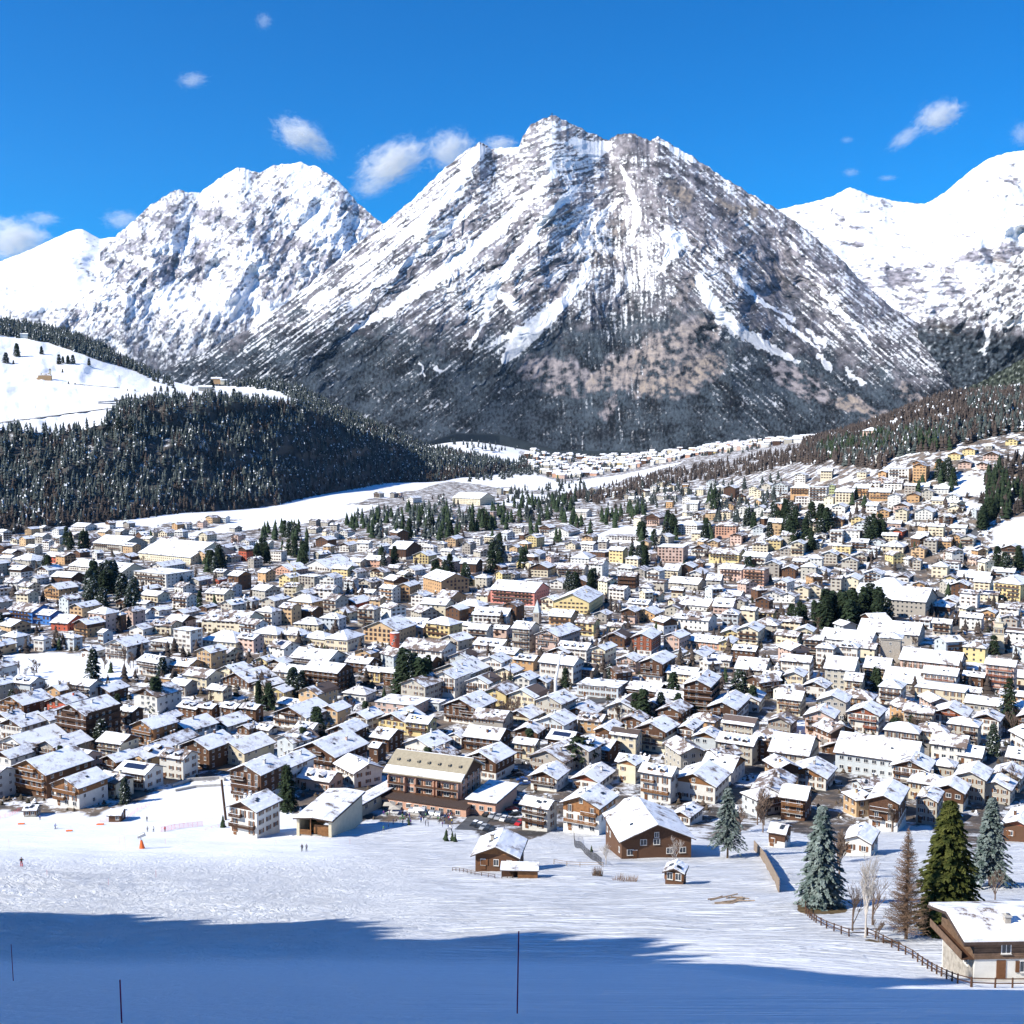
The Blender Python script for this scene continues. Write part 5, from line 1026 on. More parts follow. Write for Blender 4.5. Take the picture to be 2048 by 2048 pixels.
m.build('mast',r_); m=MB(); m.box(-1.2,-1.2,60*k,1.2,1.2,60*k+2,'wall_y'); m.tube((0,0,60*k+1),(-6,4,60*k+8),.35,.25,'wall_y',4); m.build('jib',r_)
r_,k=tower_root('antenna_mast',619,1128,'white antenna mast with round dishes by the spruces',cat='antenna',ang=0)
m=MB(); m.tube((0,0,-2),(0,0,54*k),.5,.2,'white',8); m.build('pole',r_)
for zz in(22*k,14*k): m=MB(); m.tube((-1,-.8,zz),(-1,-1.6,zz),3.2*k,3.4*k,'white',16); m.build('dish',r_)
# stone palace with rows of windows, big yellow villa
house(1700,1850,1858,1238,1204,'E','s','',near=False,theta=12,name='palace',desc='long grey stone palace with regular rows of windows behind dark spruces',group='large buildings of the town'); BOX.append((1700,1195,1860,1238))
house(1985,2040,2070,1203,1170,'H','y','b',near=False,theta=20,name='villa',desc='big bright yellow villa with hipped roof at the right edge',group='large buildings of the town'); BOX.append((1985,1160,2070,1203))
# chapel on the meadow of the left hill, farms on the crest
def on_hill(px,py): 
    q=LH.at(px,py); return float(q[0]),float(q[1]),float(q[2])
x,y,z=on_hill(90,761); k=y/F; r_=link('chapel',None,None,(x,y,z),R(15)); r_['category']='chapel'; r_['label']='small ochre chapel with bell turret alone on the snowy meadow'
m=MB(); a=26*k/2; m.box(-a,0,-4,a*.9,12,10*k,'wall_o'); m.box(-a*1.25,2,-4,-a,9,6*k,'wall_t'); m.add([(-a,0,10*k),(a*.9,0,10*k),(a*.9,12,10*k),(-a,12,10*k),(-a*.6,6,15*k),(a*.7,6,15*k)],[(0,1,5,4),(2,3,4,5),(1,2,5),(3,0,4)],'rsnow2'); m.build('nave',r_)
m=MB(); m.box(a*.55,3,0,a*.85,7,21*k,'wall_c'); m.add([(a*.5,2.6,21*k),(a*.9,2.6,21*k),(a*.9,7.4,21*k),(a*.5,7.4,21*k),(a*.7,5,25*k)],[(0,1,4),(1,2,4),(2,3,4),(3,0,4)],'tile'); m.build('bell_turret',r_)
for px_,py_,w_,h_,c in((433,764,20,7,'o'),(447,765,12,5,'c'),(410,783,26,9,'s'),(48,676,14,8,'g')):
    x,y,z=on_hill(px_,py_); k=y/F; r_=link('farmhouse',None,None,(x,y,z),R(12)); r_['category']='farmhouse'; r_['group']='farms on the left hill'
    m=MB(); a=w_*k/2; h_=h_*k; m.box(-a,0,-5,a,a*1.2,h_,'wall_'+c); m.build('wall',r_); m=MB(); m.slab([(-a-1,-1,h_),(a+1,-1,h_),(a+1,a*.6,h_+a*.3),(-a-1,a*.6,h_+a*.3)],.5,'rsnow'); m.slab([(-a-1,a*.6,h_+a*.3),(a+1,a*.6,h_+a*.3),(a+1,a*1.2+1,h_),(-a-1,a*1.2+1,h_)],.5,'rsnow'); m.build('roof',r_)
    register(r_,{'o':'orange walled','c':'cream','s':'wide stone','g':'pale blue grey'}[c]+' farmhouse on the snowy crest of the left hill',px_,py_,'farmhouse',False)
# ---------------------------------------------------------------- more houses in the gaps of the town
rnd=random.Random(11)
def free(b,tol=.36):
    a=(b[2]-b[0])*(b[3]-b[1])
    for q in BOX:
        w_=min(b[2],q[2])-max(b[0],q[0]); h_=min(b[3],q[3])-max(b[1],q[1])
        if w_>0 and h_>0 and w_*h_>tol*min(a,(q[2]-q[0])*(q[3]-q[1])): return False
    return True
WOODS=[[(500,1040),(620,1050),(640,1110),(600,1140),(505,1130)],[(660,1000),(1160,985),(1340,1030),(1190,1080),(1060,1060),(900,1095),(780,1080),(690,1070)],[(1550,1215),(1690,1190),(1780,1215),(1775,1262),(1560,1262)],[(1980,1100),(2048,1080),(2048,1150),(1990,1150)],[(150,1150),(270,1150),(270,1230),(160,1230)],[(1540,900),(1900,850),(1900,900),(1700,930),(1540,950)],[(1940,930),(2060,900),(2060,1140),(1960,1100)],[(0,1270),(300,1285),(290,1400),(0,1400)],[(1000,1560),(1080,1540),(1060,1680),(940,1680)],[(1530,1475),(1860,1475),(1860,1500),(1530,1500)],[(1040,1370),(1280,1370),(1250,1440),(1060,1430)]]
cnt=0
for t_ in range(12000):
    px=rnd.uniform(-20,2060); py=rnd.uniform(975,1520) if rnd.random()<.8 else rnd.uniform(1500,1640)
    A=np.array([px]);B=np.array([py])
    if not inpoly(A,B,TOWN)[0] or any(inpoly(A,B,w_)[0] for w_ in WOODS+FIELDS): continue
    if py>1600 and px<1300: continue
    x,y,z=G(px,py); 
    if y>2100: continue
    k=y/F; near=py>1330
    Lm=rnd.uniform(9,15); 
    if rnd.random()<.12 and py<1330: Lm*=1.8
    T=rnd.choice('GGGEEH' if py<1150 or px>1300 else 'GGE'); phi=math.atan2(x,y); te=R(min(52,max(9,27-math.degrees(phi))))
    Rm=Lm*rnd.uniform(.85,1.4) if T=='G' else Lm*rnd.uniform(.6,.9)
    kw=k*math.cos(phi); fw,sw=Lm*math.cos(te)/kw,Rm*math.sin(te)/kw
    fl=rnd.choice([2,2,3,3,3,4]); 
    if py>1450: fl=min(fl,3)
    h_=fl*2.85/k*.97; b_=(px-fw,py-h_-(fw+sw)*.2-2,px+sw,py)
    if not free(b_): continue
    BOX.append(b_)
    c=rnd.choice('wwwwcccckkkggsspyobtcb' if px>1000 else 'wwwwcccckkkggpyobbtts'); f_=rnd.choice(['','','','m','b','db','d','','n','n','s','b']) if c not in'ygks' else rnd.choice(['','m','b','n'])
    if rnd.random()<.10: f_+='B'
    if rnd.random()<.22: f_=f_.replace('n','')+'n'
    if rnd.random()<.25: house(px-sw,px-sw+(fw+sw)*.4,px+fw,py,py-h_,T.lower(),c,f_,near=near,rnd=rnd,theta=rnd.uniform(24,42))
    else: house(px-fw,px,px+sw,py,py-h_,T,c,f_,near=near,rnd=rnd)
    cnt+=1
    if cnt>430: break
print('filled',cnt,'total',len(THINGS))
# the village in the far valley: hundreds of tiny houses, one mass
m=MB(); rnd=random.Random(5)
VILL=[(1050,905),(1180,890),(1300,892),(1500,885),(1640,858),(1640,880),(1450,905),(1330,925),(1240,945),(1120,960),(1060,935)]
n=0
for t_ in range(9000):
    px=rnd.uniform(1050,1640); py=rnd.uniform(858,960)
    if not inpoly(np.array([px]),np.array([py]),VILL)[0]: continue
    x,y,z=G(px,py)
    if y<1900: continue
    a=rnd.uniform(5,11); b_=rnd.uniform(5,10); h_=rnd.uniform(6,13); s_=math.sin(.4);c_=math.cos(.4)
    def T_(p): return (x+p[0]*c_+p[1]*s_,y-p[0]*s_+p[1]*c_,z+p[2])
    vs=[T_(p) for p in((-a,-b_,-4),(a,-b_,-4),(a,b_,-4),(-a,b_,-4),(-a,-b_,h_),(a,-b_,h_),(a,b_,h_),(-a,b_,h_))]
    m.add(vs,[(0,1,5,4),(1,2,6,5),(2,3,7,6),(3,0,4,7)],rnd.choice(['wall_w','wall_w','wall_c','wall_k','wall_p','wall_y','wood','wall_b','wall_a']))
    a+=1;b_+=1; vs=[T_(p) for p in((-a,-b_,h_),(a,-b_,h_),(a,b_,h_),(-a,b_,h_),(-a,0,h_+b_*.45),(a,0,h_+b_*.45))]
    m.add(vs,[(0,1,5,4),(2,3,4,5),(1,2,5),(3,0,4),(3,2,1,0)],'rsnow'); n+=1
    if n>=620: break
m.build('distant_village',kind='stuff',label='small snowy roofed village strung along the far valley floor',category='village')
x,y,z=G(1740,872); house(1725,1752,1760,880,862,'H','p','',near=False,name='villa',desc='pink and cream villa among brown trees under the mountain')
x,y,z=G(972,885)
q=P(972,888,3300.); r_=link('church',None,None,(q[0],q[1],H(q[0],q[1])),.4); r_['category']='church'; r_['label']='tiny yellow church on the snow strip below the mountain'; m=MB(); m.box(-11,-7,-6,11,7,12,'wall_y'); m.add([(-11,-7,12),(11,-7,12),(11,7,12),(-11,7,12),(-11,0,18),(11,0,18)],[(0,1,5,4),(2,3,4,5),(1,2,5),(3,0,4)],'rsnow2'); m.build('nave',r_); m=MB(); m.box(-4,-4,12,2,2,26,'wall_y'); m.build('bell_turret',r_)
# ---------------------------------------------------------------- trees
def conifer(seed,h,r,nb,sprays,mat,trunk='trunk',droop=.25,clear=.06,power=1.0,sz=.5,tw=.02):
    """crown built of drooping boughs, each a spine with many leaf-sized sprays"""
    rs=np.random.RandomState(seed); V=[];k=0;F_=[]
    t=np.sort(rs.rand(nb))**1.0; z=h*(clear+(1-clear)*t); az=np.arange(nb)*2.399+rs.rand(nb)*.9
    ln=r*np.clip(1.03-t,0.02,1)**power*(.72+.42*rs.rand(nb))
    ln*=1+.18*np.sin(az*3+seed)
    n=nb*sprays; i=np.repeat(np.arange(nb),sprays); u=rs.rand(n)**.65
    d=ln[i]*u; a=az[i]
    bx=np.cos(a)*d; by=np.sin(a)*d; bz=z[i]+ln[i]*(.12*u-droop*u*u*1.3)
    wd=ln[i]*.22*(1.15-u)*(rs.rand(n)*2-1)
    bx+=-np.sin(a)*wd; by+=np.cos(a)*wd
    s=sz*(.55+.7*rs.rand(n)); an=a+(rs.rand(n)-.5)*1.6; tip=s*(1.0+.4*rs.rand(n)); dz=-s*(.25+.55*rs.rand(n))
    w_=s*.42
    c=np.stack([bx,by,bz],-1); o=np.stack([np.cos(an)*tip,np.sin(an)*tip,dz],-1); q=np.stack([-np.sin(an)*w_,np.cos(an)*w_,(rs.rand(n)-.5)*s*.5],-1)
    v=np.stack([c-q*.6,c+o*.45-q,c+o,c+o*.45+q],1).reshape(-1,3)
    f=np.arange(4*n).reshape(-1,4)
    crown=mesh('crown',v,f,M[mat])
    m=MB(); m.tube((0,0,-.8),(0,0,h*.5),h*tw,h*tw*.55,trunk,7); m.tube((0,0,h*.5),(0,0,h*.99),h*tw*.55,.02,trunk,5)
    if nb>100:
        for j in range(0,nb,4): m.tube((0,0,float(z[j])),(float(math.cos(az[j])*ln[j]*.8),float(math.sin(az[j])*ln[j]*.8),float(z[j]-ln[j]*.1)),.05,.015,trunk,3,False)
    return crown,mesh('trunk',m.v,m.f,m.mats,m.m)
def bare(seed,h,spread,depth,mat,r0=None,up=.75,n0=4,rmin=.012,lean=0):
    rs=random.Random(seed); tr=MB(); cr=MB(); r0=r0 or h*.018
    def grow(p,d,l,r,k):
        q=p+d*l; (tr if k>=depth-1 else cr).tube(p,q,r,max(r*.62,rmin),mat if k<depth-1 or isinstance(mat,str) else mat,4 if k<depth-1 else 6,False)
        if k==0: return
        nb=n0 if k>1 else n0+1
        for i in range(nb):
            a=rs.uniform(0,6.283); t=rs.uniform(.35,1); e=Vector((math.cos(a)*spread,math.sin(a)*spread,up*rs.uniform(.4,1.2)))
            nd=(d*.55+e*rs.uniform(.5,1)).normalized(); grow(p+d*l*t,nd,l*rs.uniform(.5,.75),max(r*.5,rmin),k-1)
    grow(Vector((0,0,-.3)),Vector((lean,0,1)).normalized(),h*.45,r0,depth)
    return mesh('crown',cr.v,cr.f,cr.mats,cr.m),mesh('trunk',tr.v,tr.f,tr.mats,tr.m)
def larch(seed,h,r,nb):
    rs=np.random.RandomState(seed); m=MB(); 
    for j in range(nb):
        t=rs.rand(); z=h*(.08+.9*t); a=rs.rand()*6.28; l=r*(1.03-t)**.8*(.6+.5*rs.rand()); e=Vector((math.cos(a)*l,math.sin(a)*l,z+l*(.15+.25*rs.rand()))); p=Vector((0,0,z)); mid=p*.5+e*.5-Vector((0,0,l*.12))
        m.tube(p,mid,.035,.025,'larch',3,False); m.tube(mid,e,.025,.01,'larch',3,False)
        for i in range(9):
            s=rs.rand(); b_=p*(1-s)+e*s; d=Vector((rs.rand()-.5,rs.rand()-.5,(rs.rand()-.75)*.8))*l*.4; m.tube(b_,b_+d,.022,.01,'larch',3,False)
    c=mesh('crown',m.v,m.f,m.mats,m.m); k=MB(); k.tube((0,0,-.8),(0,0,h*.6),.26,.13,'larch',8); k.tube((0,0,h*.6),(0,0,h),.13,.02,'larch',6)
    return c,mesh('trunk',k.v,k.f,k.mats,k.m)
def plant(meshes,name,cat,px,py,sc_,desc=None,noun='tree',rz=0,label=None,group=None,sx=1):
    x,y,z=G(px,py); r_=link(name,None,None,(x,y,z-.1),rz); r_.scale=(sc_*sx,sc_*sx,sc_); r_['category']=cat
    if group: r_['group']=group
    for me,nme in zip(meshes,('crown','trunk')): link(nme,me,r_)
    if label: r_['label']=label
    else: register(r_,desc,px,py,noun)
    return r_
# big trees at the lower right
def k_at(px,py): return G(px,py)[1]/F
def big(px,py,ph,pw,mat,label,name,seed,power=.8,nb=420,sp=34,sz=.75,droop=.3,clear=.07):
    k=k_at(px,py); h=ph*k*1.03; r=pw*k/2*1.12
    ms=conifer(seed,h,r,nb,sp,mat,droop=droop,clear=clear,power=power,sz=sz,tw=.016)
    plant(ms,name,'spruce',px,py,1,label=label)
big(1642,1812,206,92,'bluespruce','frosty blue spruce standing alone on a bare patch beside the curved fence','blue_spruce',1,.8,520,60,.42,.30,.06)
big(1893,1862,268,128,'greenspruce','very tall olive green spruce behind the log chalet','spruce',2,.75,640,72,.48,.28,.04)
big(1979,1772,182,72,'bluespruce','grey blue spruce right of the tall olive green spruce','blue_spruce',3,.75,420,50,.42,.32,.1)
big(1455,1716,146,62,'bluespruce','pale green spruce with loose crown at the right corner of the dark barn','blue_spruce',4,.7,300,44,.42,.32,.2)
big(575,1620,92,42,'spruce','dark green spruce between the white chalet and the wooden hall','spruce',5,.6,260,22,.6,.3,.04)
big(2016,1454,100,44,'spruce','dark pointed spruce beside the pink balconied block at the right edge','spruce',6,.7,220,20,.8,.3,.04)
k=k_at(1812,1878); plant(larch(7,240*k,50*k,760),'larch','larch',1812,1878,1,label='tall brown leafless larch left of the olive green spruce')
k=k_at(1731,1875); plant(bare(8,172*k*1.0,.4,4,'birch',.16,.9,5),'birch','birch',1731,1875,1,label='bare white stemmed birch behind the curved fence')
for px,py,ph,lab in((1757,1884,60,'small bare bushy tree just behind the middle of the curved fence'),(1705,1862,110,'dark bare bushy tree left of the white stemmed birch'),(1352,1736,62,'pollarded pale tree in front of the dark barn'),(1212,1729,60,'pollarded tree at the left corner of the dark barn'),(1745,1850,120,'dense bare tree right of the white stemmed birch'),(1990,1800,80,'bare shrub under the blue spruce near the log chalet')):
    k=k_at(px,py); plant(bare(int(px),ph*k*1.05,.6,4,'twig' if px>1400 else 'birch',None,.8,4),'bare_tree','tree',px,py,1,label=lab)
# low reddish bush and log heap on the piste
rs=random.Random(4)
def bush(px,py,w_,h_,label,mat='twig'):
    x,y,z=G(px,py); k=y/F; m=MB()
    for i in range(170):
        a=rs.uniform(0,6.28); r=rs.random()**.5*w_*k/2; p=Vector((math.cos(a)*r,math.sin(a)*r*.6,-.1)); q=p+Vector((rs.uniform(-.5,.5),rs.uniform(-.5,.5),rs.uniform(.4,1)*h_*k)); m.tube(p,q,.035,.01,mat,3,False)
    o=m.build('bush',loc=(x,y,z)); o['category']='bush'; o['label']=label
bush(1250,1762,52,14,'reddish brown bare bush in the snow left of the small hut','larch')
bush(1195,1752,22,22,'dark bare bush at the end of the rail fence')
x,y,z=G(1465,1806); k=y/F; m=MB()
for i in range(16): a=rs.uniform(-.5,.6); p=Vector((rs.uniform(-3,3),rs.uniform(-1.5,1.5),rs.uniform(.1,.6))); d=Vector((math.cos(a),math.sin(a),rs.uniform(-.1,.2)))*rs.uniform(1,2.5); m.tube(p-d,p+d,.13,.1,'woodgrey',6)
o=m.build('log_pile',loc=(x,y,z)); o['category']='log pile'; o['label']='heap of pale felled logs half buried in the snow'
# town conifers
SPR=[conifer(20+i,16,3.5+.6*(i%3),130,10,'spruce' if i<4 else 'sprucesnow',droop=.35,sz=1.35,power=.75) for i in range(6)]
BT=[bare(40+i,11,.6,3,'twig',.22,.8,5,rmin=.05) for i in range(4)]
rnd=random.Random(21)
GC='conifers of the town'; GB='bare trees of the town'
CONS=[]
def con(px,py,h,dark=True):
    if len(CONS)<5000: CONS.append((px,py,h*1.18))
def place_cons():
    L=[(h/G(px,py)[1],px,py,h) for px,py,h in CONS]; L.sort(reverse=True)
    for _,px,py,h in L[:262]:
        i=rnd.randrange(6); sx=rnd.uniform(.85,1.2)
        d=('very tall ' if h>23 else 'tall ' if h>18.5 else '' if h>13 else 'small ')+('slim ' if sx<.93 else 'broad ' if sx>1.1 else '')+('snow dusted ' if i>=4 else 'dark ')+'spruce'
        plant(SPR[i],'spruce','spruce',px,py,h/16.,d,'spruce',rnd.uniform(0,6.28),group=GC,sx=sx)
    rest=L[262:]
    if rest:
        pt=[G(px,py) for _,px,py,h in rest]; tree_cloud('conifers',[(a,b,c-.5) for a,b,c in pt],[l[3] for l in rest],M['spruce'],77,.24,6,7,kind='stuff',label='small dark conifers scattered through the farther parts of the town',category='trees')
CL=[(168,268,1165,1226,20,14,20),(385,440,1112,1155,12,12,18),(130,174,1086,1100,7,15,20),(301,303,1085,1087,1,14,16),(78,100,1140,1152,3,13,16),(520,618,1064,1082,20,14,19),(512,540,1105,1132,7,13,18),(565,618,1098,1130,12,13,18),(690,740,1040,1076,11,12,17),(742,800,1035,1085,14,12,18),(802,905,1020,1082,28,14,21),(872,925,1045,1085,10,14,18),(935,985,1022,1070,14,14,20),(978,1024,1025,1080,16,14,20),(760,792,1112,1150,7,12,16),(868,902,1145,1185,9,13,17),(918,942,1152,1182,5,13,17),(980,1002,1085,1150,9,15,22),(1024,1052,1110,1140,6,12,17),(1028,1150,1000,1046,30,14,20),(1060,1080,1045,1078,4,14,18),(1135,1182,1042,1070,6,14,18),(1200,1246,1030,1056,12,14,18),(1256,1292,1018,1046,8,14,19),(1110,1120,1080,1086,2,14,16),(1330,1362,1042,1082,8,14,20),(1410,1452,995,1036,11,14,20),(1480,1516,1032,1062,6,14,18),(1400,1426,1062,1090,5,14,18),(1276,1312,1070,1092,7,14,18),(1256,1292,1112,1142,7,14,18),(1135,1152,1168,1186,3,13,16),(1176,1190,1172,1186,3,13,16),(1536,1600,1035,1098,16,15,22),(1610,1660,1042,1105,13,15,22),(1735,1766,1062,1096,10,14,19),(1862,1902,942,966,10,14,19),(1902,1916,968,988,2,14,17),(1962,1986,1032,1062,7,14,19),(1640,1775,1238,1258,20,17,23),(1560,1640,1238,1262,8,11,15),(565,606,1386,1397,5,10,13),(804,866,1386,1394,7,17,20),(500,540,1400,1420,3,8,11),(1985,2048,1132,1150,5,13,17),(1820,1850,960,990,4,12,16),(1700,1730,1000,1025,3,12,15),(1490,1520,1140,1165,3,13,16)]
for x0,x1,y0,y1,n,h0,h1 in CL:
    for i in range(n): con(rnd.uniform(x0,x1),rnd.uniform(y0,y1),rnd.uniform(h0,h1))
for px,py,ph in((187,1361,56),(66,1391,34),(312,1422,62),(164,1520,26),(250,1606,46),(345,1400,26),(973,1449,30),(768,1396,22),(1346,1394,46),(1270,1440,50),(1286,1442,58),(1321,1438,48),(1356,1440,48),(1390,1434,44),(1220,1360,30),(1480,1414,66),(1505,1420,44),(1408,1340,18),(1857,1418,26),(1822,1472,38),(222,1345,22),(1112,1536,34),(1128,1532,40),(446,1655,26),(892,1682,26),(905,1682,22),(910,1684,20),(818,1650,18),(1183,1704,16),(1270,1395,16),(118,1300,26),(60,1375,20),(560,1690,0)):
    if ph: con(px,py,ph*k_at(px,py))
p=conifer(90,11,5.2,90,22,'spruce',droop=-.1,clear=.25,power=.35,sz=1.1,tw=.03); k=k_at(1158,1536)
plant(p,'pine','pine',1158,1536,64*k/11,label='broad dark pine with spreading crown among the brown chalets in the centre')
BARE=[(0,75,1345,1372,7),(90,150,1390,1410,7),(200,300,1330,1345,6),(520,560,1370,1400,9),(245,330,1120,1160,4),(20,60,1400,1420,5),(280,330,1395,1420,4),(640,720,1100,1112,7),(700,780,1090,1140,6),(1230,1262,1415,1440,8),(1790,1850,1430,1475,16),(1540,1640,1228,1262,16),(1980,2040,1455,1480,9),(1650,1700,1450,1465,3),(1000,1060,1420,1450,6),(870,940,1120,1180,5),(1440,1480,1080,1110,5),(1640,1680,1045,1080,6),(1870,1900,1070,1100,6),(1480,1530,1640,1675,5),(1660,1680,1720,1760,3),(1760,1800,1640,1665,4),(1990,2040,1570,1590,5),(600,700,1470,1480,3),(1255,1330,1240,1260,3),(690,705,1420,1440,4),(180,260,1480,1530,5),(1550,1620,1445,1460,5),(1520,1560,1590,1640,5)]
for x0,x1,y0,y1,n in BARE:
    for i in range(n):
        px,py=rnd.uniform(x0,x1),rnd.uniform(y0,y1); h=rnd.uniform(6,12)
        plant(BT[rnd.randrange(4)],'bare_tree','tree',px,py,h/11.,('small ' if h<8 else 'tall ' if h>10.5 else '')+'brown leafless tree','bare tree',rnd.uniform(0,6.28),group=GB,sx=rnd.uniform(.9,1.4))
for i in range(130):                                # gardens between the houses
    px,py=rnd.uniform(0,2048),rnd.uniform(1080,1560)
    if any(inpoly(np.array([px]),np.array([py]),w_)[0] for w_ in FIELDS) or not inpoly(np.array([px]),np.array([py]),TOWN)[0]: continue
    if rnd.random()<.4: con(px,py,rnd.uniform(6,12))
    else:
        h=rnd.uniform(5,9); plant(BT[rnd.randrange(4)],'bare_tree','tree',px,py,h/11.,('small ' if h<8 else '')+'brown leafless tree','bare tree',rnd.uniform(0,6.28),group=GB,sx=rnd.uniform(.9,1.4))
place_cons()
# trees standing free on the left hill, wooded crest
def hill_tree(px,py,ph):
    q=LH.at(px,py); r_=link('spruce',None,None,(float(q[0]),float(q[1]),float(q[2])-.5),rnd.uniform(0,6.28)); s_=ph*q[1]/F/16; r_.scale=(s_*1.15,s_*1.15,s_); r_['category']='spruce'; r_['group']='spruces on the left hill meadow'
    for me,nme in zip(SPR[rnd.randrange(6)],('crown','trunk')): link(nme,me,r_)
    register(r_,'dark spruce on the snowy meadow of the left hill',px,py,'spruce',False)
for px,py,ph in((34,713,27),(12,726,22),(27,728,8),(83,708,16),(118,728,20),(126,726,14),(136,728,18),(146,727,18),(178,730,14),(125,745,8),(230,802,8),(237,862,30),(262,862,26),(215,858,14),(424,781,22),(440,795,16),(468,798,22),(476,800,16),(310,782,10),(322,783,12),(335,784,12),(350,786,12),(506,796,10),(517,797,10),(512,798,9),(137,768,6),(150,769,5),(255,782,5),(270,782,5),(553,780,8)): hill_tree(px,py,ph)
def hill_wood(poly,n,h0,h1,seed,mat,label):
    rs=np.random.RandomState(seed); out=[];hh=[]; xs=[p[0] for p in poly]; yq=[p[1] for p in poly]
    for i in range(n*6):
        a,c=rs.uniform(min(xs),max(xs)),rs.uniform(min(yq),max(yq))
        if len(out)<n and inpoly(np.array([a]),np.array([c]),poly)[0]: q=LH.at(a,c); out.append((q[0],q[1],q[2]-1)); hh.append(rs.uniform(h0,h1))
    tree_cloud('forest',out,hh,M[mat],seed,.24,kind='stuff',label=label,category='forest',group='woods on the hills')
hill_wood([(-400,640),(0,648),(100,664),(200,700),(300,760),(350,780),(340,764),(250,722),(150,690),(0,672),(-400,700)],900,16,26,31,'forest','dark conifers along the skyline of the left hill')
hill_wood([(-400,560),(0,642),(100,656),(200,691),(300,752),(330,768),(200,712),(100,680),(0,666),(-400,640)],800,16,24,32,'forest','dense dark wood on the crest of the left hill')
hill_wood([(440,772),(540,764),(610,784),(700,832),(850,893),(860,915),(700,865),(610,812),(560,785),(500,776)],1000,14,24,33,'forest','dark conifers on the falling shoulder of the left hill')
# ---------------------------------------------------------------- wooded shoulder behind the camera, outside the picture: its shadow lies on the piste
EDGE=[(-400,1850),(-100,1840),(0,1838),(150,1842),(300,1850),(430,1862),(560,1868),(680,1850),(760,1868),(830,1902),(900,1895),(960,1912),(1010,1892),(1080,1888),(1130,1897),(1090,1925),(1150,1945),(1210,1905),(1290,1904),(1340,1925),(1372,1955),(1430,1960),(1500,1955),(1560,1966),(1640,1972),(1700,1976),(1780,1980),(1850,1965),(1930,1968),(2048,1975),(2300,1985)]
hv=SUN/np.hypot(SUN[0],SUN[1]); T0=120.
cr=[]
ex=np.array([e[0] for e in EDGE],float); ey=np.array([e[1] for e in EDGE],float)
for px in np.arange(-400,2300,12.):
    py=np.interp(px,ex,ey)-10-14*float(sstep(900,1200,px))+20*float(sstep(1600,1850,px)); x,y,z=G(px,py); cr.append((x+hv[0]*T0,y+hv[1]*T0,z+hv[2]*T0))
cr=np.array(cr); fx_=cr[:,0]-hv[0]*9; fy_=cr[:,1]-hv[1]*9; okc=~((fy_>2)&(fx_/np.maximum(fy_,.1)>-.66)); cr=cr[okc]; rs=np.random.RandomState(9)
print('shoulder columns',okc.sum(),len(okc))
top=cr.copy(); tv=[]
HT=9.0
rows_=[]
for off,dz in((5,-22-HT),(2.5,-4-HT),(0,-HT)):
    rows_.append(np.stack([cr[:,0]-hv[0]*off,cr[:,1]-hv[1]*off,cr[:,2]+dz],-1))
for oy in (30,80,150): rows_.append(np.stack([cr[:,0],cr[:,1]-oy,cr[:,2]-HT+.48*oy],-1))
foot=rows_[0].copy(); foot[:,0]-=hv[0]*2; foot[:,1]-=hv[1]*2; foot[:,2]=H(foot[:,0],foot[:,1])-3
back=cr.copy(); back[:,1]-=260; back[:,2]+=110
sv=np.stack([foot]+rows_+[back]); link('hills',mesh('hills',sv.reshape(-1,3),grid_faces(sv.shape[0],sv.shape[1]),M['shrub']),kind='structure')
tp=[];th_=[]
for i in range(len(cr)):
    for j in range(9):
        o=rs.rand()*14-4; hgt=HT*(1.0-.012*abs(o)); tp.append((cr[i,0]+hv[0]*o+rs.rand()*3-1.5,cr[i,1]+hv[1]*o+rs.rand()*3-1.5,cr[i,2]-HT)); th_.append(HT*(.75+.4*rs.rand()))
tree_cloud('forest',tp,th_,M['forest'],41,.30,kind='stuff',label='conifers on the shoulder that shades the piste',category='forest',group='woods on the hills')

# shrubs, hedges and thin trees filling the gardens
rs=np.random.RandomState(55); pt=[];hh=[]
while len(pt)<3600:
    a=rs.rand(4000)*2200-80; b=1000+rs.rand(4000)**1.2*640
    ok=inpoly(a,b,TOWN)&(pn(a/60,b/22,19)>-.15)
    for f_ in FIELDS: ok&=~inpoly(a,b,f_)
    for i in np.nonzero(ok)[0][:900]:
        x,y,z=G(a[i],b[i])
        if y<2300: pt.append((x,y,z-.3)); hh.append((2.0+3.2*rs.rand()**2)*(.55 if b[i]>1400 else 1))
tree_cloud('shrubs',pt,hh,M['shrub'],56,.55,3,6,kind='stuff',label='brown and dark green shrubs and hedges in the gardens of the town',category='shrubs')

pt=[];hh=[]
while len(pt)<900:
    a=rs.rand(3000)*2200-80; b=990+rs.rand(3000)**1.1*400
    ok=inpoly(a,b,TOWN)&(pn(a/90,b/30,29)>.05)
    for f_ in FIELDS: ok&=~inpoly(a,b,f_)
    for i in np.nonzero(ok)[0][:300]:
        x,y,z=G(a[i],b[i])
        if y<2300: pt.append((x,y,z-.3)); hh.append(6+5*rs.rand())
tree_cloud('bare_trees',pt,hh,M['brownforest'],57,.30,4,5,kind='stuff',label='thin brown leafless trees standing in the gardens across the town',category='trees')
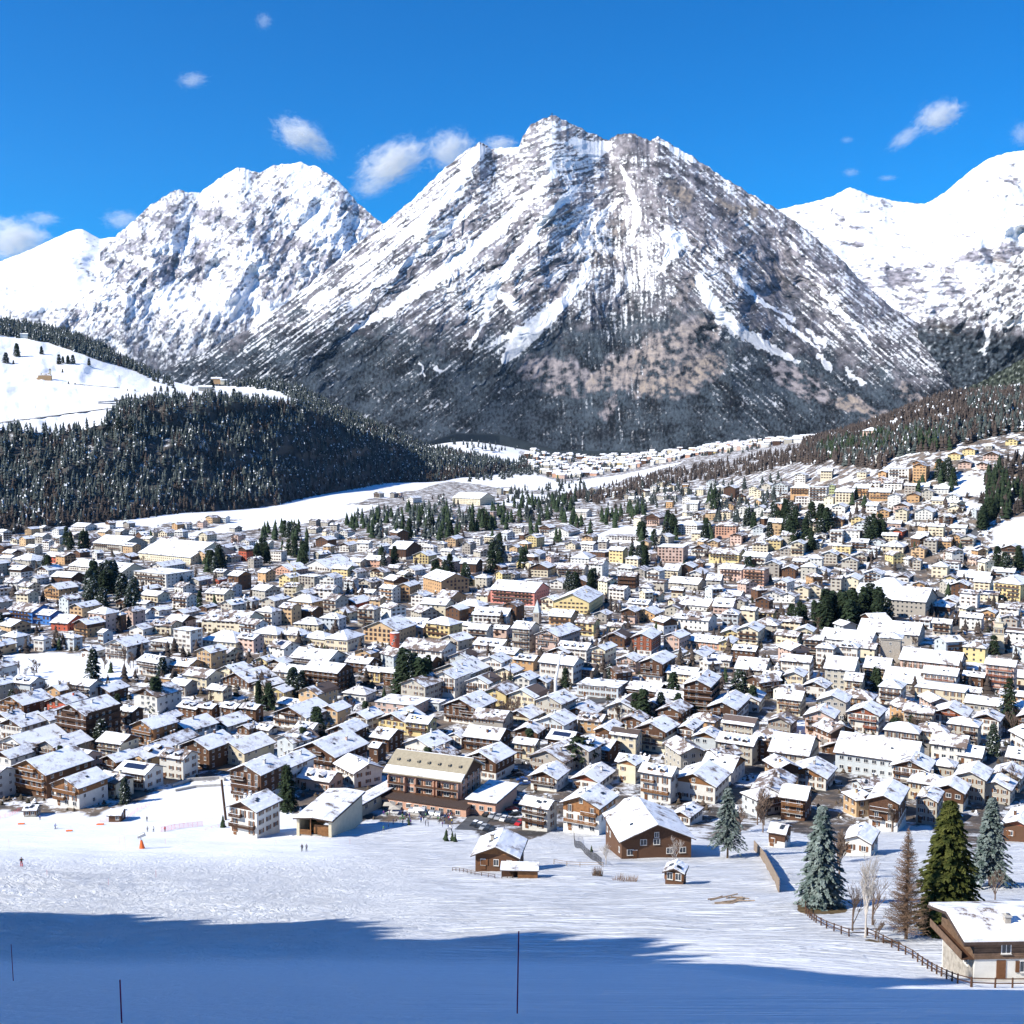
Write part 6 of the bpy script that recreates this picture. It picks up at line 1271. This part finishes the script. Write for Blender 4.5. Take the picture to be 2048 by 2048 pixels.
# ---------------------------------------------------------------- roads
def ribbon(name,pts,w_,mat,lift=.12,hill=False,label=None):
    P3=[]
    for (a,b),(c,d) in zip(pts[:-1],pts[1:]):
        for i in range(8): P3.append((on_hill if hill else G)(a+(c-a)*i/8,b+(d-b)*i/8))
    P3.append((on_hill if hill else G)(*pts[-1])); v=[];n=len(P3)
    for i in range(n):
        a=Vector(P3[max(i-1,0)]);b=Vector(P3[min(i+1,n-1)]); t=(b-a); t.z=0; t.normalize(); s_=Vector((t.y,-t.x,0))*w_/2; p=Vector(P3[i])
        for q in(p-s_,p,p+s_): zz=q.z if hill else float(H(q.x,q.y)); v.append((q.x,q.y,zz+lift))
    f=[(3*i,3*i+1,3*i+4,3*i+3) for i in range(n-1)]+[(3*i+1,3*i+2,3*i+5,3*i+4) for i in range(n-1)]
    return link(name,mesh(name,v,f,M[mat]),kind='structure')
ribbon('road',[(150,1535),(200,1522),(232,1500),(262,1478),(300,1466)],7,'asphalt')
ribbon('road',[(1196,1225),(1214,1205),(1206,1180),(1192,1160),(1200,1148)],9,'asphalt')
ribbon('road',[(1780,1120),(1830,1160),(1880,1190),(1918,1215),(1920,1260)],8,'asphalt')
ribbon('road',[(1985,1620),(2000,1590),(1990,1560),(1990,1500)],6,'asphalt')
ribbon('road',[(1420,1478),(1560,1474),(1700,1480),(1860,1484),(2060,1490)],9,'asphalt')
ribbon('road',[(1024,1430),(1120,1412),(1220,1398),(1270,1385)],7,'asphalt')
ribbon('road',[(700,1345),(790,1352),(900,1360),(1010,1350)],7,'asphalt')
ribbon('road',[(1905,1105),(1935,1080),(1960,1055),(1990,1030)],8,'asphalt')
ribbon('road',[(935,1660),(975,1620),(1010,1590),(1050,1560)],8,'asphalt')
ribbon('road',[(-60,862),(0,845),(60,838),(140,827),(210,818),(280,813),(262,808),(195,806)],14,'concrete',.8,True)
ribbon('road',[(195,804),(260,800),(340,794)],9,'concrete',.8,True)
ribbon('road',[(150,768),(190,772),(240,776)],7,'concrete',.8,True)
# retaining wall below the main road
def wall_run(name,pts,h_,t_,mat,label,cat,group=None):
    P3=[Vector(G(*p)) for p in pts]; m=MB(); o=P3[0].copy()
    for a,b in zip(P3[:-1],P3[1:]):
        d=(b-a); s_=Vector((d.y,-d.x,0)).normalized()*t_/2; vs=[a-s_,a+s_,b+s_,b-s_]; vs=[v-o-Vector((0,0,1)) for v in vs]+[v-o+Vector((0,0,h_)) for v in vs]
        m.add(vs,[(0,1,5,4),(1,2,6,5),(2,3,7,6),(3,0,4,7),(4,5,6,7)],mat)
    ob=m.build(name,loc=o); ob['label']=label; ob['category']=cat
    if group: ob['group']=group
wall_run('retaining_wall',[(1640,1502),(1700,1505),(1780,1509),(1858,1513)],5.0,.6,'stone','long grey stone retaining wall under the main road','wall')
wall_run('retaining_wall',[(1180,1428),(1220,1418),(1262,1402)],2.6,.5,'concrete','pale concrete wall below the grey bus station','wall')
wall_run('board_fence',[(1508,1700),(1530,1727),(1558,1785)],2.6,.15,'woodgrey','tall grey board fence running down towards the lone blue spruce','fence')
wall_run('terrace_wall',[(345,1574),(380,1562),(440,1558),(450,1562)],1.1,.8,'concrete','lower curved concrete terrace wall beside the ski lift mast','wall')
wall_run('terrace_wall',[(350,1583),(390,1575),(445,1572)],.8,.8,'concrete','upper curved terrace step above the piste','wall')
# ---------------------------------------------------------------- fences with posts and rails
def rail_fence(pts,step,ph,rails,r,mat,label,name='fence',sag=.0,group=None,net=None):
    P3=[Vector(G(*p)) if len(p)==2 else Vector(tuple(float(c) for c in P(p[0],p[1],float(p[2])))) for p in pts]
    for p in P3: p.z=float(H(p.x,p.y))
    root=link(name,None,None,P3[0]); root['category']='fence'; root['label']=label
    if group: root['group']=group
    o=P3[0]; posts=[]; rm=MB()
    for a,b in zip(P3[:-1],P3[1:]):
        n=max(1,int((b-a).length/step))
        for i in range(n): posts.append(a+(b-a)*i/n)
    posts.append(P3[-1])
    for p in posts: p.z=float(H(p.x,p.y))
    for p in posts[:100]:
        m=MB(); jx=random.Random(int(p.x*99)).uniform(-.05,.05); m.tube((0,0,-.5),(jx,0,ph),r*1.3,r*1.1,mat,6); m.build('post',root,loc=p-o)
    for a,b in zip(posts[:-1],posts[1:]):
        for z_ in rails: rm.tube(a-o+Vector((0,0,ph*z_)),b-o+Vector((0,0,ph*z_)),r*.75,r*.75,mat,5)
    if net:
        for a,b in zip(posts[:-1],posts[1:]):
            for i in range(6):
                t=i/6; p=a+(b-a)*t-o; rm.tube(p,p+Vector((0,0,ph)),r*.35,r*.35,net,3,False)
    rm.build('rail',root)
rail_fence([(1609,1806),(1612,1828),(1632,1846),(1653,1857),(1698,1873),(1735,1880,144),(1783,1895,138),(1826,1907,133),(1855,1923,128),(1883,1940,123),(1915,1958,118),(1942,1968,115)],1.7,1.15,(.45,.9),.085,'wood','dark two rail wooden fence curving from the blue spruce to the log chalet')
q0=P(1942,1968,100.); 
rail_fence([(1944,1968,115),(1990,1969,115),(2060,1970,115)],1.7,1.15,(.45,.9),.085,'wood','dark wooden fence section in front of the log chalet')
rail_fence([(1108,1728),(1160,1734),(1206,1734)],4,1.1,(.5,.95),.07,'woodgrey','grey rail fence between the log hut and the dark barn')
rail_fence([(1148,1674),(1150,1694),(1175,1712),(1203,1732)],2.0,1.9,(.05,.5,1.0),.05,'darkmetal','dark mesh fence running down in front of the dark barn',net='darkmetal')
rail_fence([(905,1742),(950,1750),(990,1757)],2.5,.8,(.5,1.0),.06,'wood','low dark railing left of the log hut')
# red safety netting and piste poles
M['rednet']=simple('red_net',(.75,.10,.16),.7,.2,4); M['orange']=simple('orange_padding',(.85,.16,.04),.6,.1,3)
rail_fence([(322,1664),(350,1658),(385,1654),(405,1652)],1.5,1.5,(.1,.35,.6,.85,1.0),.035,'rednet','dense red safety net right of the snow gun',net='rednet')
rail_fence([(200,1645),(255,1637),(275,1622),(300,1610)],2.2,1.1,(.2,.6,1.0),.03,'rednet','red net running uphill beside the small brown shed',net='rednet')
rail_fence([(-10,1640),(20,1632),(40,1622)],1.6,1.2,(.2,.6,1.0),.03,'rednet','red net at the left edge by the grey shed',net='rednet')
rail_fence([(410,1662),(450,1652),(500,1650)],3.2,.9,(.5,1.0),.025,'rednet','thin red barrier tape left of the white chalet')
def upright(name,cat,px,py,ph,r,mat,label,lean=0,tip=None):
    x,y,z=G(px,py); k=y/F; o=link(name,None,None,(x,y,z)); o['category']=cat; o['label']=label; m=MB(); h_=ph*k*1.1; m.tube((0,0,-.4),(lean*h_,0,h_),r,r*.9,mat,8); m.build('pole',o)
    return o,k,h_
M['pole']=simple('dark_red_plastic',(.6,.05,.10),.4,.1,3)
upright('slalom_pole','piste pole',1034,2027,160,.02,'pole','long dark red piste pole standing in the blue shade near the middle',.02)
upright('slalom_pole','piste pole',27,1962,71,.024,'pole','short dark piste pole in the shade at the left edge',-.03)
upright('slalom_pole','piste pole',244,2046,84,.02,'pole','dark red piste pole cut by the bottom edge on the left',-.02)
for i,(px,py,ph) in enumerate(((18,1692,14),(94,1750,10),(217,1770,12),(312,1755,14),(331,1688,10),(552,1688,8),(240,1700,26),(250,1699,26),(700,1688,10))):
    upright('piste_marker','piste marker',px,py,ph,.025,'pole',['thin marker on the piste at the far left edge','thin marker below the red trousered skier','thin marker on the churned snow left of centre','thin marker above the churned snow','thin marker right of the snow gun','thin marker below the open hall front','left thin pole of the pair beside the snow gun','right thin pole of the pair beside the snow gun','thin marker right of the two walkers'][i])
upright('lift_mast','mast',452,1640,76,.42,'wood','thick dark leaning mast left of the white chalet',-.09)
# snow gun with orange padding
x,y,z=G(283,1697); k=y/F; o=link('snow_gun',None,None,(x,y,z)); o['category']='snow gun'; o['label']='snow gun on a mast wrapped in orange padding'
m=MB(); m.tube((0,0,-.3),(-.1,0,22*k),.12,.1,'darkmetal',8); m.build('mast',o)
m=MB(); m.tube((.15,0,0),(0,0,17*k),6*k,2.2*k,'orange',10); m.build('padding',o)
m=MB(); m.tube((-.9,-.3,25*k),(.9,.3,30*k),3.6*k,4.6*k,'metal',14,False); m.tube((-.6,-.2,25.7*k),(.3,.1,28*k),.5,.4,'wall_y',10); m.build('fan_barrel',o)
for px,py,w_ in((42,1649,12),(200,1650,14),(138,1663,12)):
    x,y,z=G(px,py); k=y/F; m=MB(); m.tube((-w_*k/2,0,.2),(w_*k/2,.2,.25),.28,.22,'orange',9); m.tube((-w_*k/3,.4,.2),(w_*k/2,.5,.2),.22,.2,'orange',8); o=m.build('crash_mat',loc=(x,y,z)); o['category']='crash mat'; o['label']={42:'orange crash mat in the shadow near the left edge',200:'orange crash mat left of the small brown shed',138:'pale orange crash mat on the sunny piste'}[px]
# ---------------------------------------------------------------- people
def person_mesh(pose):
    v=dict(pel=(0,0,.93),bel=(0,0,1.08),che=(0,0,1.30),nek=(0,0,1.48),hed=(0,.0,1.58),top=(0,0,1.76),
      hl=(-.10,0,.90),hr=(.10,0,.90),kl=(-.11,-.04,.50),kr=(.12,-.06,.50),al=(-.12,.04,.09),ar=(.13,.02,.09),tl=(-.13,-.14,.04),tr=(.14,-.16,.04),
      sl=(-.19,0,1.42),sr=(.19,0,1.42),el=(-.27,.02,1.15),er=(.27,.02,1.15),wl=(-.26,-.14,.95),wr=(.26,-.14,.95),fl=(-.25,-.22,.90),fr=(.25,-.22,.90))
    if pose=='walk': v.update(kl=(-.11,-.20,.52),al=(-.12,-.12,.10),tl=(-.12,-.30,.05),kr=(.11,.05,.48),ar=(.11,.30,.14),tr=(.11,.16,.04),wl=(-.25,.12,.98),fl=(-.25,.14,.90),wr=(.26,-.24,1.02),fr=(.26,-.32,1.0))
    if pose=='ski': v.update(kl=(-.13,-.18,.50),kr=(.13,-.18,.50),che=(0,-.12,1.24),nek=(0,-.2,1.40),hed=(0,-.24,1.49),top=(0,-.25,1.67),sl=(-.19,-.14,1.36),sr=(.19,-.14,1.36),el=(-.32,-.25,1.12),er=(.32,-.25,1.12),wl=(-.36,-.42,1.05),wr=(.36,-.42,1.05),fl=(-.36,-.5,1.05),fr=(.36,-.5,1.05))
    E=[('pel','bel'),('bel','che'),('che','nek'),('nek','hed'),('hed','top'),('pel','hl'),('pel','hr'),('hl','kl'),('hr','kr'),('kl','al'),('kr','ar'),('al','tl'),('ar','tr'),('che','sl'),('che','sr'),('sl','el'),('sr','er'),('el','wl'),('er','wr'),('wl','fl'),('wr','fr')]
    rad=dict(pel=.15,bel=.145,che=.17,nek=.065,hed=.10,top=.085,hl=.11,hr=.11,kl=.075,kr=.075,al=.06,ar=.06,tl=.05,tr=.05,sl=.085,sr=.085,el=.06,er=.06,wl=.05,wr=.05,fl=.05,fr=.05)
    ks=list(v); me=bpy.data.meshes.new('body_skeleton'); me.from_pydata([v[a] for a in ks],[(ks.index(a),ks.index(b)) for a,b in E],[])
    ob=bpy.data.objects.new('body_skeleton',me); COL.objects.link(ob); sk=ob.modifiers.new('skin','SKIN'); ob.modifiers.new('s','SUBSURF').levels=1
    for i,a in enumerate(ks): d=me.skin_vertices[0].data[i]; d.radius=(rad[a],rad[a]); d.use_root=(a=='pel')
    dg=bpy.context.evaluated_depsgraph_get(); m2=bpy.data.meshes.new_from_object(ob.evaluated_get(dg)); bpy.data.objects.remove(ob); m2.name='person_body'
    zs=np.array([p.center[2] for p in m2.polygons]); xs_=np.array([p.center[0] for p in m2.polygons])
    mi=np.where(zs<.16,3,np.where(zs<.97,1,np.where(zs>(1.50 if pose!='ski' else 1.42),2,0))); mi=np.where((zs>.85)&(zs<.98)&(np.abs(xs_)>.2),0,mi)
    return m2,mi
CLO={n:simple('cloth_'+n,c,.8,.1,3) for n,c in dict(black=(.02,.02,.025),red=(.5,.04,.04),blue=(.04,.10,.35),green=(.08,.22,.10),grey=(.22,.22,.24),yellow=(.7,.5,.05),white=(.7,.7,.72),purple=(.2,.06,.3)).items()}
skin_m=simple('skin',(.55,.34,.25),.6,.05,5); hairm=simple('hair',(.04,.03,.02),.8,.1,5)
POSE={p:person_mesh(p) for p in('stand','walk','ski')}
_pc={}
def person(px,py,pose,jac,tro,rz,label=None,desc=None,scale=1.0,skis=False,on=None):
    key=(pose,jac,tro)
    if key not in _pc:
        b_,mi=POSE[pose]; me=b_.copy(); me.materials.clear()
        for mm_ in(CLO[jac],CLO[tro],skin_m,CLO['black']): me.materials.append(mm_)
        me.polygons.foreach_set('material_index',mi.astype(np.int32)); me.polygons.foreach_set('use_smooth',np.ones(len(me.polygons),bool)); _pc[key]=me
    x,y,z=on or G(px,py); o=link('person',_pc[key],None,(x,y,z),rz); o.scale=(scale,)*3; o['category']='person'
    m=MB(); hz=1.66 if pose!='ski' else 1.57; hy=0 if pose!='ski' else -.22
    m.tube((0,hy+.02,hz),(0,hy+.02,hz+.14),.115,.07,hairm,10); m.build('hat',o)
    if label: o['label']=label
    else: register(o,desc,px,py,'person',False)
    if skis:
        for s_ in(-.13,.13):
            m=MB(); m.box(s_-.05,-1.0,.005,s_+.05,.75,.035,'rednet' if tro=='red' else 'darkmetal'); m.add([(s_-.05,-1.0,.035),(s_+.05,-1.0,.035),(s_+.03,-1.2,.13),(s_-.03,-1.2,.13)],[(0,1,2,3),(3,2,1,0)],'darkmetal'); q=m.build('ski',loc=(x,y,z),rz=rz); q.scale=(scale,)*3; q['category']='ski'; q['label']=('left' if s_<0 else 'right')+' ski under the person in '+jac+' jacket and '+tro+' trousers'+(' near the left edge' if px<100 else '')
person(43,1733,'ski','black','red',R(200),'person in dark jacket and red trousers standing on skis at left',scale=1.25,skis=True)
person(604,1703,'walk','black','black',R(190),'left of the two people in dark clothes walking on the snow below the hall',scale=1.15)
person(613,1703,'walk','grey','black',R(190),'right of the two people in dark clothes walking on the snow below the hall',scale=1.15)
person(110,1658,'ski','blue','black',R(150),'person in blue jacket skiing under the shadow edge at left',skis=True)
person(294,1643,'stand','black','black',0,'person in dark clothes alone on the upper left piste')
person(295,1664,'stand','grey','black',0,'person in grey jacket just right of the snow gun')
person(307,1664,'stand','white','black',.5,'person in pale jacket second to the right of the snow gun')
person(330,1664,'stand','red','black',.5,'person in red jacket at the left end of the dense red net')
person(80,1640,'stand','blue','black',.5,'person in blue jacket beside the grey green shed')
rnd=random.Random(31); jk=['black','blue','red','grey','yellow','white','purple','green']
for i in range(46):
    px,py=rnd.uniform(766,905),rnd.uniform(1628,1653)
    if i>38: px,py=rnd.uniform(755,910),rnd.uniform(1653,1672)
    j=rnd.choice(jk); person(px,py,rnd.choice(['stand','walk']),j,rnd.choice(['black','grey','blue']),rnd.uniform(0,6.28),desc='person in '+j+' jacket in the crowd below the pink hotel')
# sunshades, sun loungers and tables on the hotel terrace
for i,(px,py,c) in enumerate(((790,1629,'wall_k'),(826,1618,'white'),(838,1632,'white'),(779,1622,'wall_k'),(1120,1660,'metal'))):
    if i>3: break
    x,y,z=G(px,py); o=link('sunshade',None,None,(x,y,z)); o['category']='sunshade'; o['label']=['long beige sunshade left on the pink hotel terrace','white square sunshade in the middle of the pink hotel terrace','small white sunshade lowest on the pink hotel terrace','beige sunshade at the left end of the hotel terrace'][i]
    m=MB(); m.tube((0,0,-.5),(0,0,2.6),.05,.05,'metal',6); m.build('pole',o); m=MB(); m.add([(-2,-2,2.4),(2,-2,2.4),(2,2,2.4),(-2,2,2.4),(0,0,3.0)],[(0,1,4),(1,2,4),(2,3,4),(3,0,4),(3,2,1,0)],c); m.build('canopy',o)
# ---------------------------------------------------------------- parked cars
def car_parts(col,van=False):
    b_=MB(); L_,W_=4.3,1.75; hb=.85
    prof=[(-2.15,.35),(-2.15,.72),(-1.9,.85),(-1.05,.95),(-.45,1.42),(.95,1.45),(1.65,.98),(2.1,.92),(2.15,.35)] if not van else [(-2.3,.35),(-2.3,.9),(-1.8,1.1),(-1.2,1.85),(2.1,1.9),(2.25,1.0),(2.25,.35)]
    n=len(prof); vs=[(x,-W_/2+(.16 if z>1.1 else 0),z) for x,z in prof]+[(x,W_/2-(.16 if z>1.1 else 0),z) for x,z in prof]
    b_.add(vs,[tuple(range(n))[::-1],tuple(range(n,2*n))]+[(i,(i+1)%n,n+(i+1)%n,n+i) for i in range(n)],col)
    g=MB(); 
    for s_ in(-1,1): g.add([(-.95,s_*(W_/2+.012-.02),.98),(1.35,s_*(W_/2-.008),1.0),(.9,s_*(W_/2-.135),1.36),(-.45,s_*(W_/2-.135),1.36)],[(0,1,2,3) if s_<0 else (3,2,1,0)],'glass')
    g.add([(-1.04,-.78,.99),(-1.04,.78,.99),(-.5,.66,1.42),(-.5,-.66,1.42)],[(3,2,1,0)],'glass')
    t=MB(); t.tube((0,-.1,0),(0,.1,0),.32,.32,'rubber',12); t.tube((0,-.12,0),(0,.12,0),.17,.17,'metal',8)
    s_=MB(); s_.box(-.5,-.62,1.46,.95,.62,1.56,'rsnow'); 
    return [mesh(nm,q.v,q.f,q.mats,q.m) for nm,q in(('body',b_),('window',g),('wheel',t),('snow_layer',s_))]
M['carred']=simple('red_car_paint',(.45,.02,.02),.35,.05,3,spec=.6); M['carwhite']=simple('white_car_paint',(.7,.7,.7),.35,.05,3); M['carsilver']=simple('silver_car_paint',(.35,.37,.40),.35,.05,3); M['carblack']=simple('black_car_paint',(.02,.022,.025),.3,.05,3); M['carblue']=simple('blue_car_paint',(.03,.08,.25),.35,.05,3)
CARS={c:car_parts('car'+c) for c in('red','white','silver','black','blue')}
def car(px,py,c,rz,desc):
    x,y,z=G(px,py); o=link('parked_car',None,None,(x,y,z+.15),rz); o['category']='car'; o['group']='cars parked between the houses'
    bo,gl,wh,sn_=CARS[c]; link('body',bo,o); link('window',gl,o)
    if rnd.random()<.6: link('snow_layer',sn_,o)
    for xx in(-1.35,1.35):
        for yy in(-.8,.8): link('wheel',wh,o,(xx,yy,.32))
    register(o,c+' parked car'+desc,px,py,'car',desc=='')
rows_=[((950,1652),(1005,1672),7,R(65),' in the front row of the hotel car park'),((975,1632),(1040,1650),7,R(65),' in the second row of the hotel car park'),((1000,1572),(1035,1608),6,R(20),' beside the road right of the pink hotel'),((1010,1600),(1030,1632),4,R(20),' on the ramp right of the pink hotel'),((200,1505),(250,1475),6,R(50),''),((700,1350),(780,1352),4,R(10),''),((705,1375),(740,1362),4,R(40),''),((1030,1545),(1050,1570),4,R(10),''),((1975,1590),(1985,1560),3,R(80),''),((1920,1150),(1930,1210),3,R(80),''),((700,1545),(760,1530),5,R(20),''),((470,1560),(540,1552),6,R(75),''),((1440,1470),(1540,1472),3,R(0),''),((1700,1482),(1850,1486),3,R(0),''),((870,1392),(920,1388),3,R(30),''),((100,1560),(150,1545),3,R(30),'')]
rnd=random.Random(77)
for (a,b_),(c_2,d_2),n,rz,dsc in rows_:
    for i in range(n):
        t=(i+rnd.uniform(-.1,.1))/max(n-1,1); car(a+(c_2-a)*t,b_+(d_2-b_)*t,rnd.choice(['white','silver','black','blue','red','silver','black']),rz+rnd.uniform(-.08,.08),dsc)
# power pylons far off
def pylon(px,py,ph,label,hill=True):
    if hill: x,y,z=on_hill(px,py)
    else: x,y,z=G(px,py)
    k=y/F; h_=ph*k; o=link('pylon',None,None,(x,y,z)); o['category']='pylon'; o['label']=label; m=MB(); a=h_*.11
    for s_ in((-1,-1),(1,-1),(1,1),(-1,1)): m.tube((s_[0]*a,s_[1]*a,0),(s_[0]*.4,s_[1]*.4,h_*.85),.22,.18,'metal',3)
    for i in range(5): z0=h_*.17*i; w0=a*(1-i/6); m.tube((-w0,-w0,z0),(w0*.8,-w0*.8,z0+h_*.17),.14,.14,'metal',3); m.tube((w0,-w0,z0),(-w0*.8,-w0*.8,z0+h_*.17),.14,.14,'metal',3)
    m.build('frame',o); m=MB()
    for zz,w_ in((.72,.2),(.85,.16),(1,.1)): m.tube((-w_*h_,0,h_*zz),(w_*h_,0,h_*zz),.2,.2,'metal',3)
    m.build('cross_arm',o)
pylon(71,833,26,'steel pylon on the snowy meadow at the left edge'); pylon(239,766,18,'steel pylon in the middle of the left hill meadow')
# small chapel cross on the summit
j=LM.at(1104,232); o=link('summit_cross',None,None,(float(j[0]),float(j[1]),float(j[2])-4)); o['category']='cross'; o['label']='tiny cross standing on the highest summit'; m=MB(); m.box(-1,-1,0,1,1,22,'darkmetal'); m.box(-6,-.8,14,6,.8,16,'darkmetal'); m.build('cross_body',o)
# ---------------------------------------------------------------- small fair weather clouds, far behind the peaks
def cloud_mat(sc_,dens,cut):
    m=bpy.data.materials.new('cloud_vapour'); m.use_nodes=True; nt=m.node_tree; nt.nodes.clear(); L=nt.links
    o=N(nt,'ShaderNodeOutputMaterial'); v=N(nt,'ShaderNodeVolumePrincipled'); L.new(v.outputs[0],o.inputs['Volume']); v.inputs['Color'].default_value=(.98,.98,.98,1); v.inputs['Anisotropy'].default_value=0.0
    tc=N(nt,'ShaderNodeTexCoord'); n_=N(nt,'ShaderNodeTexNoise',Scale=sc_,Detail=5.0,Roughness=.7,Distortion=.9); L.new(tc.outputs['Object'],n_.inputs['Vector'])
    ln=N(nt,'ShaderNodeVectorMath',operation='LENGTH'); L.new(tc.outputs['Object'],ln.inputs[0])
    a=N(nt,'ShaderNodeMath',operation='MULTIPLY_ADD'); L.new(ln.outputs['Value'],a.inputs[0]); a.inputs[1].default_value=-.55; L.new(n_.outputs['Fac'],a.inputs[2])
    mr=N(nt,'ShaderNodeMapRange'); mr.inputs[1].default_value=cut; mr.inputs[2].default_value=cut+.2; mr.inputs[3].default_value=0; mr.inputs[4].default_value=dens; L.new(a.outputs[0],mr.inputs[0]); L.new(mr.outputs[0],v.inputs['Density']); v.inputs['Density'].default_value=0
    return m
CM=cloud_mat(3.8,.0050,.17); CM2=cloud_mat(4.0,.0026,.17)
bm=bmesh.new(); bmesh.ops.create_icosphere(bm,subdivisions=3,radius=1.0); cm_=bpy.data.meshes.new('cloud'); bm.to_mesh(cm_); bm.free(); cm_.materials.append(CM); cm2=cm_.copy(); cm2.materials.clear(); cm2.materials.append(CM2)
for i,(px,py,w_,h_,rot,thin,lab) in enumerate([(385,160,62,30,8,1,'small faint cloud high on the left of the sky'),(600,270,110,62,-22,0,'ragged cloud above the shoulder of the left mountain'),(645,300,60,44,-30,1,'small torn cloud low beside the ragged left cloud'),(785,325,150,78,24,0,'broad torn cloud in the gap left of the main peak'),(745,372,90,46,15,1,'thin wisp below the broad torn cloud'),(900,300,100,80,10,0,'white cloud half hidden behind the left ridge of the main peak'),(1000,288,70,32,0,0,'cloud peeping over the notch beside the summit'),(1878,232,96,60,18,0,'bright cloud high above the right snow mountain'),(1812,274,80,34,34,1,'thin tail of the bright cloud on the right'),(1694,280,28,14,0,1,'tiny wisp left of the bright right cloud'),(1702,345,36,18,0,1,'tiny cloud above the small right peak'),(1775,356,40,12,0,1,'flat little wisp right of the small right peak'),(25,480,150,90,0,0,'pale cloud bank at the left edge behind the snow dome'),(85,438,70,30,0,1,'small cloud above the left cloud bank'),(245,440,80,40,0,1,'faint cloud touching the left mountain shoulder'),(528,42,34,34,0,1,'tiny faint cloud near the top edge'),(2046,268,50,50,0,1,'cloud scrap cut by the right edge')]):
    Y=15000.; q=P(px,py,Y); k=Y/F; o=link('cloud',cm2 if thin else cm_,None,tuple(float(v) for v in q)); o.scale=(w_*k*.78,w_*k*.5,h_*k*.78); o.rotation_euler=(0,R(-rot),R(i*37*0)); o['kind']='structure'; o['label']=lab

# thin mountain air over the whole valley
m=bpy.data.materials.new('thin_haze'); m.use_nodes=True; nt=m.node_tree; nt.nodes.clear(); o_=N(nt,'ShaderNodeOutputMaterial'); v=N(nt,'ShaderNodeVolumePrincipled'); nt.links.new(v.outputs[0],o_.inputs['Volume']); v.inputs['Color'].default_value=(.4,.68,1,1); v.inputs['Density'].default_value=0.7e-5; v.inputs['Anisotropy'].default_value=.2
b_=MB(); M['haze']=m; b_.box(-20000,-1000,-400,20000,13600,3400,'haze'); b_.build('haze',kind='stuff',label='thin bluish mountain air filling the valley',category='haze')
finish_labels()
